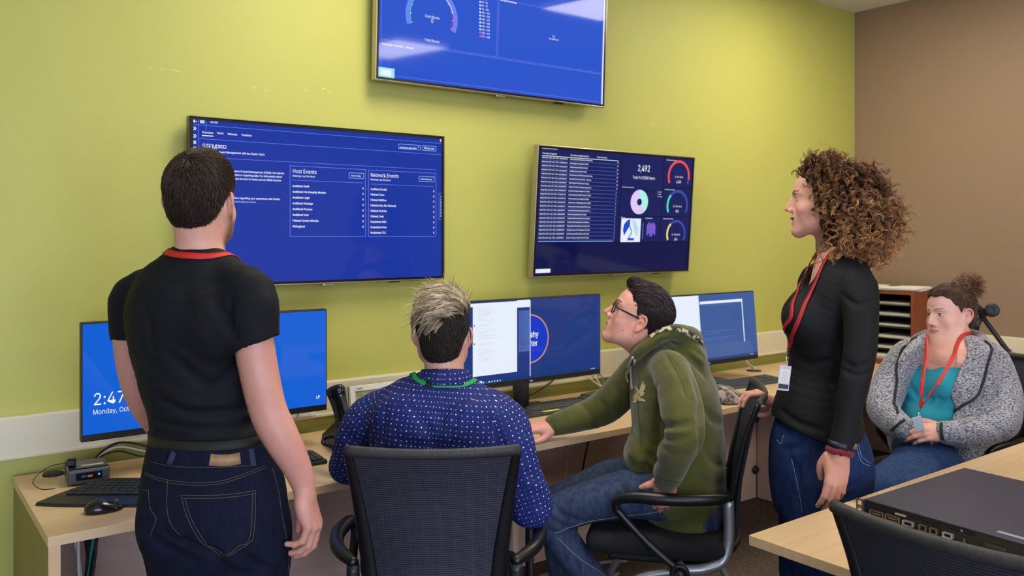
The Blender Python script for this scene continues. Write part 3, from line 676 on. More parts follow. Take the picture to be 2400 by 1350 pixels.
# ================================================================ implicit solids -> one continuous mesh
# A solid is a list of (op, prim, k).  prim = (f(P)->distance, centre, bounding radius)
F4 = np.float32
def _b(pts, r):
    pts = np.asarray(pts, float).reshape(-1, 3); c = (pts.max(0)+pts.min(0))/2
    return c, float(np.max(np.linalg.norm(pts-c, axis=1)+r))
def ell(c, r, R=None):
    """ellipsoid; R rows = its own axes"""
    c = np.asarray(c, float); r = np.asarray(r, float)
    def f(P):
        q = P-c.astype(F4)
        if R is not None: q = q @ np.asarray(R, F4).T
        a = q/r.astype(F4); k0 = np.sqrt((a*a).sum(1)); b = a/r.astype(F4); k1 = np.sqrt((b*b).sum(1))
        return k0*(k0-1)/np.maximum(k1, 1e-6)
    return f, c, float(r.max())
def sph(c, r): 
    c = np.asarray(c, float)
    return (lambda P: np.sqrt(((P-c.astype(F4))**2).sum(1))-r), c, r
def cone(a, b, ra, rb):
    a = np.asarray(a, float); b = np.asarray(b, float); ab = b-a; L2 = max(ab@ab, 1e-9)
    def f(P):
        q = P-a.astype(F4); t = np.clip(q@ab.astype(F4)/L2, 0, 1)
        return np.sqrt(((q-t[:, None]*ab.astype(F4))**2).sum(1))-(ra+(rb-ra)*t)
    c, R = _b([a, b], max(ra, rb)); return f, c, R
def path(pts, rads, n=5):
    """smooth tapering limb through pts"""
    pts = np.asarray(pts, float); q = np.hstack([pts, np.asarray(rads, float)[:, None]])
    q = catmull(q, n) if n > 1 else q
    P_, R_ = q[:, :3].astype(F4), q[:, 3].astype(F4)
    def f(P):
        d = None
        for i in range(len(P_)-1):
            a = P_[i]; ab = P_[i+1]-a; L2 = max(float(ab@ab), 1e-9); w_ = P-a; t = np.clip(w_@ab/L2, 0, 1)
            e = np.sqrt(((w_-t[:, None]*ab)**2).sum(1))-(R_[i]+(R_[i+1]-R_[i])*t)
            d = e if d is None else np.minimum(d, e)
        return d
    c, R = _b(P_, float(R_.max())); return f, c, R
def loft(pts, A, B, side, n=4, e=2.0):
    """body of elliptic sections: A half width along `side` (one vector or one per point), B half depth; e > 2 squares the section"""
    pts = np.asarray(pts, float); side = np.asarray(side, float)
    if side.ndim == 1: side = np.tile(side, (len(pts), 1))
    q = np.hstack([pts, np.asarray(A, float)[:, None], np.asarray(B, float)[:, None], side]); q = catmull(q, n)
    p_ = q[:, :3]; a_, b_ = q[:, 3], q[:, 4]; s_ = q[:, 5:8]
    segs = []
    for i in range(len(p_)-1):
        t = nz(p_[i+1]-p_[i]); s = nz(s_[i]-t*(s_[i]@t)); m = np.cross(t, s)
        segs.append((p_[i].astype(F4), (p_[i+1]-p_[i]).astype(F4), np.stack([s, m, t]).astype(F4)))
    def f(P):
        d = None
        for i, (a, ab, R) in enumerate(segs):
            L2 = max(float(ab@ab), 1e-9); w_ = P-a; t = np.clip(w_@ab/L2, 0, 1); w_ = (w_-t[:, None]*ab)@R.T
            ra = a_[i]+(a_[i+1]-a_[i])*t; rb = b_[i]+(b_[i+1]-b_[i])*t; rc = np.minimum(ra, rb)
            x, y, z = w_[:, 0]/ra, w_[:, 1]/rb, w_[:, 2]/rc
            if e != 2: 
                k0 = (np.abs(x)**e+np.abs(y)**e+np.abs(z)**e)**(1/e); dd = (k0-1)*rc
            else:
                k0 = np.sqrt(x*x+y*y+z*z); k1 = np.sqrt((x/ra)**2+(y/rb)**2+(z/rc)**2); dd = np.where(k0 < .05, -rc, k0*(k0-1)/np.maximum(k1, 1e-5))
            d = dd if d is None else np.minimum(d, dd)
        return d.astype(F4)
    c, R = _b(p_, float(max(a_.max(), b_.max()))); return f, c, R
def half(p, n, c=None, r=9.):
    """the half space behind plane p with outward normal n"""
    p = np.asarray(p, float); n = nz(n)
    return (lambda P: ((P-p.astype(F4))@n.astype(F4))), (p if c is None else c), r
def boxp(c, h, R=None, r=.005):
    c = np.asarray(c, float); h = np.asarray(h, float)-r
    def f(P):
        q = P-c.astype(F4)
        if R is not None: q = q@np.asarray(R, F4).T
        q = np.abs(q)-h.astype(F4)
        return np.sqrt((np.maximum(q, 0)**2).sum(1))+np.minimum(q.max(1), 0)-r
    return f, c, float(np.linalg.norm(h)+r)
def xf(solid, O, R, s=1.):
    """place a solid modelled in its own frame: R rows = own axes in the world"""
    O = np.asarray(O, float); R = np.asarray(R, float)
    def mk(f): return lambda P: f(((P-O.astype(F4))@R.T.astype(F4))/s)*s
    return [(op, (mk(p[0]), O+(np.asarray(p[1])@R)*s, p[2]*s), k*s) for op, p, k in solid]
U_ = lambda p, k=.01: ('u', p, k)
D_ = lambda p, k=.005: ('s', p, k)
def evals(solid, P, c=None, hb=None, grow=0.):
    d = np.full(len(P), 1., F4)
    for op, (f, pc, pr), k in solid:
        if c is not None and op != 'i' and op != 'n' and np.linalg.norm(pc-c)-pr-hb > max(k, 0)+.02: continue
        if op == 'n': d = d+f(P).astype(F4); continue
        e = f(P).astype(F4)
        if op == 'u':
            if k > 0: h = np.maximum(k-np.abs(d-e), 0); d = np.minimum(d, e)-h*h/(4*k)
            else: d = np.minimum(d, e)
        else:
            if op == 's': e = -e
            if k > 0: h = np.maximum(k-np.abs(d-e), 0); d = np.maximum(d, e)+h*h/(4*k)
            else: d = np.maximum(d, e)
    return d-F4(grow)
def bounds(solid):
    lo = np.min([p[1]-p[2] for op, p, k in solid if op == 'u'], 0); hi = np.max([p[1]+p[2] for op, p, k in solid if op == 'u'], 0)
    return lo-.02, hi+.02
def mesh_solid(solid, vox, grow=0., lo=None, hi=None, bs=20):
    """polygonise; returns points, quads"""
    l, h = bounds(solid); lo = l if lo is None else np.maximum(lo, l); hi = h if hi is None else np.minimum(hi, h)
    g = openvdb.FloatGrid(1.0); B = bs*vox; hb = B*.866
    i0 = np.floor(lo/B).astype(int); i1 = np.ceil(hi/B).astype(int)
    idx = np.stack(np.meshgrid(*[np.arange(a, b) for a, b in zip(i0, i1)], indexing='ij'), -1).reshape(-1, 3)
    cen = ((idx+.5)*B-.5*vox)
    dc = evals(solid, cen.astype(F4), grow=grow)
    o = np.arange(bs, dtype=F4)*F4(vox)
    gx, gy, gz = np.meshgrid(o, o, o, indexing='ij'); loc = np.stack([gx, gy, gz], -1).reshape(-1, 3)
    full = np.full((bs,)*3, -.05, F4)
    for ix, c, d in zip(idx, cen, dc):
        if d > hb*1.25+.012: continue
        if d < -hb*2.2-.02: g.copyFromArray(full, ijk=tuple(int(x) for x in ix*bs)); continue
        P = loc+(ix*B).astype(F4)
        e = evals(solid, P, c, hb, grow)
        if e.min() > vox*2: continue
        g.copyFromArray(np.clip(e, -.05, 1.).reshape(bs, bs, bs), ijk=tuple(int(x) for x in ix*bs))
    pts, quads = g.convertToQuads(0.0)
    return np.asarray(pts, float)*vox, np.asarray(quads)[:, ::-1]
def grads(solid, P, e=.0015):
    G = np.stack([evals(solid, P+np.array(v, F4)*e)-evals(solid, P-np.array(v, F4)*e) for v in np.eye(3)], 1)
    return G/np.maximum(np.linalg.norm(G, axis=1, keepdims=True), 1e-9)
def hit(solid, u, v, near=.5, far=6., lift=0.):
    """first point of the solid seen at photo position (u, v)"""
    d = nz(ray(u, v)); t = near
    for _ in range(160):
        p = CO+d*t; s = float(evals(solid, p[None].astype(F4))[0])-lift
        if s < .0004: return p
        t += max(s*.7, .0006)
        if t > far: break
    return None
def settle(solid, P, lift=0., it=6):
    """pull points onto the surface of the solid (plus lift)"""
    P = np.asarray(P, F4).copy()
    for _ in range(it):
        d = evals(solid, P)-lift; P = P-grads(solid, P)*d[:, None]*F4(.9)
    return P.astype(float)
def solid_obj(name, solid, vox, m, parent, grow=0., colour=None, smooth=1, lo=None, hi=None, mats=None, face_mat=None):
    pts, q = mesh_solid(solid, vox, grow, lo, hi)
    me = bpy.data.meshes.new(name); off = np.array(ORG.get(parent.name, (0, 0, 0))) if parent is not None else np.zeros(3)
    me.vertices.add(len(pts)); me.vertices.foreach_set('co', (pts-off).ravel())
    nq = len(q); me.loops.add(nq*4); me.loops.foreach_set('vertex_index', q.ravel().astype(np.int32))
    me.polygons.add(nq); me.polygons.foreach_set('loop_start', np.arange(nq, dtype=np.int32)*4); me.polygons.foreach_set('loop_total', np.full(nq, 4, np.int32))
    me.polygons.foreach_set('use_smooth', np.ones(nq, bool))
    for x in (mats or [m]): me.materials.append(x)
    if face_mat is not None: me.polygons.foreach_set('material_index', face_mat(pts[q].mean(1)).astype(np.int32))
    me.update(calc_edges=True); me.validate()
    if colour is not None: paint(me, colour(pts))
    return link(name, me, parent)
def paint(me, rgb):
    a = me.color_attributes.new('col', 'FLOAT_COLOR', 'POINT')
    a.data.foreach_set('color', np.hstack([rgb, np.ones((len(rgb), 1))]).astype(F4).ravel())
def vnoise(P, s, seed=0):
    """cheap smooth noise in -1..1"""
    P = np.asarray(P, float)*s+seed*7.13
    x, y, z = P.T
    return (np.sin(x+1.7*np.sin(y*1.1+z*.7+seed))+np.sin(y*1.3+1.5*np.sin(z*.9+x*1.2+2+seed))+np.sin(z*1.15+1.6*np.sin(x*.8+y*1.3+4+seed)))/3
def mixc(a, b, t): t = np.asarray(t)[:, None]; return a*(1-t)+b*t
def sstep(a, b, x): t = np.clip((np.asarray(x)-a)/(b-a), 0, 1); return t*t*(3-2*t)

# ---------------------------------------------------------------- head
def head_solid(male=True, smile=0., jawd=0., nose=1., cheek=1., open_=0.):
    """own frame: x to the person's right, y out of the face, z up; origin between the ears"""
    s = []
    a = s.append
    a(U_(ell((0, -.012, .045), (.0765, .098, .088)), 0))
    a(U_(ell((0, .030, .050), (.064, .064, .056)), .02))
    a(U_(ell((0, .030, -.006), (.063, .058, .062)), .03))
    jr = .021 if male else .018
    for sx in (-1, 1):
        a(U_(path([(sx*.062, -.004, -.022), (sx*.054, .004, -.054), (sx*.036, .042, -.079), (sx*.012, .074, -.093)], [.016, jr, jr, .018], 3), .028))
        a(U_(ell((sx*.040*cheek, .060, -.022+.004*smile), (.021+.003*smile, .020+.003*smile, .021)), .022))
    a(U_(ell((0, .042, -.055), (.048, .046, .040)), .03))
    for sx in (-1, 1): a(U_(ell((sx*.044, .030, -.040), (.016, .030, .034)), .03))
    a(U_(sph((0, .078, -.090), .0185 if male else .0165), .02))
    a(U_(ell((0, .076, -.052), (.029, .024, .029)), .02))
    for sx in (-1, 1):     # brow, eye socket
        a(U_(path([(sx*.010, .0905, .036), (sx*.028, .0865, .041), (sx*.047, .069, .036)], [.0075, .0075, .006] if male else [.006, .006, .005], 2), .012))
        a(D_(ell((sx*.031, .0985, .019), (.0165, .0135, .0105)), .014))
    # nose
    a(U_(path([(0, .0905, .028), (0, .1025, .008), (0, .1145+.006*(nose-.55), -.0165)], [.0062, .0075, .0094], 3), .009))
    a(U_(path([(0, .082, .028), (0, .089, .008), (0, .098, -.015)], [.009, .0108, .0118], 3), .007))
    for sx in (-1, 1): a(U_(ell((sx*.0125, .1025, -.0225), (.0072, .0095, .0072)), .006))
    for sx in (-1, 1): a(D_(ell((sx*.0058, .1085, -.0325), (.0032, .0055, .004)), .003))
    # lips
    sm = .006*smile
    w_ = .024+.004*smile
    up = [(-w_, .083, -.052+sm), (-.011, .0975, -.0475), (0, .0985, -.0485), (.011, .0975, -.0475), (w_, .083, -.052+sm)]
    dn = [(-w_, .083, -.0535+sm), (-.011, .096, -.0605-open_*1.5), (0, .0975, -.062-open_*1.7), (.011, .096, -.0605-open_*1.5), (w_, .083, -.0535+sm)]
    a(U_(path(up, [.0025, .0045, .0042, .0045, .0025], 3), .006)); a(U_(path(dn, [.0025, .0048, .0055, .0048, .0025], 3), .006))
    mth = [(-w_+.002, .087, -.0525+sm)]+([(-.0195, .0945, -.053+sm*.5-open_*.4)] if open_ else [])+[(-.01, .103, -.0535-open_*.7), (0, .105, -.0545-open_*.8), (.01, .103, -.0535-open_*.7)]+([(.0195, .0945, -.053+sm*.5-open_*.4)] if open_ else [])+[(w_-.002, .087, -.0525+sm)]
    a(D_(path(mth, ([.0012]+([.0012+open_*.75] if open_ else [])+[.0014+open_*.9, .0016+open_, .0014+open_*.9]+([.0012+open_*.75] if open_ else [])+[.0012]), 3), .0025))
    if open_ > 0: a(U_(ell((0, .0765, -.0545-open_*.6), (.0228, .0208, .0078)), 0))      # teeth
    a(D_(ell((0, .099, -.077), (.016, .006, .006)), .01))
    # eyes
    for sx in (-1, 1):
        a(U_(sph((sx*.031, .0765, .0185), .0132), .003))
        a(D_(ell((sx*.031, .0905, .0180), (.0118, .0085, .0040)), .0015))
        a(U_(sph((sx*.031, .0765, .0185), .0120), 0))
    # ears
    for sx in (-1, 1):
        t = rad(24); R = np.array([[cos(t), sx*sin(t), 0], [-sx*sin(t), cos(t), 0], [0, 0, 1.]]) @ np.array([[1, 0, 0], [0, cos(.18), sin(.18)], [0, -sin(.18), cos(.18)]])
        c = V(sx*.0775, -.012, .002)
        L = lambda x, y, z: c+V(sx*x, y, z)@R if False else c+R.T@V(sx*x, y, z)
        a(U_(ell(c, (.0045, .0165, .029), R), .006)); a(U_(ell((sx*.0735, -.009, .002), (.009, .016, .024)), .008))
        hel = [L(.003, .012, .004), L(.005, .013, .020), L(.007, .003, .031), L(.008, -.010, .028), L(.008, -.0175, .012), L(.006, -.015, -.006), L(.003, -.007, -.020), L(.001, .003, -.028), L(.0, .009, -.022)]
        a(U_(path(hel, [.003, .0036, .0038, .0038, .0036, .0034, .0045, .0058, .004], 3), .0035))
        a(D_(ell(L(.0085, .001, -.002), (.006, .0075, .0105), R), .004))
        a(D_(path([L(.0075, .003, .020), L(.0075, -.008, .017), L(.0075, -.0105, .002)], [.0026, .0028, .002], 3), .003))
        a(U_(sph(L(.003, .0105, -.004), .0036), .004))
    return s
def head_colour(Q, skin='#d9a58c', lip='#b56a62', brow='#4a3428', brow_amt=.9, teeth=False, smile=0., open_=0., stubble=None, iris='#5a4634', flush=.5, male=True):
    """Q = points in the head's own frame"""
    sk = np.array(lin(skin)); n = len(Q); C = np.tile(sk, (n, 1))
    x, y, z = Q.T; ax_ = np.abs(x)
    f = vnoise(Q, 180, 1)*.5+vnoise(Q, 70, 2)*.5
    C = C*(1+.05*f[:, None])
    red = np.array(lin('#c9705f'))
    ck = np.exp(-(((ax_-.043)/.02)**2+((z+.02)/.02)**2+((y-.07)/.03)**2))
    nt = np.exp(-((x/.014)**2+((z+.017)/.012)**2+((y-.112)/.016)**2))
    ear = ((ax_ > .078) & (y < .02) & (y > -.045)).astype(float)
    C = mixc(C, red, np.clip(flush*(.35*ck+.35*nt)+.35*ear, 0, .7))
    if stubble is not None:
        st = sstep(-.02, -.05, z-.35*(.03-np.clip(y, -.02, .1)))*sstep(-.03, .0, y)*sstep(-.13, -.1, z)
        st *= 1-np.exp(-((x/.03)**2+((z+.055)/.012)**2))*.5
        C = mixc(C, np.array(lin(stubble[0])), np.clip(st*stubble[1]*(1+.35*vnoise(Q, 900, 3)), 0, 1))
    w_ = .024+.004*smile; sm = .006*smile*(ax_/w_)**2
    zm = -.0535+sm-open_*.75
    hw = np.clip(1-(ax_/w_)**2, 0, 1)**.5
    lipm = (np.abs(z-zm) < (.0042+.0045*hw+open_*1.1)*hw+.0008)*(ax_ < w_)*(y > .085)
    lipm = lipm*sstep(0, .3, hw)
    C = mixc(C, np.array(lin(lip)), np.clip(lipm*.8, 0, 1))
    ml = (np.abs(z-zm) < .0009+open_*.1)*(ax_ < w_-.002)*(y > .08)*(y < .101)
    C = mixc(C, np.array(lin("#5c2d28")), ml*.8*(0 if open_ else 1))
    if teeth:
        tm = (np.abs(z-zm) < open_*1.25+.0012)*(ax_ < .021)*(y > .075)*(((x/.0228)**2+((y-.0765)/.0208)**2+((z+.0545+open_*.6)/.0078)**2) < 1.15)
        C = mixc(C, np.array(lin('#f1ebe2')), tm*1.)
    # brows
    bx = (ax_-.012)/.038; zb = .0365+.0075*np.sin(np.clip(bx, 0, 1)*2.2)
    bm = (np.abs(z-zb) < .0044*(1-.6*np.clip(bx, 0, 1)))*(bx > 0)*(bx < 1)*(y > .05)
    C = mixc(C, np.array(lin(brow)), bm*brow_amt)
    # eyes
    ex, ez, ey = ax_-.031, z-.0185, y-.0765
    r = np.sqrt(ex**2+ey**2+ez**2); vis = (r < .01265)*(y > .08)
    ww = np.array(lin('#e9e2dc')); C = mixc(C, ww, vis*1.)
    rr = np.sqrt(ex**2+ez**2); C = mixc(C, np.array(lin(iris)), vis*(rr < .0064)); C = mixc(C, np.array(lin('#0d0a09')), vis*(rr < .0030))
    lash = (r > .0126)*(r < .0146)*(np.abs(ez) < .0062)*(np.abs(ez) > .0018)*(np.abs(ex) < .0135)*(y > .080)*(ez > 0)
    C = mixc(C, np.array(lin('#2a1c16')), lash*.85)
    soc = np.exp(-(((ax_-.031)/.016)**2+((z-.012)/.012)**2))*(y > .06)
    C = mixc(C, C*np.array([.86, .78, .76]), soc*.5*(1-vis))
    return C

# ---------------------------------------------------------------- hand
def hand_solid(wrist, d, n, side, s=1., curl=(.35, .4, .45, .5), spread=.06, thumb=None, tcurl=.35, rad_=1., mids=None):
    """wrist point, d along the hand, n out of the back of the hand, side = +1 if the thumb lies on d x n ... side vector t = side*cross(d, n)"""
    d = nz(d); n = nz(n-d*(np.asarray(n)@d)); t = nz(np.cross(d, n))*side      # t points to the thumb side
    L = lambda x, y, z: wrist+(t*x+d*y+n*z)*s         # x thumbwards, y along the hand, z back of the hand
    sol = []; a = sol.append
    mc = [(.0265, .086, .004), (.009, .091, .007), (-.0095, .087, .005), (-.0265, .078, .0)]
    rr = np.array([.0098, .0100, .0095, .0085])*rad_
    a(U_(cone(L(0, -.015, 0), L(0, .01, 0), .024*s, .024*s), 0))
    for (x, y, z), r in zip(mc, rr):
        a(U_(path([L(x*.45, .002, 0), L(x*.8, .04, z*.6-.001), L(x, y, z-.002)], np.array([.0165, .0135, r*1.12/s if False else r*1.15])*s, 2), .012*s))
    a(U_(ell(L(0, .05, -.006), (.034*s, .042*s, .0135*s), np.stack([t, d, n])), .012*s))
    a(U_(ell(L(.024, .030, -.010), (.016*s, .028*s, .014*s), np.stack([t, d, n])), .012*s))
    a(U_(ell(L(-.023, .035, -.008), (.013*s, .032*s, .013*s), np.stack([t, d, n])), .01*s))
    lens = [(.043, .025, .021), (.047, .029, .022), (.043, .027, .021), (.034, .021, .019)]
    nails = []
    for i in range(4):
        x, y, z = mc[i]; p = L(*mc[i]) - n*.002*s; r = rr[i]*s
        sp = spread*(1.5-i)*1.0; c0 = curl[i] if np.isscalar(curl[i]) else curl[i][0]
        cs = (c0, c0*1.25, c0*.8) if np.isscalar(curl[i]) else curl[i]
        dd = nz(d*cos(sp)+t*sin(sp)); ang = 0; pts = [p-dd*.012*s, p]; cur = p
        for j, l in enumerate(lens[i]):
            ang += cs[j]; q = dd*cos(ang)-n*sin(ang); cur = cur+q*l*s; pts.append(cur)
        rd = [r*1.1, r*1.12, r*.98, r*.88, r*.74]
        a(U_(path(pts, rd, 1), .0045*s))
        for q_, rq in ((pts[2], r*1.0), (pts[3], r*.9)): a(U_(sph(q_, rq*1.03), .002*s))
        nn = dd*sin(ang)+n*cos(ang); nails.append((pts[4]-q*.001*s, nn, q, r*.78, t))
    th = thumb or [(.030, .018, -.010), (.052, .042, -.020), (.062, .072, -.026), (.062, .098, -.030)]
    tp = [L(*x) for x in th]
    a(U_(path(tp, np.array([.0175, .0125, .0110, .0082])*s*rad_, 2), .007*s))
    q = nz(tp[3]-tp[2]); sd = nz(np.cross(q, n)); nn = nz(np.cross(sd, q)); tn = nz(nn*.6+t*.6-q*((nn*.6+t*.6)@q)); nails.append((tp[3]-q*.001*s, tn, q, .0086*s, nz(np.cross(q, tn))))
    return sol, nails
def nail_mask(P, nails):
    m = np.zeros(len(P))
    for c, nn, q, r, t in nails:
        w_ = P-c; z = w_@nn; y = w_@q; x = w_@np.cross(q, nn)
        m = np.maximum(m, ((z > r*.45)*((x/(r*.75))**2+((y)/(r*1.05))**2 < 1)).astype(float))
    return m
def skin_noise(P, base, seed=0, amt=.06):
    C = np.tile(np.array(lin(base)), (len(P), 1)); f = vnoise(P, 60, seed)*.6+vnoise(P, 150, seed+3)*.4
    C = C*(1+amt*f[:, None]); red = np.array(lin('#c77565')); return mixc(C, red, np.clip(.12+.12*vnoise(P, 25, seed+5), 0, .3))

# ---------------------------------------------------------------- hair strands
def strands(name, roots, dirs, length, r0, m, parent, grav=0., curl=None, nseg=6, cols=None, solid=None, keep=.002, wob=.0, taper=.15, seed=1, sides=3, clump=None, flatten=0.):
    """tapered tubes grown from roots. dirs: start direction per strand; curl=(radius, pitch) coils them; cols (n,2,3) root/tip colour"""
    rg = np.random.default_rng(seed); n = len(roots); P = roots.astype(float).copy(); D = dirs.astype(float).copy()
    Ls = np.broadcast_to(length, (n,)).astype(float); pts = [P.copy()]
    wv = rg.normal(size=(n, 3))
    for k in range(nseg):
        D = D+np.array([0, 0, -grav])/nseg+wob*(wv*.6+rg.normal(size=(n, 3))*.4)
        D /= np.maximum(np.linalg.norm(D, axis=1, keepdims=True), 1e-9)
        if flatten and k > 0:
            g = grads(solid, P.astype(F4), .003).astype(float); o_ = np.maximum((D*g).sum(1, keepdims=True), 0); D = D-g*o_*flatten-g*.04
            D /= np.maximum(np.linalg.norm(D, axis=1, keepdims=True), 1e-9)
        P = P+D*(Ls/nseg)[:, None]
        if solid is not None:
            d = evals(solid, P.astype(F4)); bad = d < keep
            if bad.any():
                g = grads(solid, P[bad].astype(F4), .003); P[bad] += g*(keep-d[bad])[:, None]
                nd = P-pts[-1]; D[bad] = nd[bad]/np.maximum(np.linalg.norm(nd[bad], axis=1, keepdims=True), 1e-9)
        pts.append(P.copy())
    pts = np.stack(pts, 1)                      # n, nseg+1, 3
    if curl is not None:
        cr, pitch, m2 = curl; K = m2; t = np.linspace(0, nseg, K); i = np.clip(t.astype(int), 0, nseg-1); fr_ = (t-i)[None, :, None]
        base = pts[:, i]*(1-fr_)+pts[:, i+1]*fr_
        T = pts[:, i+1]-pts[:, i]; T /= np.maximum(np.linalg.norm(T, axis=2, keepdims=True), 1e-9)
        a = rg.normal(size=(n, 1, 3)); N = a-T*(a*T).sum(2, keepdims=True); N /= np.maximum(np.linalg.norm(N, axis=2, keepdims=True), 1e-9); Bn = np.cross(T, N)
        ph = rg.uniform(0, 2*pi, (n, 1))+rg.choice([-1, 1], (n, 1))*2*pi*np.linspace(0, 1, K)[None]*(Ls/pitch)[:, None]*rg.uniform(.75, 1.3, (n, 1))
        cr_ = cr*rg.uniform(.5, 1.35, (n, 1))*sstep(0, .18, np.linspace(0, 1, K))[None]
        pts = base+N*(cr_*np.cos(ph))[..., None]+Bn*(cr_*np.sin(ph))[..., None]
    if clump is not None:
        ck, cs = clump; K = pts.shape[1]; off = rg.normal(size=(n*ck, 1, 3))*cs*np.linspace(.5, 1.2, K)[None, :, None]
        pts = np.repeat(pts, ck, axis=0)+off; n = n*ck; r0 = np.repeat(np.broadcast_to(r0, (n//ck,)), ck)
        if cols is not None: cols = np.repeat(cols, ck, axis=0)*(1+.18*rg.normal(size=(n, 1, 1))).clip(.4, 1.6)
    K = pts.shape[1]; T = np.zeros_like(pts); T[:, 1:-1] = pts[:, 2:]-pts[:, :-2]; T[:, 0] = pts[:, 1]-pts[:, 0]; T[:, -1] = pts[:, -1]-pts[:, -2]
    T /= np.maximum(np.linalg.norm(T, axis=2, keepdims=True), 1e-9)
    a = np.cross(T, np.array([.3, .2, 1.])[None, None]); a /= np.maximum(np.linalg.norm(a, axis=2, keepdims=True), 1e-9); b = np.cross(T, a)
    rr = (np.broadcast_to(r0, (n,))[:, None]*(1-(1-taper)*np.linspace(0, 1, K)[None]**1.5))
    S_ = sides; ang = np.arange(S_)*2*pi/S_
    vs = pts[:, :, None]+rr[:, :, None, None]*(np.cos(ang)[None, None, :, None]*a[:, :, None]+np.sin(ang)[None, None, :, None]*b[:, :, None])
    vs = vs.reshape(-1, 3)
    base = (np.arange(n)[:, None, None]*K+np.arange(K-1)[None, :, None])*S_+np.arange(S_)[None, None]
    nx = (np.arange(n)[:, None, None]*K+np.arange(K-1)[None, :, None])*S_+(np.arange(S_)[None, None]+1) % S_
    q = np.stack([base, nx, nx+S_, base+S_], -1).reshape(-1, 4)
    me = bpy.data.meshes.new(name); off = np.array(ORG.get(parent.name, (0, 0, 0)))
    me.vertices.add(len(vs)); me.vertices.foreach_set('co', (vs-off).ravel())
    nq = len(q); me.loops.add(nq*4); me.loops.foreach_set('vertex_index', q.ravel().astype(np.int32))
    me.polygons.add(nq); me.polygons.foreach_set('loop_start', np.arange(nq, dtype=np.int32)*4); me.polygons.foreach_set('loop_total', np.full(nq, 4, np.int32))
    me.polygons.foreach_set('use_smooth', np.ones(nq, bool)); me.materials.append(m); me.update(calc_edges=True)
    if cols is not None:
        t = (np.linspace(0, 1, K)**1.0)[None, :, None]; C = cols[:, None, 0]*(1-t)+cols[:, None, 1]*t
        paint(me, np.repeat(C.reshape(n*K, 3), S_, axis=0))
    return link(name, me, parent)
def join_into(a, b):
    """merge mesh object b into a (same parent)"""
    bm = bmesh.new(); bm.from_mesh(a.data)
    k = len(a.data.materials); 
    for m_ in b.data.materials: a.data.materials.append(m_)
    n0 = len(bm.faces); bm.from_mesh(b.data); bm.faces.ensure_lookup_table()
    for f in bm.faces[n0:]: f.material_index += k
    bm.to_mesh(a.data); bm.free(); me = b.data; bpy.data.objects.remove(b); bpy.data.meshes.remove(me)
def scatter(me_pts, solid, n, mask, rg):
    """n points of a surface mesh chosen where mask > 0"""
    w_ = mask/mask.sum(); i = rg.choice(len(me_pts), n, p=w_); return me_pts[i]
# ================================================================ shared people helpers
def frame(h, pitch=0., roll=0.):
    """rows right, forward, up for heading h, chin lifted by pitch, leaning to the right by roll (degrees)"""
    f = az(h); r = az(h+90); u = V(0, 0, 1); p = rad(pitch)
    f2 = f*cos(p)+u*sin(p); u2 = u*cos(p)-f*sin(p); q = rad(roll)
    return np.stack([r*cos(q)-u2*sin(q), f2, u2*cos(q)+r*sin(q)])
M['skin'] = vcol_mat('skin', .48, bump=((900, 900, 900), .06, .0006), sss=.08)
M['hair'] = vcol_mat('hair', .42, spec=.45)
M['cap'] = vcol_mat('hair_base', .7, spec=.25, bump=((700, 700, 160), .5, .002))
def hline(pts):
    """hairline as a curve z(y) in the head's frame"""
    ys, zs = zip(*sorted(pts)); return lambda y: np.interp(y, ys, zs)
MALE_LINE = [(-.2, -.05), (-.085, -.058), (-.05, -.052), (-.034, -.03), (-.026, .004), (-.012, .034), (.004, .036), (.008, -.012), (.022, -.012), (.026, .03), (.040, .046), (.052, .072), (.066, .088), (.12, .094)]
def hair_cap(ells, line, cuts=(), k=.02):
    zl = hline(line); s = [U_(ell(*e), k if i else 0) for i, e in enumerate(ells)]
    s.append(('i', (lambda P: ((zl(P[:, 1])-P[:, 2])*.55).astype(F4), V(0, 0, 0), .3), .006))
    for c in cuts: s.append(D_(ell(*c), .008))
    return s
def grow_hair(parent, O, R, s, cap, specs, base, vox=.003, name='hair'):
    """cap: solid in the head frame. specs: list of dicts(n, where(Q, N)->weight, dir(Q, N)->vectors, len, r, cols(n, rg, Q))"""
    W = xf(cap, O, R, s)
    o = solid_obj(name, W, vox, M['cap'], parent, colour=lambda P: np.tile(np.array(lin(base)), (len(P), 1))*(1+.25*vnoise(P, 260, 4))[:, None])
    n = len(o.data.vertices); a = np.empty(n*3); o.data.vertices.foreach_get('co', a); P = a.reshape(-1, 3)+np.array(ORG[parent.name])
    N = grads(W, P.astype(F4), .004).astype(float); Q = ((P-O)@R.T)/s; Nq = N@R.T
    for j, sp in enumerate(specs):
        rg = np.random.default_rng(11+j); w_ = np.maximum(sp['where'](Q, Nq), 0); i = rg.choice(n, sp['n'], p=w_/w_.sum())
        Qi, Ni = Q[i], Nq[i]; D = sp['dir'](Qi, Ni, rg); D = D/np.maximum(np.linalg.norm(D, axis=1, keepdims=True), 1e-9)
        Pi = P[i]-N[i]*.003+rg.normal(size=(sp['n'], 3))*.0012
        L_ = sp['len'](Qi, rg)*s
        h = strands(name+'_s', Pi, D@R, L_, sp.get('r', .0007), M['hair'], parent, grav=sp.get('grav', 0.), curl=sp.get('curl'), nseg=sp.get('nseg', 5), cols=sp['cols'](sp['n'], rg, Qi), solid=W if sp.get('hug', True) else None, keep=sp.get('keep', .0015), wob=sp.get('wob', .08), taper=sp.get('taper', .25), seed=j+3, sides=sp.get('sides', 3), flatten=sp.get('flatten', 0.), clump=sp.get('clump'))
        join_into(o, h)
    return o
def tangent(Nq, D):
    return D-Nq*(D*Nq).sum(1, keepdims=True)
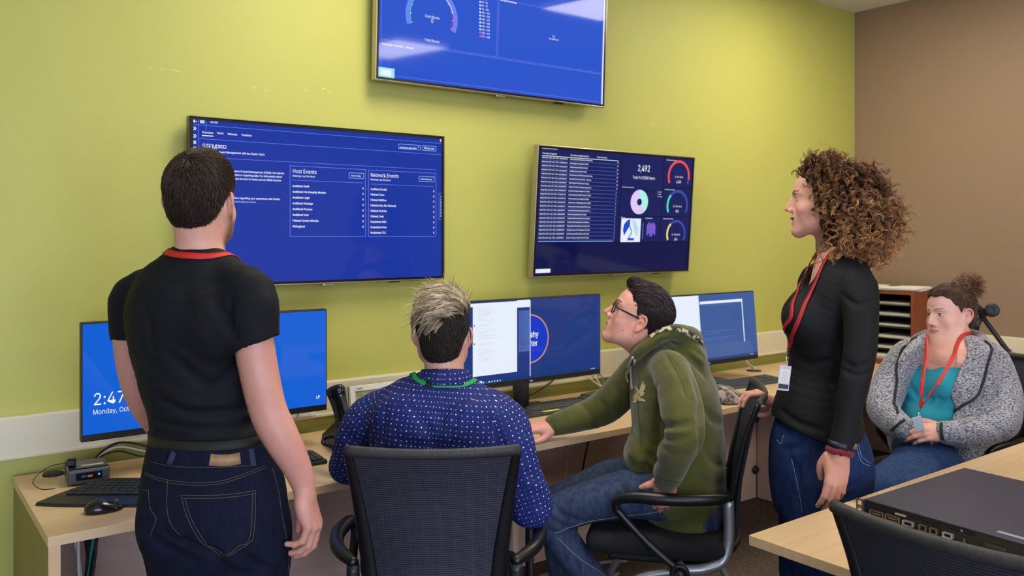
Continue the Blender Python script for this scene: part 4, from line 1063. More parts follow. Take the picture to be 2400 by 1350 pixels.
def two_tone(c0, c1, jit=.25):
    def f(n, rg, Q):
        j = (1+jit*rg.normal(size=(n, 1)))
        return np.stack([np.tile(np.array(lin(c0)), (n, 1))*j, np.tile(np.array(lin(c1)), (n, 1))*j], 1).clip(0, 1)
    return f
def fold_noise(amp, s, ax=None, seed=0):
    """wrinkles: noise stretched by the 3 factors in s, along own axes ax"""
    A = np.eye(3) if ax is None else np.asarray(ax)
    def f(P):
        Q = (P@A.T.astype(F4))*np.array(s, F4); x, y, z = Q.T
        a = np.sin(x+1.6*np.sin(.7*y+.3*z+seed)+seed)*np.sin(y*.8+1.3*np.sin(.6*x+z*.5+seed*2)); b = np.sin(z+1.8*np.sin(.5*x+.8*y+seed))
        return (amp*(a*.5+b*.5)).astype(F4)
    return ('n', (f, V(0, 0, 0), 99.), 0)
def crease(pts, r, k=.02, deep=.9, op='s'):
    return (op, path(pts, r if not np.isscalar(r) else [r]*len(pts), 3), k)
def creases(sol, lst, k=.02, s=1.):
    """press shallow folds into the side of a solid that the photo shows"""
    out = []
    for pts, r in lst:
        q = []
        for u, v in pts:
            h_ = hit(sol, u, v)
            if h_ is not None: q.append(h_)
        if len(q) < 2: continue
        q = settle(sol, catmull(np.array(q), 3), r*.45, 3); n = len(q); t = np.linspace(0, 1, n); rr = r*s*np.sin(np.pi*np.clip(t*.94+.03, 0, 1))**.6
        q = q+grads(sol, q.astype(F4), .004)*((r*.9-rr)[:, None])
        out.append(('s', path(q, rr, 1), k))
    sol += out
def stitched(mb, solid, uv, m, r=.0009, lift=.0006, n=8, dash=False):
    """a seam lying on the solid through photo points"""
    P = [hit(solid, u, v) for u, v in uv]; P = [p for p in P if p is not None]
    if len(P) < 2: return
    q = settle(solid, catmull(P, n), lift, 3)
    mb.tube(q, r, m, 4)
def ribbon(mb, P, N, w, m, t=.0012):
    """flat band through P with face normals N"""
    P = np.asarray(P); N = np.asarray(N); T = np.gradient(P, axis=0); T /= np.maximum(np.linalg.norm(T, axis=1, keepdims=True), 1e-9)
    S_ = np.cross(T, N); S_ /= np.maximum(np.linalg.norm(S_, axis=1, keepdims=True), 1e-9); N2 = np.cross(S_, T); n = len(P)
    vs = np.concatenate([P-S_*w/2-N2*t/2, P+S_*w/2-N2*t/2, P+S_*w/2+N2*t/2, P-S_*w/2+N2*t/2]); fs = []
    for i in range(n-1):
        for a, b in ((0, 1), (1, 2), (2, 3), (3, 0)): fs.append((a*n+i, b*n+i, b*n+i+1, a*n+i+1))
    fs += [(0, 3*n, 2*n, n), (n-1, 2*n-1, 3*n-1, 4*n-1)]
    mb.add(vs, fs, m, True)
def drape(mb, solid, pts, w, m, lift=.0015, n=8):
    """flat band pulled onto the solid wherever it would sink into it"""
    q = catmull(pts, n).astype(F4)
    for _ in range(4):
        d = evals(solid, q); bad = d < lift
        if bad.any(): g = grads(solid, q[bad], .004); q[bad] += g*(lift-d[bad])[:, None]
    g = grads(solid, q, .006)
    ribbon(mb, q.astype(float), g.astype(float), w, m)
def shoe(mb, ankle, f, m, sole):
    f = nz(V(f[0], f[1], 0)); r = V(f[1], -f[0], 0); g = V(ankle[0], ankle[1], 0)
    pts = [g-f*.06+V(0, 0, .05), g+V(0, 0, .06), g+f*.08+V(0, 0, .045), g+f*.17+V(0, 0, .035)]
    mb.tube(catmull(pts, 4), list(np.interp(np.linspace(0, 1, 13), [0, .15, .6, 1], [.03, .043, .045, .03])), m, 14, up=V(0, 0, 1), flat=.75)
    mb.box(g+f*.055+V(0, 0, .0075), (.085, .27, .014), sole, [r, f, V(0, 0, 1)], .006)
M['shoe'] = mat('dark_shoe', '#1d1c1e', .5); M['sole'] = mat('shoe_sole', '#b9b4aa', .6)
def denim(name, dark, light, wash=.5):
    m = mat(name, dark, .85, noise=((70, 70, 26), light, .25, .85), bump=((1500, 1500, 500), .35, .0012), spec=.15); return m
M['tan_thread'] = mat('tan_thread', '#75664e', .8); M['red_strap'] = mat('red_lanyard_cloth', '#c8261f', .6); M['red_dull'] = mat('dark_red_lanyard_cloth', '#a5141c', .6)
# ================================================================ man standing with his back to the camera
def build_standing_man():
    d0 = 2.07
    base = at(505, 1200, d0); root = empty('person', (base[0], base[1], 0), 'standing man seen from behind in black t-shirt, dark jeans and red lanyard', 'person')
    VA = 17; P_, C_, H_ = VA+36, VA+30, VA+24
    pr_, cr_ = az(P_+90), az(C_+90); cf = az(C_)
    O = at(473, 482, 2.10); R = frame(H_, 4, 1); s = .955
    # body
    neck = [O-V(0, 0, .035)-az(H_)*.028, at(470, 590, 2.09), at(466, 650, 2.07)]
    b = xf(head_solid(True), O, R, s)
    b.append(U_(path(neck, [.056, .0565, .046], 3), .03))
    b.append(U_(loft([at(462, 640, 2.07), at(455, 700, 2.07), at(450, 800, 2.07), at(470, 960, 2.07)], [.07, .145, .14, .11], [.05, .075, .085, .075], cr_), .05))
    RA = [at(590, 690, 1.995), at(596, 806, 1.985), at(625, 950, 1.985), at(655, 1018, 1.99), at(694, 1090, 2.005), at(712, 1140, 2.01)]
    b.append(U_(path(RA, [.043, .0455, .043, .042, .034, .0265], 4), .03))
    sc = np.stack([CR, CF, CU]); dn = lambda x, y, z: nz(V(x, y, z)@sc)
    hs, nl = hand_solid(RA[-1]+dn(.12, 0, -1)*.012, dn(.24, .02, -1), dn(1, -.12, .1), -1, 1.0, curl=(.42, .47, .52, .6), spread=.03, thumb=[(.026, .018, -.012), (.036, .048, -.03), (.034, .075, -.042), (.028, .098, -.05)])
    b += hs
    LA = [at(318, 692, 2.15), at(309, 800, 2.16), at(328, 915, 2.2), at(365, 985, 2.28), at(408, 1040, 2.37)]
    b.append(U_(path(LA, [.043, .0445, .041, .037, .027], 4), .03))
    ld = nz(LA[-1]-LA[-2]); h2, nl2 = hand_solid(LA[-1]+ld*.012, nz(ld+V(0, 0, -.4)), nz(V(-.3, .2, 1)), 1, 1.0, curl=(.25, .3, .35, .4))
    b += h2
    def col(P):
        Q = ((P-O)@R.T)/s; h = head_colour(Q, '#dba28a', stubble=('#4b3528', .8), flush=.5)
        k = sstep(.165, .11, np.linalg.norm(P-O, axis=1))
        C = skin_noise(P, '#cf9683', 2); C = mixc(C, np.array(lin('#f0c4b4')), nail_mask(P, nl+nl2)*.45)
        return mixc(C, h, k)
    solid_obj('body', b, .0017, M['skin'], root, colour=col)
    # t-shirt
    def sleeve(A, u, v, n_, r):
        e = at(u, v, 1.985 if u > 400 else 2.16)
        return e
    arms = [U_(path(RA, [.043, .0455, .043, .042, .034, .0265], 4), 0), U_(path(LA, [.043, .0445, .041, .037, .027], 4), 0)]
    tee = [U_(path([at(540, 648, 2.03), RA[0], at(598, 760, 1.985), at(603, 830, 1.985)], [.040, .055, .0545, .0535], 3), 0), U_(path([at(385, 650, 2.12), LA[0], at(308, 750, 2.155), at(308, 830, 2.165)], [.040, .055, .053, .051], 3), 0)]
    # sleeve ends: cut across, open round the arm
    cutR, cutL = at(600, 803, 1.985), at(309, 803, 2.165)
    dR, dL = nz(V(.28, .05, -1)@sc), nz(V(-.02, .1, -1)@sc)
    def cutf(c, dd, rad__):
        return (lambda P: np.maximum(-((P-c.astype(F4))@dd.astype(F4)), np.sqrt(((P-(c+dd*.05).astype(F4))**2).sum(1))-rad__)), c, rad__+.05
    tee.append(D_(cutf(cutR, dR, .085), .004)); tee.append(D_(cutf(cutL, dL, .08), .004))
    def inner(c, dd):
        return (lambda P: np.maximum(np.maximum(evals(arms, P)-F4(.0035), -((P-(c-dd*.016).astype(F4))@dd.astype(F4))), np.sqrt(((P-c.astype(F4))**2).sum(1))-.09)), c, .09
    tee.append(D_(inner(cutR, dR), .001)); tee.append(D_(inner(cutL, dL), .001))
    tee.append(U_(loft([at(465, 613, 2.08), at(460, 648, 2.075), at(457, 690, 2.07), at(450, 760, 2.07), at(457, 850, 2.07), at(470, 930, 2.07), at(480, 1000, 2.07), at(484, 1046, 2.07)],
                   [.066, .118, .158, .165, .150, .135, .132, .141], [.062, .078, .098, .116, .108, .098, .098, .107], cr_, 4), .02))
    # shoulder blades
    tee.append(U_(ell(at(520, 760, 1.975), (.06, .03, .07), frame(C_-20)), .05)); tee.append(U_(ell(at(392, 750, 2.02), (.055, .03, .07), frame(C_+20)), .05))
    # folds
    creases(tee, (([(545, 690), (535, 740), (552, 790)], .007), ([(505, 705), (525, 745), (545, 790)], .006), ([(375, 930), (430, 965), (520, 970), (590, 950)], .008), ([(365, 985), (440, 1005), (540, 1005), (605, 985)], .007), ([(370, 1018), (450, 1030), (560, 1022)], .006), ([(395, 830), (450, 880), (520, 930)], .006), ([(560, 850), (530, 890), (470, 935)], .006), ([(340, 700), (352, 760), (350, 815)], .006)), .022)
    tee.append(fold_noise(.0042, (12, 22, 26), np.stack([cr_, cf, CU]), 1)); tee.append(fold_noise(.0016, (40, 50, 60), None, 4))
    tee.append(D_(path([at(470, 505, 2.09), at(469, 548, 2.088)], [.062, .0575], 1), .004))
    hemc = at(484, 1022, 2.07); tee.append(('i', (lambda P: ((hemc[2]-.012)-P[:, 2]-.01*np.sin(P[:, 0]*22)).astype(F4), hemc, 9.), .004))
    m = mat('black_tshirt', '#0a0c12', .8, bump=((26, 26, 26), .3, .01), spec=.3); m2 = M['red_strap']
    t_ = solid_obj('tshirt', tee, .003, m, root)
    hm = MB()
    seam = mat('black_seam', '#101114', .9)
    stitched(hm, tee, [(548, 815), (580, 812), (612, 803), (644, 790)], seam, .0012, .0002); stitched(hm, tee, [(605, 645), (572, 690), (556, 735), (553, 790)], seam, .0011, .0002); stitched(hm, tee, [(293, 789), (312, 797), (326, 797)], seam, .0012, .0002)
    hm.build('seam', t_)
    # jeans
    jm = denim('dark_denim', '#0f1222', '#191e32')
    waist = at(487, 1026, 2.07); hip = at(500, 1190, 2.065); pf = az(P_)
    je = [U_(loft([waist, at(490, 1080, 2.07), at(495, 1140, 2.07), hip, at(508, 1270, 2.065)], [.151, .164, .182, .188, .176], [.108, .117, .130, .138, .128], pr_, 4), 0)]
    for sx, uu, vv in ((1, 588, 1.99), (-1, 441, 2.12)):
        h0 = at(508, 1240, 2.065)+pr_*sx*.088; k0 = V(h0[0], h0[1], .50)+pr_*sx*.012+pf*.01; a0 = V(h0[0], h0[1], .11)+pr_*sx*.03
        je.append(U_(path([h0, (h0+k0)/2+pf*.004, k0, (k0+a0)/2-pf*.012, a0], [.100, .086, .066, .064, .058], 3), .025))
        je.append(U_(ell(at(508, 1222, 2.065)+pr_*sx*.082-pf*.062, (.078, .072, .085), frame(P_)), .03))
    je.append(D_(path([hit(je, 505, 1300) if hit(je, 505, 1300) is not None else at(505, 1300, 1.95), at(400, 1245, 1.95)], [.004, .003], 1), .02))
    je.append(('i', (lambda P: (P[:, 2]-(waist[2]-.004)).astype(F4), waist, 9.), .003))
    creases(je, (([(560, 1290), (600, 1325), (680, 1340)], .006), ([(350, 1255), (400, 1290), (450, 1310)], .006), ([(530, 1330), (560, 1345), (600, 1350)], .005)))
    creases(je, [([(500, 1285), (511, 1318), (519, 1352)], .013)], .02)
    je.append(fold_noise(.0015, (20, 20, 34), None, 2))
    j_ = solid_obj('jeans', je, .0032, jm, root)
    st = MB(); tt = M['tan_thread']
    for uv in ([(338, 1106), (393, 1125), (450, 1131), (507, 1129), (560, 1115), (621, 1091)], [(339, 1111), (393, 1131), (450, 1137), (507, 1135), (560, 1121), (622, 1097)], [(392, 1125), (391, 1170), (397, 1220), (423, 1254)],
               [(425, 1161), (500, 1161), (560, 1156), (599, 1149)], [(427, 1168), (500, 1168), (560, 1163), (598, 1156)], [(425, 1161), (440, 1215), (469, 1268), (518, 1304)], [(599, 1149), (598, 1210), (592, 1266)], [(592, 1266), (560, 1288), (518, 1304)], [(434, 1166), (448, 1214), (475, 1262), (520, 1297), (558, 1281), (585, 1261), (592, 1155)],
               [(322, 1148), (335, 1150), (347, 1148)], [(347, 1148), (352, 1190), (366, 1218), (352, 1255)], [(638, 1098), (655, 1160), (667, 1235), (675, 1342)], [(352, 1082), (420, 1094), (500, 1095), (600, 1091)]):
        stitched(st, je, uv, tt, .0005, .0002)
    st.build('stitching', j_)
    lp = mat('belt_loop_denim', '#2b3146', .85)
    for uv in ([(412, 1046), (406, 1064), (396, 1088)], [(588, 1052), (591, 1070), (594, 1092)]):
        wb = MB(); P = [hit(je, u, v) for u, v in uv]; P = [x for x in P if x is not None]
        if len(P) < 2: continue
        P = np.array(P); P = catmull(P-nz(ray(500, 1070))*.004, 4); ribbon(wb, P, np.tile(-nz(ray(500, 1070)), (len(P), 1)), .0125, lp, .004); wb.build('belt_loop', j_)
    bl = MB(); 
    ang = np.linspace(0, 2*pi, 40, endpoint=False); c = at(486, 1026, 2.07)
    bp = [c+pr_*.148*cos(a)+pf*.106*sin(a) for a in ang]; bn = [nz(pr_*cos(a)/.148+pf*sin(a)/.106) for a in ang]
    ribbon(bl, bp+[bp[0]], bn+[bn[0]], .034, mat('black_leather', '#14130d', .7), .004); bl.build('belt', root)
    pt = MB(); q = [hit(je, u, v) for u, v in ((492, 1077), (515, 1079), (540, 1078), (563, 1074))]; q = catmull(np.array(q), 4); q = settle(je, q, .002, 3)
    ribbon(pt, q, grads(je, q.astype(F4), .004).astype(float), .026, mat('tan_leather_patch', '#a8845c', .6, noise=((60, 60, 60), '#8f6b48', .35, .7)), .0016); pt.build('leather_patch', j_)
    sh = MB()
    for sx in (1, -1):
        h0 = at(508, 1240, 2.065)+pr_*sx*.118; shoe(sh, V(h0[0], h0[1], .09), pf, M['shoe'], M['sole'])
    sh.build('shoes', root)
    # lanyard round the neck
    ly = MB(); neckc = at(469, 606, 2.085); full = tee
    N_ = 26; P = []
    for i in range(N_+1):
        a = pi*(-.28+1.56*i/N_); x, y = cos(a), -sin(a)
        P.append(neckc+cr_*x*.079+cf*y*.070+V(0, 0, .010-.006*x+(.0 if y < 0 else -.09*y)))
    Lf, Rt = P[-1], P[0]
    end = at(480, 800, 2.07)+cf*.122
    Pn = np.array([end]+P+[end]); Pn = catmull(Pn, 3)
    drape(ly, tee, P, .017, m2, .0018, 3)
    drape(ly, tee, [P[0], P[0]+cf*.03+V(0, 0, -.05), end+cr_*.03+V(0, 0, .08), end], .015, m2, .002, 6); drape(ly, tee, [P[-1], P[-1]+cf*.03+V(0, 0, -.05), end-cr_*.03+V(0, 0, .08), end], .015, m2, .002, 6)
    lo = ly.build('lanyard', root)
    bg = MB(); bc_ = end+cf*.012+V(0, 0, -.055); bg.box(bc_, (.056, .003, .086), M['white'], [cr_, cf, V(0, 0, 1)], .001); bg.tube([end+cf*.004, bc_+V(0, 0, .044)], .002, M['chrome'], 6); bg.build('badge', lo)
    # hair
    cap = hair_cap([((0, -.018, .050), (.0800, .103, .090)), ((0, .012, .080), (.066, .083, .066)), ((0, -.055, .0), (.064, .056, .066))], MALE_LINE, [((sx*.085, -.006, -.004), (.022, .026, .036)) for sx in (-1, 1)])
    crown = V(.0, -.075, .115)
    def fl(Q, N, rg):
        D = tangent(N, Q-crown); D /= np.maximum(np.linalg.norm(D, axis=1, keepdims=True), 1e-6)
        side = sstep(.09, .04, Q[:, 2])[:, None]; D = D*(1-side)+tangent(N, np.tile(V(0, .0, -1.), (len(Q), 1)))*side
        return D+N*(.035-.02*side)+rg.normal(size=Q.shape)*.07+tangent(N, np.stack([vnoise(Q, 60, k) for k in (1, 2, 3)], 1))*.35
    top = lambda Q, N: (sstep(.02, .07, Q[:, 2])+.0)*(N[:, 2] > -.2)
    grow_hair(root, O, R, s, cap, [dict(n=5200, where=lambda Q, N: 1.0*(Q[:, 2] > -.06), dir=fl, len=lambda Q, rg: (.012+.012*sstep(.0, .09, Q[:, 2]))*rg.uniform(.7, 1.2, len(Q)), r=.0008, cols=two_tone('#20150f', '#44301f', .3), nseg=4, wob=.02, flatten=.8),
                                   dict(n=3000, where=top, dir=fl, len=lambda Q, rg: .022*rg.uniform(.6, 1.2, len(Q)), r=.0008, cols=two_tone('#241811', '#553b28', .3), nseg=5, wob=.02, flatten=.6)], '#1d130e')
    return root
build_standing_man()
# ================================================================ man sitting with his back to the camera, dotted shirt
def dotted_shirt():
    m = mat('dotted_navy_shirt', '#1e2d6c', .8, spec=.25, bump=((35, 35, 35), .3, .01)); nt = m.node_tree; b = nt.nodes['Principled BSDF']
    a = nt.nodes.new('ShaderNodeAttribute'); a.attribute_name = 'pat'; col = None
    for i, (off, thr, c) in enumerate((((0, 0, 0), .10, '#f2c7c6'), ((.5, .5, 0), .07, '#93a9e6'))):
        mp = nt.nodes.new('ShaderNodeMapping'); mp.inputs['Rotation'].default_value = (0, 0, rad(45)); mp.inputs['Scale'].default_value = (52, 52, 52); mp.inputs['Location'].default_value = off
        v = nt.nodes.new('ShaderNodeTexVoronoi'); v.voronoi_dimensions = '2D'; v.inputs['Randomness'].default_value = .12; v.inputs['Scale'].default_value = 1
        lt = nt.nodes.new('ShaderNodeMath'); lt.operation = 'LESS_THAN'; lt.inputs[1].default_value = thr
        mx = nt.nodes.new('ShaderNodeMix'); mx.data_type = 'RGBA'
        nt.links.new(a.outputs['Vector'], mp.inputs[0]); nt.links.new(mp.outputs[0], v.inputs['Vector']); nt.links.new(v.outputs['Distance'], lt.inputs[0]); nt.links.new(lt.outputs[0], mx.inputs[0])
        if col is None: mx.inputs[6].default_value = (*lin('#1c2a66'), 1)
        else: nt.links.new(col, mx.inputs[6])
        mx.inputs[7].default_value = (*lin(c), 1); col = mx.outputs[2]
    nt.links.new(col, b.inputs['Base Color']); return m
def pattern(o, axes_, org):
    """cloth coordinates: length along and girth round the nearest of the given axes (list of (a, b))"""
    me = o.data; n = len(me.vertices); a = np.empty(n*3); me.vertices.foreach_get('co', a); P = a.reshape(-1, 3)+org
    best = np.full(n, 9.); uv = np.zeros((n, 3))
    for k, (p, q, r, ref) in enumerate(axes_):
        L = np.linalg.norm(q-p); t = (q-p)/L; w_ = P-p; l = w_@t; lc = np.clip(l, 0, L); d = np.linalg.norm(w_-np.outer(lc, t), axis=1)-r
        e1 = nz(ref-t*(ref@t)); e2 = np.cross(t, e1); th = np.arctan2(w_@e2, w_@e1)
        m_ = d < best; best[m_] = d[m_]; uv[m_, 0] = (th*r*1.0+k*.37)[m_]; uv[m_, 1] = l[m_]
    at_ = me.attributes.new('pat', 'FLOAT_VECTOR', 'POINT'); at_.data.foreach_set('vector', uv.ravel().astype(F4))
def build_man_dots():
    b0 = at(1012, 1300, 2.40); root = empty('person', (b0[0], b0[1], 0), 'seated man seen from behind with blond-tipped hair and dotted navy shirt', 'person')
    hT, hH = 36, 38; r_ = az(hT+90); f_ = az(hT); O = at(1038, 790, 2.47); R = frame(hH, 6, 1.5); s = .945
    b = xf(head_solid(True), O, R, s)
    b.append(U_(path([O-V(0, 0, .035)-az(hH)*.028, at(1043, 872, 2.44), at(1042, 925, 2.42)], [.054, .054, .050], 3), .03))
    b.append(U_(loft([at(1040, 915, 2.43), at(1030, 965, 2.43), at(1015, 1100, 2.40)], [.06, .14, .13], [.045, .07, .085], r_), .05))
    RA = [at(1180, 992, 2.41), at(1215, 1090, 2.38), at(1246, 1185, 2.40), at(1215, 1172, 2.52), at(1168, 1150, 2.68)]
    LA = [at(868, 978, 2.49), at(832, 1040, 2.50), at(815, 1092, 2.55), at(850, 1075, 2.68), at(905, 1062, 2.84)]
    b.append(U_(path(RA[2:], [.038, .036, .026], 3), .02)); b.append(U_(path(LA[2:], [.038, .036, .026], 3), .02)); b.append(U_(path(RA[:3], [.04, .036, .036], 3), .02)); b.append(U_(path(LA[:3], [.04, .036, .036], 3), .02))
    for A, sd in ((RA, -1), (LA, 1)):
        d = nz(A[-1]-A[-2]); hs, nl = hand_solid(A[-1]+d*.012, d, V(0, 0, 1), sd, 1.0, curl=(.3, .35, .4, .4)); b += hs
    def col(P):
        Q = ((P-O)@R.T)/s; h = head_colour(Q, '#d9a188'); k = sstep(.165, .11, np.linalg.norm(P-O, axis=1))
        return mixc(skin_noise(P, '#d69a80', 2), h, k)
    solid_obj('body', b, .0019, M['skin'], root, colour=col)
    sh = [U_(loft([at(1041, 905, 2.435), at(1037, 935, 2.43), at(1028, 975, 2.43), at(1020, 1050, 2.42), at(1012, 1150, 2.40), at(1010, 1235, 2.39), at(1010, 1290, 2.38)],
                  [.066, .125, .172, .188, .178, .172, .17], [.066, .082, .098, .118, .120, .122, .125], r_, 4), 0)]
    sh.append(U_(path([at(1105, 935, 2.43)]+RA[:3]+[RA[3]], [.05, .068, .060, .056, .050], 4), .03)); sh.append(U_(path([RA[2], RA[3], (RA[3]+RA[4]*2)/3], [.056, .050, .040], 3), .02))
    sh.append(U_(path([at(950, 930, 2.46)]+LA[:3], [.05, .066, .060, .052], 4), .03)); sh.append(U_(path([LA[2], LA[3], (LA[3]+LA[4]*2)/3], [.052, .048, .038], 3), .02))
    sh.append(U_(ell(at(1108, 1010, 2.33), (.07, .03, .08), frame(hT-20)), .06)); sh.append(U_(ell(at(940, 1000, 2.36), (.07, .03, .08), frame(hT+20)), .06))
    creases(sh, (([(905, 960), (890, 1010), (895, 1050)], .009), ([(880, 985), (870, 1030), (868, 1080)], .008), ([(1150, 985), (1165, 1030), (1160, 1070)], .008), ([(1180, 1040), (1200, 1100), (1215, 1150)], .006), ([(1215, 1195), (1240, 1165), (1275, 1160)], .007), ([(1225, 1215), (1250, 1190), (1280, 1185)], .006),
                   ([(960, 950), (1000, 1000), (1010, 1040)], .006), ([(1080, 955), (1060, 1000), (1050, 1040)], .007), ([(1215, 1125), (1240, 1110), (1262, 1125)], .005), ([(930, 1030), (980, 1045), (1030, 1040)], .006), ([(810, 1010), (830, 1040), (825, 1080)], .006), ([(1110, 1000), (1090, 1035), (1040, 1050)], .005)), 0.024)
    sh.append(fold_noise(.0032, (16, 26, 24), np.stack([r_, f_, CU]), 3)); sh.append(fold_noise(.0014, (50, 44, 60), None, 6))
    sh.append(D_(path([at(1044, 850, 2.44), at(1043, 846, 2.445)], [.058, .050], 1), .004))
    m = dotted_shirt(); o = solid_obj('shirt', sh, .0034, m, root)
    axs = [(at(1010, 1290, 2.39), at(1040, 930, 2.43), .15, f_), (RA[0], RA[2], .06, f_), (RA[2], RA[4], .05, V(0, 0, 1)), (LA[0], LA[2], .06, f_), (LA[2], LA[4], .05, V(0, 0, 1))]
    pattern(o, axs, np.array(ORG[root.name]))
    # collar: two turned over bands round the neck
    cb = MB(); c = at(1043, 897, 2.437); N_ = 40; vs = []; fs = []
    prof = [(.0, .058, -.012), (.0, .0585, .012), (.0, .060, .030), (.0, .0635, .034), (.0, .068, .026), (.0, .074, .004), (.0, .079, -.010), (.0, .076, -.012), (.0, .070, .002), (.0, .063, .0)]
    for i in range(N_+1):
        a = pi*(-.42+1.84*i/N_); x, y = cos(a), -sin(a)
        for _, rr, h in prof: vs.append(c+r_*x*rr*1.06+f_*y*rr+V(0, 0, h+y*-.012+.004))
    k = len(prof)
    for i in range(N_): fs += [(i*k+j, i*k+(j+1) % k, (i+1)*k+(j+1) % k, (i+1)*k+j) for j in range(k)]
    cb.add(vs, fs, m, True); co = cb.build('collar', o); pattern(co, [(c-V(0, 0, .1), c+V(0, 0, .1), .07, f_)], np.array(ORG[root.name]))
    sm = MB(); stitched(sm, sh, [(862, 975), (880, 960), (930, 948), (1030, 962), (1120, 972), (1170, 985)], mat('navy_seam', '#16204e', .9), .0009, .0002); sm.build('seam', o)
    ly = MB(); gm = mat('green_lanyard_cloth', '#1f9c4c', .6); P = []
    for i in range(25):
        a = pi*(-.32+1.64*i/24); x, y = cos(a), -sin(a); P.append(c+r_*x*.080+f_*y*.076+V(0, 0, -.006+y*-.012-(.10*max(y, 0))))
    e = at(1020, 1080, 2.43)+f_*.16; P = catmull([e+r_*.02]+P+[e-r_*.02], 3); drape(ly, sh, P, .014, gm, .002, 2)
    q = P[(len(P)*56)//100:(len(P)*56)//100+5]; drape(ly, sh, q, .0165, M['black'], .0032, 2); ly.build('lanyard', root)
    # jeans, seated
    jm = denim('mid_denim', '#1c2a52', '#2f4478'); hc = at(1010, 1330, 2.40); hc[2] = .575; je = [U_(ell(hc, (.185, .15, .12), frame(hT)), 0)]
    sb = MB()
    for sx in (1, -1):
        h0 = hc+r_*sx*.09+V(0, 0, .0); k0 = h0+f_*.43+r_*sx*.05+V(0, 0, .02); a0 = V(k0[0], k0[1], .11)-f_*.04
        je.append(U_(path([h0, (h0+k0)/2, k0], [.105, .088, .068], 3), .03)); je.append(U_(path([k0, (k0+a0)/2, a0], [.066, .058, .05], 3), .01)); shoe(sb, V(a0[0], a0[1], .09), f_, M['shoe'], M['sole'])
    solid_obj('jeans', je, .006, jm, root); sb.build('shoes', root)
    # hair: short dark sides, long blond tips on top
    LINE = [(-.2, -.06), (-.085, -.066), (-.05, -.058), (-.034, -.03), (-.026, .004), (-.012, .034), (.004, .036), (.010, -.008), (.024, -.005), (.030, .03), (.045, .046), (.060, .08), (.13, .10)]
    cap = hair_cap([((0, -.014, .047), (.0805, .1015, .090)), ((0, -.058, -.012), (.060, .052, .062)), ((0, .0, .084), (.066, .083, .058)), ((-.024, .03, .102), (.046, .05, .038))], LINE, [((sx*.085, -.006, -.004), (.022, .026, .036)) for sx in (-1, 1)])
    def fside(Q, N, rg): return tangent(N, np.tile(V(0, -.15, -1.), (len(Q), 1)))+N*.22+rg.normal(size=Q.shape)*.12
    def ftop(Q, N, rg):
        cx = V(.02, -.05, .11); w_ = Q-cx
        D = tangent(N, np.stack([-(Q[:, 2]-.035), -.02+0*Q[:, 0], (Q[:, 0]+.045)*.9], 1)*12); back = sstep(-.055, -.085, Q[:, 1])[:, None]
        D = D*(1-.5*back)+tangent(N, np.tile(V(-.5, 0, -.6), (len(Q), 1)))*.5*back
        lk = np.stack([vnoise(Q, 38, k) for k in (1, 2, 3)], 1)
        return D+N*(.03+.12*sstep(.0, .06, Q[:, 1]))[:, None]+tangent(N, lk)*.55+rg.normal(size=Q.shape)*.05
    topw = lambda Q, N: sstep(.066, .092, Q[:, 2]-.35*np.clip(Q[:, 1]+.1, -.1, 0)+.0*Q[:, 0])*1.
    blond = lambda n, rg, Q: np.stack([np.array(lin('#5a4532'))*(1+.3*rg.normal(size=(n, 1))), mixc(np.tile(np.array(lin('#8f7550')), (n, 1)), np.array(lin('#e6d6b4')), np.clip(rg.random(n)*1.2, 0, 1))], 1).clip(0, 1)
    grow_hair(root, O, R, s, cap, [dict(n=5600, where=lambda Q, N: 1.*(Q[:, 2] < .085), dir=fside, len=lambda Q, rg: (.008+.010*sstep(-.04, .06, Q[:, 2]))*rg.uniform(.7, 1.2, len(Q)), r=.0007, cols=two_tone('#1d1713', '#33281f', .3), nseg=3, flatten=.8, wob=.02),
                                   dict(n=800, where=topw, dir=ftop, len=lambda Q, rg: .056*rg.uniform(.6, 1.25, len(Q)), r=.00085, cols=blond, nseg=8, wob=.03, grav=.3, keep=.003, flatten=.35, clump=(8, .0016)),
                                   dict(n=160, where=topw, dir=ftop, len=lambda Q, rg: .068*rg.uniform(.6, 1.25, len(Q)), r=.0005, cols=blond, nseg=9, wob=.1, grav=.15, clump=(3, .001))], '#2a211a')
    return root
build_man_dots()
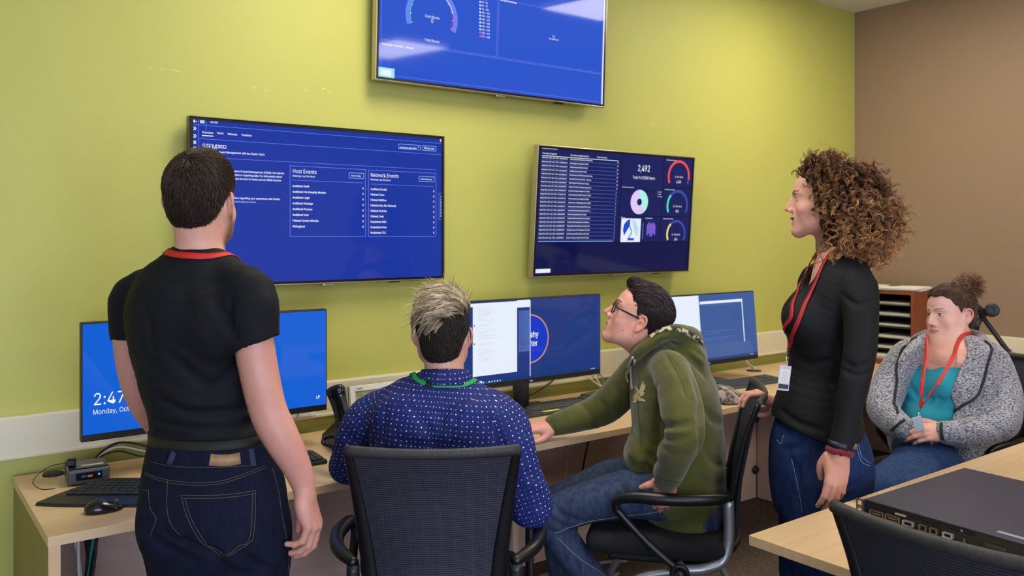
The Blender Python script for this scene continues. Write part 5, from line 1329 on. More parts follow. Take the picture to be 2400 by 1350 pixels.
# ================================================================ man sitting sideways in a green hoodie
def build_man_hoodie():
    D = 2.96; b0 = at(1610, 1300, D); root = empty('person', (b0[0], b0[1], 0), 'seated man with glasses in green hoodie, profile, one hand on the mouse', 'person')
    hT = -42; f_ = az(hT); r_ = az(hT+90); sc = np.stack([CR, CF, CU]); cv = lambda x, y, z: V(x, y, z)@sc
    O = at(1497, 752, 2.93); R = frame(-42, 23, -2); s = .975
    b = xf(head_solid(True, smile=.5, nose=1.05), O, R, s)
    b.append(U_(path([O-R[2]*.045-R[1]*.028, at(1535, 820, 2.94), at(1560, 870, 2.95)], [.056, .058, .064], 3), .035))
    b.append(U_(path([O-R[2]*.06+R[1]*.02, at(1505, 820, 2.94), at(1520, 860, 2.95)], [.036, .042, .05], 3), .03))
    b.append(U_(loft([at(1550, 850, D), at(1572, 900, D), at(1588, 1060, D)], [.09, .14, .13], [.06, .085, .10], r_), .05))
    LA = [at(1572, 872, 2.79), at(1596, 940, 2.69), at(1600, 1012, 2.62), at(1580, 1072, 2.67), at(1562, 1120, 2.735)]
    RA = [at(1495, 872, 3.10), at(1450, 925, 3.13), at(1405, 962, 3.16), at(1350, 982, 3.15), at(1300, 996, 3.145)]
    b.append(U_(path(LA, [.04, .04, .038, .034, .028], 3), .03)); b.append(U_(path(RA, [.04, .04, .038, .034, .028], 3), .03))
    nl = []
    h1, n1 = hand_solid(LA[-1]+cv(-.1, .1, -1)*.006, cv(-.05, .25, -1), cv(-.15, -1, -.25), 1, .98, curl=(.55, .6, .7, .8), spread=.09, thumb=[(.026, .012, -.006), (.042, .024, -.008), (.062, .034, -.008), (.078, .046, -.012)])
    b += h1; nl += n1
    h2, n2 = hand_solid(RA[-1]+cv(-1, -.1, -.05)*.008, cv(-1, -.32, -.06), cv(-.05, -.22, 1), -1, 1.0, curl=((.25, .5, .35), (.22, .5, .35), (.28, .55, .4), (.35, .6, .4)), spread=.07, thumb=[(.026, .022, -.016), (.040, .052, -.030), (.040, .080, -.036), (.030, .104, -.038)])
    b += h2; nl += n2
    def col(P):
        Q = ((P-O)@R.T)/s; h = head_colour(Q, '#e0a28c', lip='#b2645c', brow='#3a2820', smile=.5, flush=.65, iris='#4f4334'); k = sstep(.165, .11, np.linalg.norm(P-O, axis=1))
        w_ = P-(O+R.T@(V(-.052, .045, -.035)*s)); h = mixc(h, np.array(lin('#6b3a2e')), (np.linalg.norm(w_, axis=1) < .0)*1.)
        mole = (np.abs(Q[:, 1]-.038) < .0022)*(np.abs(Q[:, 2]+.043) < .0022)*(Q[:, 0] < 0); h = mixc(h, np.array(lin('#5b3026')), mole*.8)
        return mixc(mixc(skin_noise(P, '#dd9c86', 2), np.array(lin('#f0c4b4')), nail_mask(P, nl)*.4), h, k)
    solid_obj('body', b, .0017, M['skin'], root, colour=col)
    hd = [U_(loft([at(1545, 838, D), at(1560, 868, D), at(1580, 930, D), at(1589, 1010, D), at(1592, 1090, D), at(1600, 1150, D), at(1606, 1192, D)],
                  [.085, .165, .20, .195, .190, .19, .185], [.075, .118, .150, .158, .158, .150, .142], r_, 4), 0)]
    hd.append(U_(path([at(1560, 862, 2.84)]+LA, [.05, .066, .066, .064, .055, .043], 4), .025)); hd.append(U_(path([at(1510, 855, 3.04)]+RA, [.05, .066, .068, .062, .050, .041], 4), .025))
    hd.append(U_(path([LA[-2]+(LA[-1]-LA[-2])*.75, LA[-1]+(LA[-1]-LA[-2])*.02], [.046, .040], 1), .006)); hd.append(U_(path([RA[-2]+(RA[-1]-RA[-2])*.7, RA[-1]], [.044, .039], 1), .006))
    hd.append(U_(ell(at(1500, 1060, 2.92), (.055, .12, .075), frame(hT+90)), .03))
    hd.append(U_(path([at(1500, 1172, 2.90), at(1560, 1188, 2.80), at(1650, 1190, 2.80), at(1690, 1180, 2.92)], [.025, .03, .03, .025], 3), .03))
    # hood lying on the back
    hood = [(1478, 850, 2.93, .016), (1500, 822, 2.86, .020), (1535, 796, 2.845, .022), (1572, 778, 2.86, .026), (1605, 786, 2.90, .034), (1622, 795, 2.96, .038), (1600, 790, 3.03, .032), (1560, 785, 3.06, .026), (1515, 812, 3.05, .020), (1485, 848, 2.97, .016)]
    hd.append(U_(path([at(*x[:3]) for x in hood], [x[3] for x in hood], 3), .012))
    hd.append(U_(loft([at(1600, 800, 2.96), at(1630, 826, 2.96), at(1645, 862, 2.96)], [.10, .12, .08], [.040, .036, .022], r_, 3), .02))
    cr_l = ([(1545, 800), (1600, 830), (1650, 880)], .006), ([(1560, 830), (1590, 870), (1612, 930)], .006), ([(1622, 880), (1640, 930), (1640, 1000), (1628, 1070)], .010), ([(1550, 990), (1580, 1000), (1620, 990)], .007), ([(1545, 1015), (1575, 1030), (1615, 1025)], .006), ([(1548, 1045), (1580, 1062), (1610, 1060)], .006), ([(1543, 900), (1546, 960), (1544, 1040), (1548, 1090)], .010), \
        ([(1400, 930), (1420, 960), (1425, 990)], .007), ([(1360, 945), (1385, 975), (1390, 1000)], .006), ([(1440, 900), (1455, 940), (1450, 980)], .008), ([(1480, 1000), (1500, 1050), (1530, 1080)], .007), ([(1650, 1050), (1670, 1080), (1690, 1090)], .008), ([(1640, 1120), (1665, 1130), (1695, 1125)], .007), ([(1478, 1075), (1500, 1100), (1535, 1125)], .006), ([(1575, 800), (1615, 812), (1650, 838)], .005), ([(1655, 960), (1675, 985), (1695, 990)], .007)
    creases(hd, cr_l, .022, 1.1)
    hd.append(fold_noise(.0035, (18, 22, 26), np.stack([r_, f_, CU]), 5)); hd.append(fold_noise(.0015, (48, 44, 50), None, 8))
    hd.append(D_(path([O-R[2]*.03-R[1]*.02, at(1528, 812, 2.945), at(1532, 832, 2.95)], [.062, .062, .056], 3), .006))
    hd.append(D_(path([at(1497, 800, 2.945), at(1500, 835, 2.95)], [.052, .040], 1), .006))
    hm = mat('green_hoodie', '#4b4c1c', .85, noise=((9, 9, 9), '#595a2a', .35, .7), bump=((420, 420, 420), .2, .0008), spec=.2, sheen=.3)
    ho = solid_obj('hoodie', hd, .0032, hm, root)
    mb = MB(); sm = mat('green_seam', '#343d16', .9)
    for uv in ([(1548, 812), (1575, 850), (1600, 900), (1610, 930)], [(1472, 1062), (1500, 1085), (1530, 1098)], [(1538, 1118), (1580, 1128), (1605, 1120)], [(1296, 972), (1300, 995), (1310, 1020)], [(1500, 1108), (1530, 1125), (1541, 1130)], [(1500, 880), (1496, 960), (1500, 1050)]): stitched(mb, hd, uv, sm, .0011, .0003)
    mb.build('seam', ho)
    ln = MB(); lm = mat('pale_hood_lining', '#c9bb95', .8, noise=((60, 60, 60), '#2a3018', .45, .55))
    q = [hit(hd, u, v) for u, v in ((1524, 790), (1545, 776), (1572, 770), (1605, 778), (1635, 795), (1652, 815))]; q = [x for x in q if x is not None]
    if len(q) > 2: q = settle(hd, catmull(q, 4), .002, 3); ribbon(ln, q, grads(hd, q.astype(F4), .004).astype(float), .018, lm, .0014)
    ln.build('hood_lining', ho)
    cd = MB(); cm = mat('grey_cord', '#b9b2a4', .8)
    for uv in ([(1485, 836), (1476, 850), (1472, 875), (1474, 896)], [(1488, 842), (1482, 862), (1482, 890), (1484, 912)]):
        q = [hit(hd, u, v) for u, v in uv]; q = [x for x in q if x is not None]
        if len(q) > 1: q = settle(hd, catmull(q, 5), .004, 2); cd.tube(q, .0042, cm, 8)
    cd.build('drawstring', ho)
    em = MB(); ec = mat('cream_print', '#d8c890', .8)
    def patch(pts):
        q = [hit(hd, 1180+x/1.8, 600+y/1.8) for x, y in pts]
        if all(v is not None for v in q): q = settle(hd, np.array(q), .0014, 3); em.add(q, [list(range(len(q)))], ec)
    for p_ in ([(548, 592), (562, 575), (572, 582), (580, 596), (568, 604), (552, 606)], [(566, 580), (560, 560), (549, 548), (562, 552), (574, 566), (580, 584)], [(578, 592), (574, 570), (580, 545), (592, 524), (592, 545), (600, 540), (598, 560), (590, 575), (598, 572), (590, 590)], [(566, 600), (580, 598), (598, 606), (600, 616), (586, 612), (572, 612)], [(556, 604), (566, 606), (560, 618), (550, 620), (546, 612)]): patch(p_)
    em.build('bird_print', ho)
    # jeans
    jm = denim('washed_denim', '#27324a', '#48566f'); je = []
    hipc = at(1632, 1185, D)
    je.append(U_(ell(hipc, (.18, .135, .105), frame(hT)), 0))
    nk = [at(1640, 1178, 2.89), at(1560, 1160, 2.86), at(1470, 1158, 2.85), at(1380, 1176, 2.85), at(1298, 1206, 2.86)]; je.append(U_(path(nk, [.088, .086, .080, .068, .060], 3), .03))
    ns = [at(1298, 1210, 2.86), at(1318, 1268, 2.86), at(1375, 1340, 2.87), at(1440, 1420, 2.90), at(1500, 1490, 2.93)]; je.append(U_(path(ns, [.058, .057, .055, .050, .046], 3), .015))
    fk = [at(1640, 1170, 3.03), at(1470, 1125, 3.10), at(1380, 1148, 3.12), at(1300, 1180, 3.14)]; je.append(U_(path(fk, [.086, .080, .070, .060], 3), .02))
    fs_ = [at(1300, 1185, 3.14), at(1312, 1290, 3.14), at(1335, 1400, 3.14), at(1350, 1450, 3.14)]; je.append(U_(path(fs_, [.058, .056, .050, .046], 3), .012))
    creases(je, (([(1290, 1215), (1330, 1240), (1365, 1235)], .006), ([(1300, 1190), (1335, 1215), (1375, 1222)], .006), ([(1440, 1110), (1460, 1140), (1475, 1180)], .005), ([(1290, 1245), (1320, 1255), (1350, 1245)], .005), ([(1500, 1120), (1520, 1150), (1515, 1190)], .006)), 0.02)
    je.append(fold_noise(.003, (20, 24, 20), None, 9))
    jo = solid_obj('jeans', je, .0036, jm, root); st = MB(); tt = mat('pale_thread', '#a9a493', .8)
    for uv in ([(1298, 1250), (1330, 1238), (1364, 1227), (1430, 1215), (1500, 1206), (1580, 1190)], [(1308, 1262), (1360, 1310), (1420, 1350)], [(1560, 1232), (1600, 1222), (1616, 1206)], [(1618, 1208), (1625, 1222), (1636, 1236)]): stitched(st, je, uv, tt, .0009, .0003)
    st.build('stitching', jo)
    sh = MB(); a0 = ns[-1]; shoe(sh, V(a0[0], a0[1], .09)-f_*.02, f_, M['shoe'], M['sole']); a1 = fs_[-1]; shoe(sh, V(a1[0], a1[1], .09), f_, M['shoe'], M['sole']); sh.build('shoes', root)
    je2 = [U_(path([ns[-1], V(a0[0], a0[1], .10)-f_*.01], [.046, .044], 1), 0), U_(path([fs_[-1], V(a1[0], a1[1], .10)], [.046, .044], 1), 0)]
    join_into(jo, solid_obj('j2', je2, .006, jm, root))
    # glasses
    g = MB(); fm = mat('black_glasses', '#0c0c0e', .25); T_ = lambda x, y, z: O+(V(x, y, z)@R)*s
    for sx in (-1, 1):
        rim = [T_(sx*(.033+.0245*np.sign(cos(a))*abs(cos(a))**.6), .1015-.010*max(0, cos(a))*1., .014+.0185*np.sign(sin(a))*abs(sin(a))**.6) for a in np.linspace(0, 2*pi, 28, endpoint=False)]
        g.tube(rim, .0022, fm, 8, closed=True, cap=False)
        g.tube([T_(sx*.058, .092, .022), T_(sx*.069, .086, .022), T_(sx*.073, .05, .021), T_(sx*.0775, .0, .019), T_(sx*.080, -.022, .010), T_(sx*.080, -.032, -.006)], .0029, fm, 8)
    g.tube([T_(-.010, .103, .018), T_(0, .106, .020), T_(.010, .103, .018)], .0022, fm, 8); go = g.build('glasses', root)
    gl = MB(); gm = mat('lens', '#dfe6ea', .03); gm.node_tree.nodes['Principled BSDF'].inputs['Alpha'].default_value = .08
    for sx in (-1, 1):
        rim = [T_(sx*(.033+.0235*np.sign(cos(a))*abs(cos(a))**.6), .1012-.010*max(0, cos(a)), .014+.0175*np.sign(sin(a))*abs(sin(a))**.6) for a in np.linspace(0, 2*pi, 28, endpoint=False)]
        gl.add(rim, [list(range(28))], gm)
    gl.build('lens', go)
    LINE = [(-.2, -.06), (-.085, -.068), (-.05, -.060), (-.034, -.03), (-.026, .004), (-.012, .034), (.004, .036), (.008, -.010), (.020, -.008), (.026, .03), (.040, .048), (.052, .078), (.062, .094), (.085, .102), (.13, .10)]
    cap = hair_cap([((0, -.013, .046), (.0785, .0985, .088)), ((0, -.056, -.012), (.058, .050, .060)), ((0, .010, .084), (.065, .080, .058)), ((0, .060, .114), (.044, .030, .024))], LINE, [((sx*.085, -.006, -.004), (.022, .026, .036)) for sx in (-1, 1)])
    def comb(Q): return np.stack([np.zeros(len(Q)), -(Q[:, 2]-.01), Q[:, 1]+.005], 1)*12
    def fside(Q, N, rg): return tangent(N, comb(Q)*.6+V(0, 0, -.35))+N*.015+rg.normal(size=Q.shape)*.05
    def ftop(Q, N, rg):
        lk = np.stack([vnoise(Q, 70, k) for k in (1, 2, 3)], 1); fr = sstep(.03, .08, Q[:, 1])[:, None]
        return tangent(N, comb(Q))+fr*V(0, .0, .25)+N*.02+tangent(N, lk)*.3+rg.normal(size=Q.shape)*.04
    grow_hair(root, O, R, s, cap, [dict(n=5600, where=lambda Q, N: 1.*(Q[:, 2] < .10)*((Q[:, 1] < .012) | (Q[:, 2] > .075)), dir=fside, len=lambda Q, rg: (.007+.010*sstep(-.02, .07, Q[:, 2]))*rg.uniform(.7, 1.2, len(Q)), r=.0008, cols=two_tone('#1b1316', '#33262a', .3), nseg=3, wob=.02, flatten=.8),
                                   dict(n=1100, where=lambda Q, N: sstep(.05, .09, Q[:, 2]), dir=ftop, len=lambda Q, rg: .025*rg.uniform(.6, 1.2, len(Q)), r=.001, cols=two_tone('#20161a', '#4a3534', .35), nseg=6, wob=.01, keep=.0015, flatten=.85, clump=(5, .0008))], '#1c1416')
    return root
build_man_hoodie()
# ================================================================ woman standing in profile, curly hair, black top
def build_woman_standing():
    D = 2.70; b0 = at(1925, 1150, D); root = empty('person', (b0[0], b0[1], 0), 'standing woman in profile with big curly hair, black long-sleeved top and jeans', 'person')
    hT = -36; f_ = az(hT); r_ = az(hT+90); sc = np.stack([CR, CF, CU]); cv = lambda x, y, z: V(x, y, z)@sc
    O = at(1928, 479, 2.70); R = frame(-35, 1, 0); s = .935
    b = xf(head_solid(False, smile=1.1, open_=.007, nose=.55), O, R, s)
    b.append(U_(path([O-V(0, 0, .035)-az(hT)*.03, at(1948, 575, 2.70), at(1960, 625, 2.70)], [.047, .047, .056], 3), .03))
    b.append(U_(loft([at(1968, 622, D), at(1962, 665, D), at(1945, 760, D)], [.10, .15, .13], [.05, .078, .10], r_), .045))
    LA = [at(2012, 676, 2.55), at(2018, 770, 2.50), at(2008, 868, 2.47), at(1990, 960, 2.46), at(1970, 1048, 2.455)]
    RA = [at(1905, 665, 2.86), at(1900, 770, 2.90), at(1893, 860, 2.93), at(1862, 920, 2.88), at(1826, 950, 2.83)]
    b.append(U_(path(LA, [.036, .034, .032, .028, .0245], 3), .02)); b.append(U_(path(RA, [.036, .034, .032, .028, .024], 3), .02))
    h1, n1 = hand_solid(LA[-1]+cv(-.12, 0, -1)*.022, cv(-.14, -.02, -1), cv(.10, -1, .0), 1, .96, curl=((.12, .35, .25), (.12, .38, .3), (.14, .38, .3), (.16, .4, .3)), spread=.05, rad_=.97, thumb=[(.028, .012, -.014), (.038, .038, -.030), (.034, .064, -.040), (.026, .086, -.046)])
    h2, n2 = hand_solid(RA[-1]+cv(-1, -.15, .35)*.010, cv(-1, -.15, .55), cv(.35, .1, 1), -1, .92, curl=((.55, .75, .45), (.6, .8, .45), (.65, .8, .5), (.7, .8, .5)), spread=.04, rad_=.92, thumb=[(.030, .010, -.020), (.036, .030, -.046), (.030, .054, -.062), (.022, .076, -.072)])
    b += h1+h2
    def col(P):
        Q = ((P-O)@R.T)/s; h = head_colour(Q, '#d9a18c', lip='#c0686a', brow='#3f291b', teeth=True, smile=1.1, open_=.007, flush=.6, iris='#6b5338', male=False); k = sstep(.165, .11, np.linalg.norm(P-O, axis=1))
        return mixc(mixc(skin_noise(P, '#d99e86', 2), np.array(lin('#f0c4b4')), nail_mask(P, n1+n2)*.4), h, k)
    solid_obj('body', b, .0016, M['skin'], root, colour=col)
    tp = [U_(loft([at(1965, 618, D), at(1972, 645, D), at(1962, 690, D), at(1944, 745, D), at(1934, 800, D), at(1926, 870, D), at(1916, 950, D), at(1912, 1010, D)],
                  [.075, .148, .168, .158, .140, .130, .148, .160], [.052, .085, .112, .128, .112, .104, .130, .146], r_, 4), 0)]
    for sx in (-1, 1): tp.append(U_(ell(at(1880, 745, D)+r_*sx*.072, (.062, .060, .062), frame(hT)), .045))
    tp.append(U_(path([at(1990, 650, 2.60)]+LA, [.045, .054, .049, .043, .038, .034], 4), .022)); tp.append(U_(path([at(1930, 645, 2.80)]+RA, [.045, .050, .047, .042, .038, .032], 4), .022))
    creases(tp, (([(1975, 845), (2005, 862), (2040, 850)], .005), ([(1972, 862), (2005, 880), (2040, 872)], .005), ([(1968, 700), (1972, 780), (1970, 850)], .008), ([(1960, 880), (1958, 950), (1950, 1010)], .008), ([(1830, 960), (1870, 990), (1930, 1010)], .005), ([(1975, 690), (2010, 715), (2055, 700)], .004), ([(1860, 830), (1900, 850), (1950, 840)], .005)), 0.018)
    tp.append(fold_noise(.0022, (14, 20, 26), np.stack([r_, f_, CU]), 5))
    tp.append(D_(path([at(1952, 575, 2.70), at(1951, 615, 2.70), at(1925, 640, 2.69), at(1900, 645, 2.68)], [.052, .066, .062, .05], 3), .008))
    hem = at(1913, 1008, D)
    tp.append(('i', (lambda P: (((hem[2]-.0)-P[:, 2]-.36*((P-hem.astype(F4))@f_.astype(F4)*-1))*.9).astype(F4), hem, 9.), .006))
    tp.append(D_(half(LA[-1]+cv(-.12, 0, -1)*.0, -cv(-.18, 0, -1), LA[-1], .1) if False else ((lambda P: np.maximum(-((P-(LA[-1]-cv(-.12, 0, -1)*.004).astype(F4))@nz(cv(-.18, 0, -1)).astype(F4)), np.sqrt(((P-(LA[-1]+cv(-.1, 0, -1)*.05).astype(F4))**2).sum(1))-.06)), LA[-1], .12), .002))
    tm = mat('black_knit_top', '#0d0e11', .75, bump=((600, 600, 600), .15, .0008), spec=.3)
    to = solid_obj('top', tp, .003, tm, root)
    sm = MB(); stitched(sm, tp, [(1985, 630), (1972, 660), (1968, 700), (1970, 740)], mat('top_seam', '#08090b', .9), .0011, .0002); sm.build('seam', to)
    jm = denim('blue_denim', '#15234a', '#213660'); hipc = at(1921, 1085, D)
    je = [U_(loft([at(1914, 1000, D), at(1917, 1045, D), at(1922, 1095, D), at(1922, 1150, D)], [.134, .156, .166, .158], [.118, .148, .158, .150], r_, 4), 0)]
    for dx, dd, fx in ((26, -.075, .0), (-22, .085, 0)):
        p0 = at(1921+dx*.6, 1130, D+dd); p1 = at(1905+dx*.5, 1260, D+dd); p2 = at(1900+dx, 1370, D+dd); p3 = V(p2[0], p2[1], .11)
        je.append(U_(path([p0, p1, p2, (p2+p3)/2, p3], [.108, .094, .070, .060, .050], 3), .02))
    je.append(U_(ell(at(1978, 1090, 2.66), (.12, .075, .085), frame(hT)), .04))
    creases(je, (([(1845, 1060), (1870, 1120), (1885, 1200)], .008), ([(1800, 1030), (1840, 1055), (1880, 1045)], .005), ([(1985, 1170), (2010, 1150), (2030, 1120)], .006), ([(1990, 1140), (2015, 1130), (2035, 1110)], .005), ([(1860, 1150), (1885, 1220), (1895, 1300)], .006)), 0.022)
    je.append(fold_noise(.0024, (18, 22, 26), None, 3)); je.append(('i', (lambda P: (P[:, 2]-(at(1914, 975, D)[2])).astype(F4), hipc, 9.), .003))
    jo = solid_obj('jeans', je, .0034, jm, root); st = MB(); tt = mat('blue_thread', '#8f98ad', .8)
    for uv in ([(2000, 1030), (2008, 1050), (2017, 1078), (2028, 1088), (2041, 1092)], [(2006, 1028), (2014, 1050), (2022, 1073), (2041, 1086)], [(1806, 1000), (1820, 1030), (1830, 1040), (1836, 1020)], [(1855, 1075), (1870, 1140), (1880, 1200)]): stitched(st, je, uv, tt, .0008, .0003)
    st.build('stitching', jo)
    sh = MB()
    for dx, dd in ((26, -.075), (-22, .085)): p2 = at(1900+dx, 1370, D+dd); shoe(sh, V(p2[0], p2[1], .09), f_, M['shoe'], M['sole'])
    sh.build('shoes', root)
    # lanyard and badge
    ly = MB(); cl = at(1846, 822, 2.672); rm = M['red_dull']
    bt = [U_((lambda P: np.minimum(evals(tp, P), evals(b, P)), at(1940, 760, D), .75), 0)]
    def on(u, v, dd): h_ = hit(bt, u, v); return at(u, v, dd) if h_ is None or np.linalg.norm(h_-at(u, v, dd)) > .12 else h_-nz(ray(u, v))*.003
    drape(ly, bt, [at(1965, 600, 2.66), on(1934, 612, 2.63), on(1916, 650, 2.62), on(1893, 700, 2.60), on(1872, 750, 2.60), on(1856, 795, 2.62), cl], .0125, rm, .003, 8)
    drape(ly, bt, [at(1955, 602, 2.76), on(1912, 600, 2.72), on(1892, 632, 2.71), on(1868, 690, 2.68), on(1853, 745, 2.66), on(1847, 790, 2.66), cl], .0125, rm, .003, 10)
    drape(ly, tp, [at(1965, 600, 2.66), at(1985, 600, 2.70), at(1955, 602, 2.76)], .0125, rm, .003, 4)
    lo = ly.build('lanyard', root)
    bd = MB(); c = at(1838, 886, 2.625); ax = [cv(.985, .10, -.14), cv(.12, .0, .985), cv(-.1, -1, 0)]; ax = [nz(a) for a in ax]; ax[2] = nz(np.cross(ax[0], ax[1])) * 1.
    bd.box(c, (.038, .078, .0022), mat('badge_plastic', '#c9ccd2', .2), ax, .001); F = lambda x, y, w_, h_, m_: bd.box(c+ax[0]*x+ax[1]*y+ax[2]*.0012, (w_, h_, .0006), m_, ax)
    F(0, .006, .031, .044, M['paper']); F(0, -.026, .032, .014, mat('badge_dark', '#23252b', .3)); gy = mat('badge_print', '#a7abb2', .6)
    for k in range(6): bd.box(c+ax[0]*(-.001)+ax[1]*(.018-k*.0055)+ax[2]*.0016, (.022-.003*(k % 3), .0012, .0003), gy, ax)
    bd.tube([cl, (cl+c)/2+ax[1]*.024, c+ax[1]*.036], .0022, M['chrome'], 8); bd.cyl(cl-V(0, 0, .0), cl-V(0, 0, .016), .0042, M['chrome'], 10); bd.build('badge', lo)
    # wrist: fitness band and scrunchie
    wr = MB(); d = nz(LA[-1]-LA[-2]); e1 = nz(np.cross(d, CF)); e2 = np.cross(d, e1); ang = np.linspace(0, 2*pi, 37)
    c1 = LA[-1]-d*.006; bm_ = mat('navy_band', '#1b2338', .5); ribbon(wr, [c1+e1*cos(a)*.0355+e2*sin(a)*.034 for a in ang], [e1*cos(a)+e2*sin(a) for a in ang], .016, bm_, .003)
    wr.box(c1+cv(1, -.5, 0)*.032, (.014, .012, .016), M['chrome'], None, .003); wr.build('wristband', root)
    c2 = LA[-1]+d*.012; sc_ = [U_(path([c2+(e1*cos(a)*(.031+.002*sin(7*a))+e2*sin(a)*(.030+.002*cos(6*a)))+d*.0025*sin(9*a) for a in np.linspace(0, 2*pi, 30)], [.0085+.0018*sin(11*a+1) for a in np.linspace(0, 2*pi, 30)], 1), .003)]
    sc_.append(fold_noise(.0016, (170, 170, 170), None, 2)); solid_obj('scrunchie', sc_, .0016, mat('maroon_velvet', '#6d0f22', .8, sheen=.15), root)
    # curly hair
    LINE = [(-.35, -.22), (-.04, -.19), (.0, -.15), (.018, -.11), (.026, -.05), (.030, 0), (.040, .055), (.052, .080), (.068, .092), (.13, .105)]
    cap = hair_cap([((0, -.024, .058), (.088, .100, .088)), ((0, -.080, .010), (.106, .100, .108)), ((0, -.105, -.045), (.114, .092, .088)), ((.066, -.032, -.03), (.042, .046, .095)), ((-.066, -.032, -.03), (.042, .046, .095)), ((0, .012, .088), (.070, .060, .044))], LINE, k=.03)
    cap.append(('n', (lambda P: (.006*np.sin(P[:, 0]*95+2*np.sin(P[:, 2]*60))*np.sin(P[:, 1]*88+2*np.sin(P[:, 2]*70+1))*np.sin(P[:, 2]*55+1)).astype(F4), V(0, 0, 0), .3), 0))
    def flow(Q, N, rg):
        back = tangent(N, np.tile(V(0, -1., -.25), (len(Q), 1))); fr = sstep(-.02, .04, Q[:, 1])[:, None]; up = sstep(.07, .13, Q[:, 2])[:, None]
        sd = tangent(N, np.stack([np.sign(Q[:, 0]+.0001), np.zeros(len(Q)), -np.ones(len(Q))*.4], 1))
        dn = tangent(N, np.tile(V(0, -.3, -1.), (len(Q), 1)))
        return dn*(1-.8*up)+sd*up*.6+back*(.25*up+.5*fr)+N*(.26-.20*fr)+rg.normal(size=Q.shape)*.16
    def cols(n, rg, Q):
        t = np.clip(.05+.95*(.12-Q[:, 2])/.26+.3*rg.normal(size=n), 0, 1); j = (1+.3*rg.normal(size=(n, 1)))
        root_ = mixc(np.tile(np.array(lin('#301b10')), (n, 1)), np.array(lin('#74482a')), t)*j; tip = mixc(np.tile(np.array(lin('#704626')), (n, 1)), np.array(lin('#dca468')), t)*j
        return np.stack([root_, tip], 1).clip(0, 1)
    any_ = lambda Q, N: (1.+2.2*((Q[:, 2] > .07) & (Q[:, 1] > -.02)))*((N[:, 1] < .5) | (Q[:, 2] > .092))*(Q[:, 1] < .064)
    grow_hair(root, O, R, s, cap, [dict(n=780, where=any_, dir=flow, len=lambda Q, rg: .098*rg.uniform(.6, 1.2, len(Q))*(1-.5*sstep(.0, .05, Q[:, 1])), r=.0012, cols=cols, nseg=6, wob=.06, curl=(.0068, .030, 30), keep=.007, grav=.4, taper=.4, clump=(6, .0022)),
                                   dict(n=330, where=lambda Q, N: 1.*(Q[:, 2] < .03)*(N[:, 1] < .4), dir=flow, len=lambda Q, rg: .11*rg.uniform(.6, 1.3, len(Q)), r=.0011, cols=cols, nseg=6, wob=.12, curl=(.009, .036, 32), keep=.013, grav=.2, taper=.3, clump=(5, .0020)),
                                   dict(n=750, where=lambda Q, N: any_(Q, N)*(Q[:, 1] < .02), dir=lambda Q, N, rg: flow(Q, N, rg)+N*.35-np.array([0, .3, 0]), len=lambda Q, rg: .075*rg.uniform(.5, 1.25, len(Q)), r=.00035, cols=cols, nseg=6, wob=.3, curl=(.006, .034, 24), hug=False, grav=.2, taper=.4)], '#2a190f', vox=.004)
    return root
build_woman_standing()
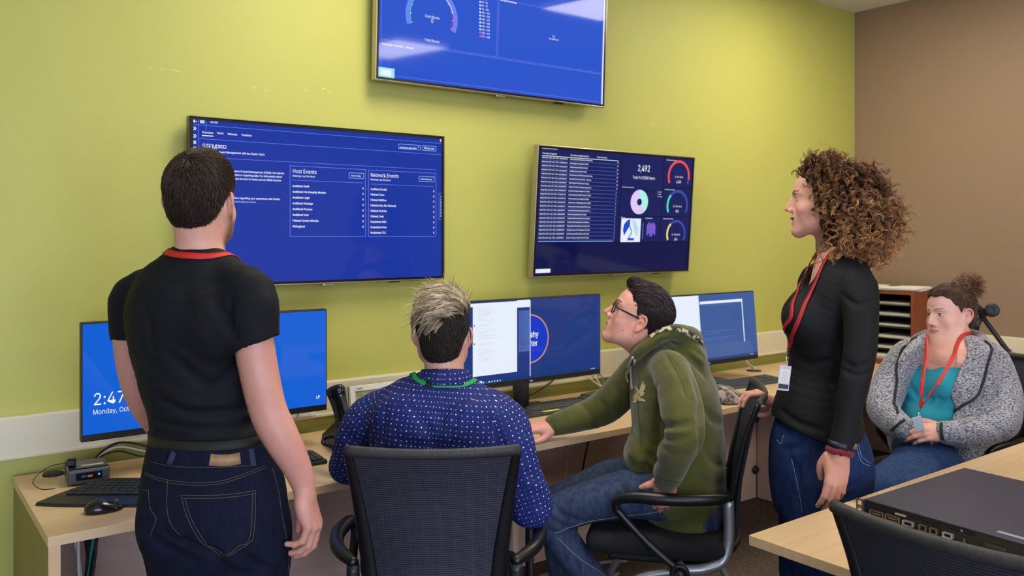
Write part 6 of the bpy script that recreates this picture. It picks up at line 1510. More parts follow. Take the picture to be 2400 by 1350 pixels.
# ================================================================ woman sitting at the back, grey cardigan over a teal shirt
def build_woman_seated():
    D = 3.62; b0 = at(2210, 1060, D); root = empty('person', (b0[0], b0[1], 0), 'seated woman in teal shirt and heathered grey cardigan, hands in her lap', 'person')
    hT = -82; f_ = az(hT); r_ = az(hT+90); sc = np.stack([CR, CF, CU]); cv = lambda x, y, z: V(x, y, z)@sc
    O = at(2229, 742, 3.63); R = frame(-70, -4, 3); s = 1.0
    b = xf(head_solid(False, smile=.6, cheek=1.1, nose=.5), O, R, s)
    b.append(U_(ell(O+V(0, .028, -.045)@R, (.060, .055, .046), R), .03))
    b.append(U_(path([O-V(0, 0, .04)-az(-70)*.035, at(2240, 800, 3.65), at(2226, 832, 3.62)], [.050, .053, .076], 3), .016))
    b.append(U_(loft([at(2224, 822, 3.62), at(2220, 850, 3.60), at(2212, 930, D)], [.12, .175, .17], [.07, .105, .12], r_), .05))
    RA = [at(2122, 842, 3.66), at(2085, 905, 3.62), at(2072, 955, 3.52), at(2095, 990, 3.42), at(2118, 1002, 3.34)]
    LA = [at(2325, 852, 3.58), at(2345, 920, 3.52), at(2345, 985, 3.42), at(2275, 1012, 3.34), at(2212, 1012, 3.30)]
    b.append(U_(path(RA[2:], [.036, .034, .028], 3), .02)); b.append(U_(path(LA[2:], [.036, .034, .028], 3), .02))
    h1, n1 = hand_solid(RA[-1], cv(1, -.2, -.12), cv(-.1, -.75, .8), -1, .95, curl=(.4, .45, .5, .55), spread=.04); h2, n2 = hand_solid(LA[-1], cv(-1, -.12, .0), cv(.1, -.85, .55), 1, .95, curl=(.45, .5, .5, .55), spread=.04)
    b += h1+h2
    def col(P):
        Q = ((P-O)@R.T)/s; h = head_colour(Q, '#e6b3a2', lip='#b86c6a', brow='#86644e', brow_amt=.75, smile=.6, flush=.7, iris='#5b6a78', male=False); k = sstep(.165, .11, np.linalg.norm(P-O, axis=1))
        return mixc(mixc(skin_noise(P, '#dfa794', 2), np.array(lin('#f0c4b4')), nail_mask(P, n1+n2)*.4), h, k)
    solid_obj('body', b, .002, M['skin'], root, colour=col)
    core = [at(2222, 818, 3.62), at(2220, 840, 3.62), at(2216, 890, 3.61), at(2212, 945, 3.60), at(2208, 1000, 3.59), at(2205, 1040, 3.58)]
    sh = [U_(loft(core, [.13, .180, .200, .192, .198, .20], [.070, .105, .125, .135, .150, .15], r_, 4), 0)]
    for sx in (-1, 1): sh.append(U_(ell(at(2212, 905, 3.60)+r_*sx*.085+f_*.07, (.088, .080, .078), frame(hT)), .05))
    sh.append(U_(ell(at(2208, 985, 3.58)+f_*.08, (.16, .10, .09), frame(hT)), .05))
    sh.append(D_(path([at(2230, 780, 3.60), at(2226, 800, 3.57), at(2220, 808, 3.50)], [.072, .074, .060], 3), .01)); sh.append(fold_noise(.003, (16, 22, 30), np.stack([r_, f_, CU]), 6))
    for pts in ([(2118, 930), (2150, 945), (2200, 935)], [(2130, 900), (2150, 930), (2180, 935)], [(2270, 900), (2240, 930), (2200, 945)]):
        q = [hit(sh, u, v) for u, v in pts]; q = [x for x in q if x is not None]
        if len(q) > 1: sh.append(('s', path(q, .006 if False else [.005]*len(q), 3), .02))
    solid_obj('shirt', sh, .0045, mat('teal_shirt', '#2793a6', .8, spec=.25, sheen=.1), root)
    cg = [U_(loft(core, [.155, .200, .218, .212, .222, .226], [.085, .122, .140, .150, .165, .17], r_, 4), 0)]
    for sx in (-1, 1): cg.append(U_(ell(at(2212, 905, 3.60)+r_*sx*.095+f_*.06, (.098, .085, .085), frame(hT)), .05))
    cg.append(U_(ell(at(2208, 985, 3.58)+f_*.07, (.185, .11, .10), frame(hT)), .05))
    # open front
    fr0 = at(2210, 905, 3.60)
    def win(P):
        q = P-fr0.astype(F4); x = q@r_.astype(F4); y = q@f_.astype(F4); z = q[:, 2]
        hw = np.interp(z, [-.19, -.14, -.06, .05, .14, .20], [.01, .105, .148, .150, .135, .12]); c = np.interp(z, [-.19, -.1, 0, .2], [-.05, -.012, .018, .02])
        return np.maximum(np.abs(x-c)-hw, -y-.0).astype(F4)*.8
    cg.append(D_((win, fr0, .4), .006))
    cg.append(D_(path([at(2232, 770, 3.62), at(2226, 812, 3.60), at(2220, 830, 3.55)], [.082, .094, .09], 3), .008))
    cg.append(U_(path([at(2140, 826, 3.66)]+RA, [.06, .074, .072, .066, .058, .044], 4), .03)); cg.append(U_(path([at(2300, 830, 3.60)]+LA, [.06, .078, .078, .072, .058, .045], 4), .03))
    # collar and lapels
    cg.append(U_(path([at(2112, 850, 3.49), at(2132, 822, 3.53), at(2165, 796, 3.64), at(2225, 782, 3.71), at(2285, 788, 3.66), at(2306, 815, 3.52), at(2312, 845, 3.46)], [.012, .022, .026, .026, .028, .034, .014], 3), .012))
    cg.append(U_(path([at(2295, 1015, 3.36), at(2270, 1050, 3.34), at(2262, 1078, 3.33)], [.05, .05, .03], 3), .03))
    creases(cg, (([(2290, 985), (2330, 1000), (2350, 1030)], .008), ([(2260, 975), (2300, 970), (2350, 985)], .008), ([(2060, 930), (2085, 945), (2110, 940)], .007), ([(2300, 890), (2300, 940), (2290, 970)], .010), ([(2240, 985), (2260, 1010), (2265, 1030)], .006)), 0.025)
    cg.append(fold_noise(.005, (14, 20, 26), None, 7))
    cm = mat('heathered_knit', '#4a4a52', .9, noise=((110, 110, 300), '#aeaeb6', .40, .60), bump=((300, 300, 300), .3, .002), spec=.2, sheen=.3)
    co = solid_obj('cardigan', cg, .0045, cm, root)
    tr = MB(); tm = mat('black_trim', '#1a1b24', .8)
    for uv in ([(2108, 838), (2101, 860), (2101, 900), (2104, 970)], [(2308, 800), (2322, 815), (2315, 850), (2300, 905), (2275, 940), (2240, 962), (2205, 985)], [(2108, 838), (2118, 815), (2150, 792)], [(2207, 992), (2206, 1010), (2210, 1030)], [(2120, 985), (2100, 1000), (2090, 1008)]):
        q = [hit(cg, u, v) for u, v in uv]; q = [x for x in q if x is not None]
        if len(q) > 1: q = settle(cg, catmull(q, 6), .002, 3); tr.tube(q, .0055, tm, 8)
    tr.build('trim', co)
    ly = MB(); e = at(2158, 955, 3.36); q = [U_((lambda P: np.minimum(evals(sh, P), evals(b, P)), at(2215, 860, 3.6), .8), 0)]
    drape(ly, q, [at(2170, 792, 3.56), at(2172, 830, 3.47), at(2162, 890, 3.38), e], .014, M['red_strap'], .004, 10); drape(ly, q, [at(2262, 785, 3.58), at(2245, 815, 3.52), at(2210, 880, 3.38), at(2180, 925, 3.35), e], .014, M['red_strap'], .004, 10)
    drape(ly, q, [at(2170, 792, 3.56), at(2182, 786, 3.66), at(2225, 775, 3.73), at(2262, 778, 3.68), at(2262, 785, 3.58)], .014, M['red_strap'], .004, 5)
    lo = ly.build('lanyard', root)
    bd = MB(); c = at(2152, 993, 3.27); bd.box(c, (.036, .003, .052), mat('clear_badge', '#aab8c4', .1), [cv(1, 0, .3), cv(0, 1, 0), cv(-.3, 0, 1)], .001); bd.tube([e, c+V(0, 0, .03)], .002, M['chrome'], 6); bd.build('badge', lo)
    jm = denim('faded_denim', '#26395f', '#37507c'); hipc = at(2215, 1072, 3.60); hipc[2] = .585
    je = [U_(ell(hipc, (.22, .18, .13), frame(hT)), 0)]; sb = MB()
    for (ku, kv, kd, sx) in ((2058, 1150, 3.18, -1), (2140, 1168, 3.10, 1)):
        h0 = hipc+r_*sx*.10; k0 = at(ku, kv, kd); a0 = V(k0[0], k0[1], .11)+f_*.03
        je.append(U_(path([h0, (h0+k0)/2+V(0, 0, .01), k0], [.125, .108, .078], 3), .03)); je.append(U_(path([k0, (k0+a0)/2, a0], [.074, .064, .052], 3), .01)); shoe(sb, V(a0[0], a0[1], .09), f_, M['shoe'], M['sole'])
    je.append(fold_noise(.003, (18, 22, 26), None, 3)); solid_obj('jeans', je, .006, jm, root); sb.build('shoes', root)
    # hair drawn back into a bun
    LINE = [(-.2, -.065), (-.085, -.07), (-.05, -.060), (-.034, -.03), (-.024, .004), (-.010, .036), (.006, .040), (.014, .02), (.026, .040), (.040, .060), (.054, .080), (.064, .092), (.13, .105)]
    cap = hair_cap([((0, -.014, .047), (.0800, .1015, .0905)), ((0, .012, .078), (.066, .080, .060)), ((0, -.055, -.01), (.060, .052, .060))], LINE, [((sx*.085, -.006, -.004), (.022, .026, .034)) for sx in (-1, 1)])
    bun = V(-.02, -.085, .120)
    cap.append(U_(ell(bun, (.042, .040, .038)), .012)); cap.append(('n', (lambda P: (.003*np.sin(P[:, 0]*120+P[:, 2]*60)*np.sin(P[:, 1]*110)).astype(F4), V(0, 0, 0), .3), 0))
    def fl(Q, N, rg): return tangent(N, bun-Q)+rg.normal(size=Q.shape)*.006
    isb = lambda Q: np.linalg.norm(Q-bun, axis=1) < .05
    grow_hair(root, O, R, s, cap, [dict(n=3800, where=lambda Q, N: 1.*~isb(Q), dir=fl, len=lambda Q, rg: .03*rg.uniform(.6, 1.2, len(Q)), r=.0009, cols=two_tone('#4d3628', '#6f5340', .25), nseg=4, wob=.01, flatten=.8),
                                   dict(n=900, where=lambda Q, N: 1.*isb(Q), dir=lambda Q, N, rg: np.cross(N, V(.3, -.5, .8))+N*.15+rg.normal(size=Q.shape)*.3, len=lambda Q, rg: .05*rg.uniform(.6, 1.2, len(Q)), r=.0014, cols=two_tone('#5d4030', '#a07a5c', .25), nseg=7, wob=.2),
                                   dict(n=260, where=lambda Q, N: 1.*(Q[:, 1] < -.01), dir=lambda Q, N, rg: fl(Q, N, rg)*0+N+rg.normal(size=Q.shape)*.8, len=lambda Q, rg: .04*rg.uniform(.4, 1.2, len(Q)), r=.0004, cols=two_tone('#6d5040', '#a58a70', .25), nseg=6, wob=.5, hug=False)], '#48332a')
    return root
build_woman_seated()
# ================================================================ things on and under the desks
M['key'] = mat('key_black', '#1c1d20', .5); M['keyg'] = mat('key_grey', '#3d4148', .5); M['gpl'] = mat('grey_plastic', '#4a4e56', .45)
def axes(yaw): a = rad(yaw); return [V(cos(a), sin(a), 0), V(-sin(a), cos(a), 0), V(0, 0, 1)]
def keyboard(c, w_, d, yaw, label, cols_=15, rows=6, pad=True, body='black', keym='key', palm=0., labelstrip=None):
    """c = middle of its footprint on the desk"""
    ax = axes(yaw); root = empty('keyboard', (c[0], c[1], DZ), label, 'keyboard'); P = lambda x, y, z: V(c[0], c[1], DZ)+ax[0]*x+ax[1]*y+V(0, 0, z)
    b = MB(); prof = [(-d/2, .0), (-d/2, .006), (-d/2+palm, .013 if palm else .008), (d/2, .019), (d/2, 0)]
    if palm:      # one-piece body with a swept palm rest
        n = 24; vs = []; 
        for i in range(n+1):
            t = -1+2*i/n; yf = -d/2-.004*(1-t*t); k = 1-.10*abs(t)**4
            for y, z in ((yf, .001), (yf+.004, .009), (-d/2+palm, .015), (d/2, .024), (d/2, .001)): vs.append(P(t*w_/2-(0 if t > 0 else t)*.095*max(0, (y+d/2)/d), y*k, z))
        fs = [(i*5+j, i*5+(j+1) % 5, (i+1)*5+(j+1) % 5, (i+1)*5+j) for i in range(n) for j in range(5)]+[(4, 3, 2, 1, 0), tuple(n*5+j for j in range(5))]
        b.add(vs, fs, M[body], False)
    else:
        b.box(P(0, 0, .0095), (w_, d, .014), M[body], [ax[0], nz(ax[1]+V(0, 0, .04)), nz(V(0, 0, 1)-ax[1]*.04)], .004)
    b.build('base', root)
    k = MB(); y0 = -d/2+(palm+.006 if palm else .010); kd = (d/2-.010-y0)/rows; x0 = -w_/2+.012; span = w_-.024; pw = span*.20 if pad else 0; mw = span-pw-(.012 if pad else 0); kw = mw/cols_
    zf = lambda y: (.015+.009*(y-(-d/2+palm))/(d-palm)) if palm else (.0165+.04*y)
    for r in range(rows):
        y = y0+kd*(r+.5); x = 0
        while x < cols_-.01:
            if palm and x0+kw*x < -w_/2+.095*(y+d/2)/d+.012: x += 1; continue
            w1 = 6 if (r == 0 and abs(x-4) < .1) else (1.6 if (x == 0 and r > 0 and r < rows-1) else 1); w1 = min(w1, cols_-x)
            k.box(P(x0+kw*(x+w1/2), y, zf(y)+.002), (kw*w1-.0028, kd-.0028, .005), M[keym], ax, .001, 1); x += w1
        if pad:
            for q in range(4): k.box(P(x0+mw+.012+pw/4*(q+.5), y, zf(y)+.002), (pw/4-.0028, kd-.0028, .005), M[keym], ax, .001, 1)
    k.build('keys', root)
    if labelstrip:
        l = MB(); l.box(P(w_*.05, d/2-.006, .0245), (.10, .009, .0008), M[labelstrip], ax); l.build('label_strip', root)
    return root
M['cream'] = mat('cream_label', '#dcd6ba', .6)
keyboard((.608, 2.651), .47, .205, -36.9, 'black keyboard with palm rest at the desk\'s left end by the mini computer', palm=.055, labelstrip='cream')
p = onZ(700, 1085, DZ); keyboard((1.015, 2.705), .40, .135, -2, 'slim black keyboard on the desk right of the standing man')
kc = onZ(1272, 958, DZ); keyboard((kc[0]+.10, kc[1]-.025), .44, .135, -1, 'grey keyboard before the monitor with the round blue logo', body='gpl', keym='keyg')
kc = onZ(1735, 903, DZ); keyboard((kc[0]+.06, kc[1]), .44, .145, -3, 'grey keyboard on the desk between hoodie man and standing woman', body='gpl', keym='keyg')
# mini computer
c = V(.532, 2.905, DZ); root = empty('mini_computer', c, 'small grey mini computer with a blue power light on the desk', 'computer'); ax = axes(-4)
b = MB(); b.box(c+V(0, 0, .027), (.117, .112, .046), mat('space_grey_shell', '#4c4e58', .35, metal=.4), ax, .008, 3)
for sx in (-.04, .04):
    for sy in (-.04, .04): b.cyl(c+ax[0]*sx+ax[1]*sy, c+ax[0]*sx+ax[1]*sy+V(0, 0, .006), .006, M['black'], 10)
b.build('case', root)
b = MB(); b.box(c+V(0, 0, .0515), (.108, .103, .003), M['black_gloss'], ax, .003); b.build('lid', root)
f = MB(); fc = c-ax[1]*.0565+V(0, 0, .028); f.box(fc, (.072, .002, .022), M['black_gloss'], ax); q = fc-ax[1]*.0012
f.box(q-ax[0]*.015, (.014, .001, .006), mat('usb_blue', '#2a4c8a', .4), ax); f.box(q+ax[0]*.002, (.014, .001, .006), mat('usb_orange', '#b5803a', .4), ax); f.build('port_panel', root)
f = MB(); f.lathe([(0, 0), (.003, 0), (.0025, .001), (0, .001)], q+ax[0]*.027+V(0, 0, .002), mat('blue_led', '#1030ff', .3, emit='#2a50ff', estr=6.), 14, [ax[0], V(0, 0, 1), -ax[1]]); f.build('power_light', root)
f = MB(); f.box(c+V(0, 0, .0535)-ax[1]*.022+ax[0]*.012, (.062, .012, .001), M['cream'], ax); f.build('label_strip', root)
d = c-ax[0]*.045-ax[1]*.0+V(0, 0, .0625); root = empty('usb_adapter', (d[0], d[1], DZ+.053), 'small black usb adapter lying on the grey mini computer', 'adapter')
f = MB(); f.box(d, (.026, .034, .017), M['black'], axes(-20), .003); f.box(d+V(.004, -.0, .010), (.018, .022, .006), M['black_gloss'], axes(-20), .002); f.build('case', root)
f = MB(); f.tube(catmull([d+V(-.012, 0, 0), d+V(-.06, .02, -.01), d+V(-.10, .02, -.045), d+V(-.085, -.03, -.060), d+V(-.05, -.045, -.060)], 6), .0013, M['black'], 6); f.build('cord', root)
f = MB(); e = onZ(100, 1116, DZ); f.lathe([(0, 0), (.032, 0), (.030, .006), (.012, .010), (0, .010)], (e[0]+.03, e[1]+.0, DZ), M['black'], 26); tag(rezero(f.build('receiver_puck')), 'flat round black receiver puck behind the mini computer\'s left side', 'receiver')
# mouse
def mouse(c, yaw, label, m='black_gloss'):
    ax = axes(yaw); root = empty('computer_mouse', (c[0], c[1], DZ), label, 'mouse'); s = [U_(ell(V(c[0], c[1], DZ+.010)+ax[1]*-.008, (.029, .038, .026), np.stack(ax)), 0), U_(ell(V(c[0], c[1], DZ+.006)+ax[1]*.02, (.027, .034, .018), np.stack(ax)), .012)]
    s.append(('i', (lambda P: (F4(DZ+.001)-P[:, 2]), V(c[0], c[1], DZ), .3), .002)); solid_obj('shell', s, .002, M[m], root)
    b = MB(); b.lathe([(0, -.0035), (.008, -.0035), (.009, 0), (.008, .0035), (0, .0035)], V(c[0], c[1], DZ+.022)+ax[1]*.034, M['dgrey'], 16, [ax[1], V(0, 0, 1), ax[0]]); b.build('scroll_wheel', root); return root
mouse((.506, 2.552), -95, 'glossy black computer mouse at the front edge before the left keyboard')
p = at(1232, 1018, 3.13); mouse((p[0]-.01, p[1]+.01), 40, 'small computer mouse under the hand of the man in green hoodie', 'dgrey')
# telephone
c = onZ(822, 1045, DZ); c = V(c[0]+.02, c[1], DZ); root = empty('desk_phone', c, 'black desk telephone with upright handset and coiled cord beside the seated man', 'telephone'); ax = axes(-8)
b = MB(); b.prism([(-.105, 0), (.105, 0), (.10, .03), (-.08, .115), (-.105, .10)], c-ax[0]*.095, [ax[1], V(0, 0, 1), ax[0]], .20, M['black']); b.box(c+ax[0]*.03+V(0, 0, .075)-ax[1]*.0, (.12, .10, .006), M['black_gloss'], [ax[0], nz(V(0, .78, .6)), nz(V(0, -.6, .78))], .003)
b.build('base', root)
T1, T2, T3 = at(786, 912, 2.73), at(800, 965, 2.71), at(812, 1030, 2.68); hd_ = nz(T3-T1); sd_ = nz(np.cross(hd_, CF)); fw_ = np.cross(sd_, hd_)
s = [U_(loft([T1+hd_*.008, T1*.7+T2*.3, T2, T2*.4+T3*.6, T3], [.030, .028, .024, .024, .028], [.020, .016, .013, .014, .020], sd_, 4, e=3.), 0), U_(ell(T1+fw_*.014+hd_*.012, (.026, .024, .020), np.stack([sd_, hd_, fw_])), .012), U_(ell(T3+fw_*.014-hd_*.012, (.025, .022, .020), np.stack([sd_, hd_, fw_])), .012)]
solid_obj('handset', s, .0022, M['black_gloss'], root)
cc = MB(); N_ = 300; bp = catmull([at(806, 1040, 2.68), at(780, 1022, 2.68), at(757, 1030, 2.66), at(762, 1040, 2.62), at(800, 1046, 2.60)], 20); bp[:, 2] = np.maximum(bp[:, 2], DZ+.010); t = np.linspace(0, len(bp)-1.001, N_); i = t.astype(int); q = bp[i]*(1-(t-i))[:, None]+bp[i+1]*(t-i)[:, None]; a = np.arange(N_)*2*pi/7
q = q+np.stack([np.cos(a)*.0065*.7, np.cos(a)*.0065*.7, np.sin(a)*.0065], 1); cc.tube(q, .0018, M['black'], 6); cc.build('coiled_cord', root)
# framed time display leaning behind
c = onY(862, 935, 3.02); w_ = .20; root = empty('wall_display', (c[0], 3.02, DZ), 'white framed display panel with green screen standing behind the telephone', 'display'); A0 = onY(820, 905, 3.02); A1 = V(A0[0], 3.05, DZ+.01); U2 = nz(V(.0, .12, 1)); O_ = V(A0[0]-.004, 3.0, A0[2]-.17)
R2 = V(1, 0, 0); N2 = nz(np.cross(R2, U2)); cen = O_+R2*.13+U2*.085
b = MB(); W2, H2, bz = .26, .17, .022
for sx in (-1, 1): b.box(cen+R2*sx*(W2/2-bz/2), (bz, H2, .016), M['white'], [R2, U2, N2], .002)
for sy in (-1, 1): b.box(cen+U2*sy*(H2/2-bz/2), (W2-2*bz-.001, bz, .016), M['white'], [R2, U2, N2], .002)
b.box(cen-N2*.012, (W2, H2, .006), M['dgrey'], [R2, U2, N2], .002); b.box(V(cen[0], 3.045, DZ+.03), (.1, .05, .058), M['dgrey']); b.build('frame', root)
b = MB(); b.box(cen-N2*.003, (W2-2*bz-.002, H2-2*bz-.002, .008), mat('pale_green_lcd', '#a9b283', .4), [R2, U2, N2]); text(b, 'MARS', -W2/2+.03, H2/2-.016, .014, M['black'], (cen, R2, U2, N2), 'LEFT', .04, .0083); text(b, '2:47', -W2/2+.03, H2/2-.045, .02, M['black'], (cen, R2, U2, N2), 'LEFT', .02, .0013); flush_text(); b.build('panel', root)
# dark box in front of the phone, seen left of the sleeve
c = onZ(800, 1085, DZ); f = MB(); f.box((c[0]+.02, c[1], DZ+.015), (.09, .06, .03), M['black'], axes(-10), .006); tag(rezero(f.build('stapler_box')), 'small black box on the desk beside the seated man\'s left elbow', 'box')
# grey gadget and yellow cap beyond the second keyboard
c = onZ(1388, 934, DZ); root = empty('usb_hub', (c[0], c[1], DZ), 'grey usb hub on the desk behind the hoodie man\'s forearm', 'hub'); f = MB(); f.box((c[0], c[1], DZ+.014), (.12, .06, .026), M['gpl'], axes(12), .008, 3); f.build('case', root)
f = MB(); f.box((c[0]-.03, c[1]-.045, DZ+.005), (.04, .012, .009), M['note'], axes(10), .002); f.build('yellow_tab', root)
def cable(name, pts, r, m, label, cat='cable', group=None):
    f = MB(); f.tube(catmull(pts, 8), r, m, 8); return tag(rezero(f.build(name)), label, cat, group)
M['wcab'] = mat('white_cable', '#d9d5cc', .5); M['gcab'] = mat('green_cable', '#2f8f6f', .5); M['ocab'] = mat('orange_cable', '#c4703a', .5)
gx, gy = 2.83, 2.99
cable('network_cable', [(gx-.03, YW-.037, .80), (gx-.06, 3.07, .81), (gx-.02, 3.03, .77), (gx-.004, gy, DZ+.01), (gx-.004, gy, DZ-.08)], .0035, M['wcab'], 'white network cable dropping into the desk opening, crossing the other white one', group='network cables behind the logo monitor')
cable('network_cable', [(gx+.0, YW-.037, .80), (gx-.01, 3.07, .81), (gx-.01, 3.03, .77), (gx+.006, gy+.004, DZ+.01), (gx+.006, gy+.004, DZ-.08)], .0035, M['wcab'], 'white network cable dropping into the desk opening nearest the green one', group='network cables behind the logo monitor')
cable('network_cable', [(gx+.03, YW-.037, .80), (gx+.03, 3.07, .81), (gx+.02, 3.03, .77), (gx+.015, gy-.002, DZ+.01), (gx+.015, gy, DZ-.08)], .003, M['gcab'], 'green network cable dropping into the desk opening behind the logo monitor', group='network cables behind the logo monitor')
gx, gy = 3.95, 2.985
for k, (m_, w_) in enumerate((('ocab', 'orange'), ('gcab', 'green'), ('wcab', 'white'))):
    cable('network_cable', [(gx-.03+.02*k, YW-.037, .80), (gx-.04+.02*k, 3.06, .81), (gx-.02+.01*k, 3.02, .77), (gx-.01+.008*k, gy, DZ+.01), (gx-.01+.008*k, gy, DZ-.08)], .003, M[m_], w_+' network cable dropping into the desk opening beyond the hoodie man\'s monitor', group='network cables by the far monitor')
cable('power_cable', [(2.25, 2.93, .80), (2.33, 2.99, .775), (2.45, 3.03, .79), (2.55, 3.06, .82), (2.58, YW-.037, .85)], .004, M['black'], 'black power cable curving under the monitor with the round logo')
for k in range(2): cable('power_cable', [(2.17-.02*k, 2.98+.01*k, .80), (2.05-.05*k, 3.02+.02*k, .775-.014*k), (1.9-.06*k, 3.045+.02*k, DZ+.014+.006*k), (1.7-.05*k, 3.05+.02*k, DZ+.006)], .0045, M['black'], ('nearer', 'farther')[k]+' of the two black cables lying behind the logo monitor foot', group='black cables behind the logo monitor')
for k, (m_, l_) in enumerate((('black', 'upper black cable looping over the desk behind the mini computer'), ('wcab', 'white cable looping over the desk behind the mini computer'), ('black', 'thin black cable curling behind the mini computer toward the wall'))):
    cable('computer_cable', [(.56+.01*k, 2.965, DZ+.03), (.585, 3.0, DZ+.055-.006*k), (.65, 3.03, DZ+.075-.014*k), (.73, 3.02, DZ+.055-.018*k), (.80+.03*k, 2.98, DZ+.010)], [.0045, .0035, .003][k], M[m_], l_)
cable('power_cable', [(1.19, 2.93, .86), (1.17, 2.98, .82), (1.13, 3.03, .79), (1.08, 3.05, .76), (1.02, 3.07, DZ+.005)], .0035, M['black'], 'thin black cable hanging below the lock screen monitor\'s right end')
f = MB(); f.boxr(1.24, 1.37, YW-.052, YW-.0355, .80, .835, M['white'], r=.003); f.boxr(1.29, 1.34, YW-.075, YW-.0525, .806, .83, M['wcab'], r=.003); tag(rezero(f.build('power_socket')), 'white socket block with a plug on the trunking beside the telephone', 'socket')
# cables under the desk
bx, by = .50, 2.75
root = empty('cable_bundle', (bx, by, 0), 'bundle of black, teal and white cables hanging under the desk\'s left end', 'cables')
rg = np.random.default_rng(5)
for k in range(11):
    m_ = [M['black'], M['black'], mat('teal_cable', '#1f7a78', .5), M['wcab']][(0, 0, 2, 0, 3, 0, 2, 0, 0, 3, 0)[k]]; a = k*2.4; f = MB()
    f.tube(catmull([(bx+.03*cos(a), by+.03*sin(a), .708), (bx+.03*cos(a+.5), by+.03*sin(a+.5), .62), (bx+.012*cos(a), by+.012*sin(a), .47), (bx+.05*cos(a*1.3), by+.03*sin(a), .36), (bx+.12*cos(a*1.3), by+.07*sin(a), .18), (bx+.17*cos(a*1.3), by+.09*sin(a), .006)], 6), .0048, m_, 8); f.build('cable', root)
f = MB(); f.tube([(bx-.0, by, .455), (bx, by, .485)], .021, M['black'], 14); f.build('tie', root)
cable('floor_cable', [(1.6, 2.72, .008), (1.95, 2.82, .008), (2.3, 2.88, .008), (2.62, 2.84, .008), (2.75, 2.78, .008)], .008, mat('grey_cable', '#8a8480', .5), 'pale grey cable lying on the carpet under the desk, the farther one', group='cables on the carpet under the desk')
cable('floor_cable', [(1.7, 2.45, .008), (2.0, 2.52, .008), (2.25, 2.58, .008), (2.45, 2.66, .008), (2.62, 2.70, .008)], .008, bpy.data.materials['grey_cable'], 'pale grey cable lying on the carpet under the desk, the nearer one', group='cables on the carpet under the desk')
cable('white_cable', [(2.56, 3.0, .708), (2.56, 2.97, .55), (2.55, 2.98, .3), (2.57, 2.99, .006)], .006, M['wcab'], 'white cable hanging straight down under the desk beside the support panel', 'cable')
cable('black_cable', [(2.78, 3.0, .708), (2.72, 2.98, .6), (2.64, 2.98, .3), (2.62, 2.98, .006)], .005, M['black'], 'black cable hanging slantwise under the desk near the hoodie man', 'cable')
# camouflage cap
c = onZ(1700, 940, DZ); c = V(c[0]-.02, c[1]+.02, DZ); root = empty('cap', c, 'brown and grey camouflage cap lying on the desk behind the hoodie man', 'cap')
s = [U_(ell(c+V(0, 0, .0), (.100, .085, .075)), 0), U_(ell(c+V(.05, -.03, .01), (.08, .06, .03)), .03), fold_noise(.006, (60, 60, 60), None, 3), ('i', (lambda P: (F4(DZ+.001)-P[:, 2]), c, .3), .003)]
solid_obj('crown', s, .004, mat('camouflage', '#3f342c', .9, noise=((32, 32, 32), '#a89c92', .44, .56), bump=((90, 90, 90), .4, .004)), root)
f = MB(); f.tube([c+V(-.06, -.075, .012), c+V(-.02, -.10, .010), c+V(.04, -.095, .010), c+V(.085, -.06, .012)], .012, bpy.data.materials['camouflage'], 10, up=V(0, 0, 1), flat=.4); f.build('brim', root)
# literature sorter with papers, by the corner
X0, X1, Y0, Y1, Z1 = 4.76, 5.13, 2.49, 3.06, 1.172
root = empty('paper_sorter', (X0, Y0, DZ), 'reddish wooden literature sorter with black shelves full of papers', 'sorter'); wd = mat('cherry_wood', '#8f4a26', .45, noise=((30, 30, 3), '#7a3b1c', .3, .7)); tk = .02
f = MB(); f.boxr(X0, X1, Y0, Y0+tk, DZ, Z1, wd); f.boxr(X0, X1, Y1-tk, Y1, DZ, Z1, wd); f.boxr(X0, X1, Y0+tk, Y1-tk, Z1-tk, Z1, wd); f.boxr(X0, X1, Y0+tk, Y1-tk, DZ, DZ+.025, wd); f.boxr(X1-.008, X1, Y0+tk, Y1-tk, DZ+.025, Z1-tk, M['black']); f.build('cabinet', root)
f = MB(); f.boxr(X0+.004, X1-.01, 2.765, 2.775, DZ+.026, Z1-tk-.001, M['black']); f.build('divider', root)
nsh = 6; zs = [DZ+.025+(Z1-tk-DZ-.025)*k/nsh for k in range(1, nsh)]
for z in zs:
    for (ya, yb) in ((Y0+tk+.001, 2.764), (2.776, Y1-tk-.001)): f = MB(); f.boxr(X0+.006, X1-.01, ya, yb, z-.002, z+.002, M['black']); f.build('shelf', root)
k = 0
wds = ['lowest', 'second lowest', 'third lowest', 'third highest', 'second highest', 'highest']
for j, z in enumerate([DZ+.0255]+[z+.0025 for z in zs]):
    for side, (ya, yb) in enumerate(((Y0+tk+.012, 2.755), (2.785, Y1-tk-.012))):
        h = rg.uniform(.012, .022) if j else .035; f = MB(); n_ = 4
        for q in range(n_): f.box(((X0+X1)/2+rg.uniform(-.018, .0), (ya+yb)/2+rg.uniform(-.003, .003), z+.0005+h/n_*(q+.5)), (.31, yb-ya-.012, h/n_-.0006), M['paper'] if q % 2 else M['cream'])
        o = tag(rezero(f.build('paper_stack')), 'stack of white papers in the sorter, %s shelf, %s column' % (wds[j], ('right-hand', 'left-hand')[side]), 'papers', 'paper stacks in the sorter')
for q, (y, w_, a_, nm) in enumerate(((2.63, .22, 12, 'loose white papers on top of the sorter, end nearest the seated woman'), (2.86, .24, -8, 'loose white papers on top of the sorter, end nearest the corner'))):
    f = MB()
    for j in range(5): f.box((4.93+rg.uniform(-.02, .02), y+rg.uniform(-.01, .01), Z1+.0025+.003*j), (.30, w_, .0022), M['paper'], axes(a_+rg.uniform(-6, 6)))
    tag(rezero(f.build('paper_stack')), nm, 'papers', 'papers on top of the sorter')
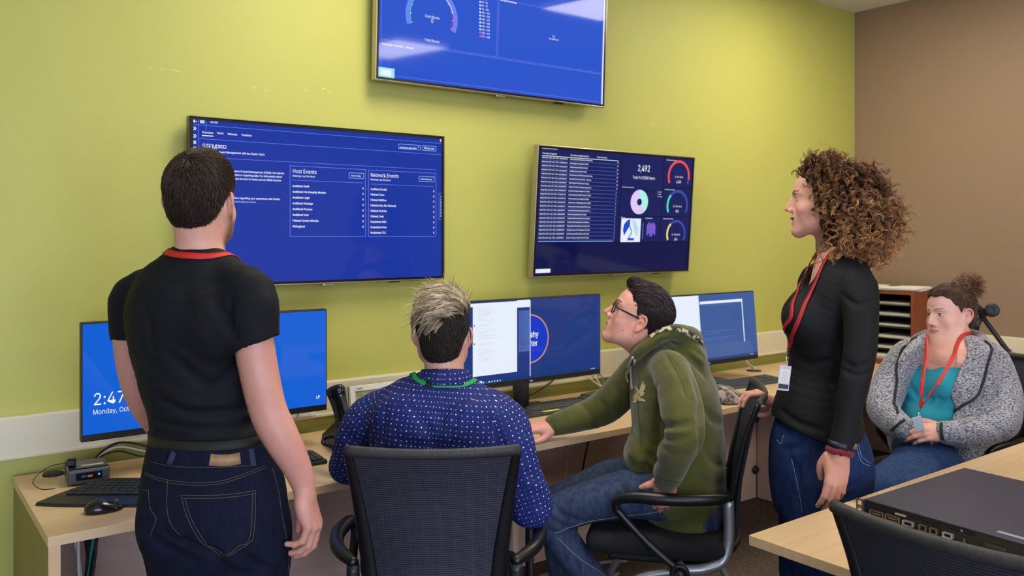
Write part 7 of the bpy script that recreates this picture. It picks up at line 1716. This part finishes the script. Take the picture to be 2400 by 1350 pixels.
# boom arm standing on the desk by the brown wall
root = empty('microphone_stand', (4.93, 1.75, DZ), 'black jointed boom arm with round knob on the desk behind the seated woman', 'stand')
e = at(2392, 838, 4.55); g_ = V(e[0], e[1], DZ)
f = MB(); g_ = g_+V(.08, .06, 0); f.lathe([(0, 0), (.10, 0), (.095, .02), (.06, .035), (.05, .10), (.02, .11), (0, .11)], g_, M['black'], 30); f.build('base', root)
A = at(2372, 836, 4.55); B = at(2302, 742, 4.50); C_ = at(2288, 728, 4.49); D_b = at(2325, 727, 4.46)
f = MB(); f.tube([A, A+(B-A)*.12, A+(B-A)*.14, B], [.017, .017, .013, .012], M['black'], 14); f.cyl(g_+V(0, 0, .09), A, .02, M['black']); f.build('arm', root)
f = MB(); f.tube([A+(B-A)*.06, A+(B-A)*.13], .0185, M['silver'], 16); f.build('collar', root)
f = MB(); f.tube([B, B+V(0, 0, .02), C_+V(0, 0, .02), at(2270, 716, 4.5)], [.018, .024, .02, .014], M['black'], 12); f.tube([B, at(2290, 760, 4.5), at(2286, 775, 4.5)], [.012, .015, .018], M['black'], 10); f.build('joint', root)
f = MB(); n_ = nz(CO-D_b); e1 = nz(np.cross(n_, CU)); f.lathe([(0, .0), (.016, .0), (.018, .008), (.030, .010), (.036, .016), (.036, .026), (.028, .030), (.010, .026), (0, .026)], D_b-n_*.02, M['black'], 30, [e1, np.cross(n_, e1), n_]); f.tube([B, D_b-n_*.02], .012, M['black'], 10); f.build('knob', root)
c = at(2396, 858, 4.5); root = empty('equipment_case', (c[0], c[1], DZ), 'silver and black equipment case with a blue label beneath the boom arm', 'case')
c = V(c[0]-.0, c[1]-.05, DZ); f = MB(); f.box(c+V(0, 0, .025), (.16, .30, .048), M['black'], None, .008); f.build('base', root); f = MB(); f.box(c+V(-.0, 0, .060), (.14, .26, .020), M['silver'], None, .008); f.box(c+V(-.0715, .02, .062), (.003, .05, .010), mat('blue_label', '#2a52c8', .4), None); f.build('lid', root)
# seated woman's chair and the bag beyond it
cS = chair_at(at(2240, 1060, 3.66), -80, 'black mesh-backed office chair carrying the woman in the grey cardigan')
c = at(2388, 1000, 4.1); root = empty('bag', (c[0], c[1], 0), 'olive green canvas bag with straps standing behind the seated woman', 'bag')
s = [U_(loft([V(c[0], c[1], .03), V(c[0], c[1], .25), V(c[0]+.01, c[1], .48), V(c[0]+.03, c[1], .62)], [.20, .21, .18, .12], [.11, .12, .10, .06], az(-20), e=2.6), 0), fold_noise(.008, (14, 14, 20), None, 4), ('i', (lambda P: (F4(.002)-P[:, 2]), c, 2.), .004)]
solid_obj('body', s, .007, mat('olive_canvas', '#4c4a2c', .9, bump=((200, 200, 200), .3, .002)), root)
f = MB(); f.tube(catmull([at(2350, 905, 4.0), at(2370, 960, 3.95), at(2392, 1030, 3.93), at(2396, 1100, 3.95)], 6), .006, mat('grey_strap', '#8d8d86', .7), 8); f.build('strap', root)
# network switch on the table
c0 = V(2.150, 1.268, DZ); W_, L_, H_ = .440, .545, .0435; root = empty('network_switch', (2.42, 1.05, DZ), 'black rack-mount network switch lying on the table', 'network switch')
R3, B3 = nz(V(-.045, -1, 0)), nz(V(1, -.03, 0))                      # along its front, towards its back
P = lambda x, y, z: c0+R3*x+B3*y+V(0, 0, z+.0012)
f = MB(); lidm = mat('switch_lid', '#363b52', .38, metal=.5, bump=((120, 120, 120), .06, .001)); ax = [R3, B3, V(0, 0, 1)]
f.box(P(W_/2, L_/2+.004, H_-.0015), (W_, L_-.008, .003), lidm, ax, .001); f.box(P(.0015, L_/2, H_/2), (.003, L_, H_-.004), lidm, ax); f.box(P(W_-.0015, L_/2, H_/2), (.003, L_, H_-.004), lidm, ax); f.box(P(W_/2, L_-.0015, H_/2), (W_-.007, .003, H_-.004), lidm, ax); f.box(P(W_/2, L_/2, .0015), (W_-.007, L_-.007, .003), lidm, ax); f.build('chassis', root)
f = MB(); fm = mat('switch_face', '#0c0d11', .55); f.box(P(W_/2, .012, H_/2), (W_-.008, .004, H_-.008), fm, ax); f.build('faceplate', root)
vent = mat('vent_metal', '#1d1f26', .5, metal=.4); f = MB()
for i in range(46):
    for j in range(2): f.box(P(.015+i*.0062+.003*(j % 2), .0085, H_-.009-.006*j), (.0035, .002, .0032), vent, ax)
f.build('vent_grille', root)
gold = mat('connector_metal', '#6f675a', .35, metal=.7); dk = mat('connector_dark', '#08080a', .6)
def port(x, w_, h, z, lab, m1=gold):
    f = MB()
    for (dx, dz, ww, hh) in ((0, h/2, w_, .0022), (0, -h/2, w_, .0022), (-w_/2, 0, .0022, h), (w_/2, 0, .0022, h)): f.box(P(x+dx, .0055, z+dz), (ww+.002, .010, hh), m1, ax)
    f.box(P(x, .0085, z), (w_-.002, .003, h-.002), dk, ax)
    if w_ > .03: f.box(P(x, .0045, z), (w_*.72, .005, h*.34), gold, ax)
    f.build('port', root)
for x, w_ in ((.040, .036), (.085, .038)): port(x, w_, .013, .014, 1)
port(.128, .026, .011, .013, 1, M['silver']); port(.168, .017, .013, .013, 1); port(.196, .017, .013, .013, 1); port(.232, .022, .010, .013, 1, M['silver'])
f = MB(); f.box(P(.105, .0075, .029), (.030, .003, .005), M['silver'], ax); f.box(P(.228, .0075, .006), (.024, .003, .004), M['white'], ax); f.box(P(.272, .0075, .010), (.004, .004, .012), gold, ax); f.build('label_plate', root)
f = MB()
for x in (.112, .265): f.lathe([(0, 0), (.004, 0), (.003, .004), (0, .004)], P(x, .0085, .033 if x > .2 else .008), gold, 12, [R3, V(0, 0, 1), -B3])
f.build('screw', root)
f = MB(); f.box(P(.345, .009, .017), (.05, .003, .008), mat('slot_grey', '#3a3b40', .4, metal=.5), ax); f.build('card_slot', root)
for s_, x in ((1, -.010), (-1, W_+.010)):
    f = MB(); bm_ = mat('ear_metal', '#77706a', .35, metal=.8)
    for (dx, dz, ww, hh) in ((-.008, .0215, .004, .043), (.008, .0215, .004, .043), (0, .002, .016, .004), (0, .041, .016, .004), (0, .0215, .016, .010)): f.box(P(x+dx, .0015, dz), (ww, .003, hh), bm_, ax)
    f.box(P(x-.004*s_+s_*.0125, .02, .0215), (.002, .036, .04), bm_, ax); f.build('rack_ear', root)
f = MB(); f.box(P(.37, .045, H_+.0003), (.075, .014, .0006), mat('pale_sticker', '#8f93a6', .5), ax); f.build('sticker', root)
f = MB(); em_ = mat('lid_lettering', '#454958', .4, metal=.5)
for k in range(13): f.box(P(.17+k*.0125, .40-.002*k+.004*(k % 3), H_+.0004), (.0018, .014+.006*(k % 2), .0006), em_, [nz(R3+B3*.4), nz(B3-R3*.4), V(0, 0, 1)])
f.build('lid_vents', root)
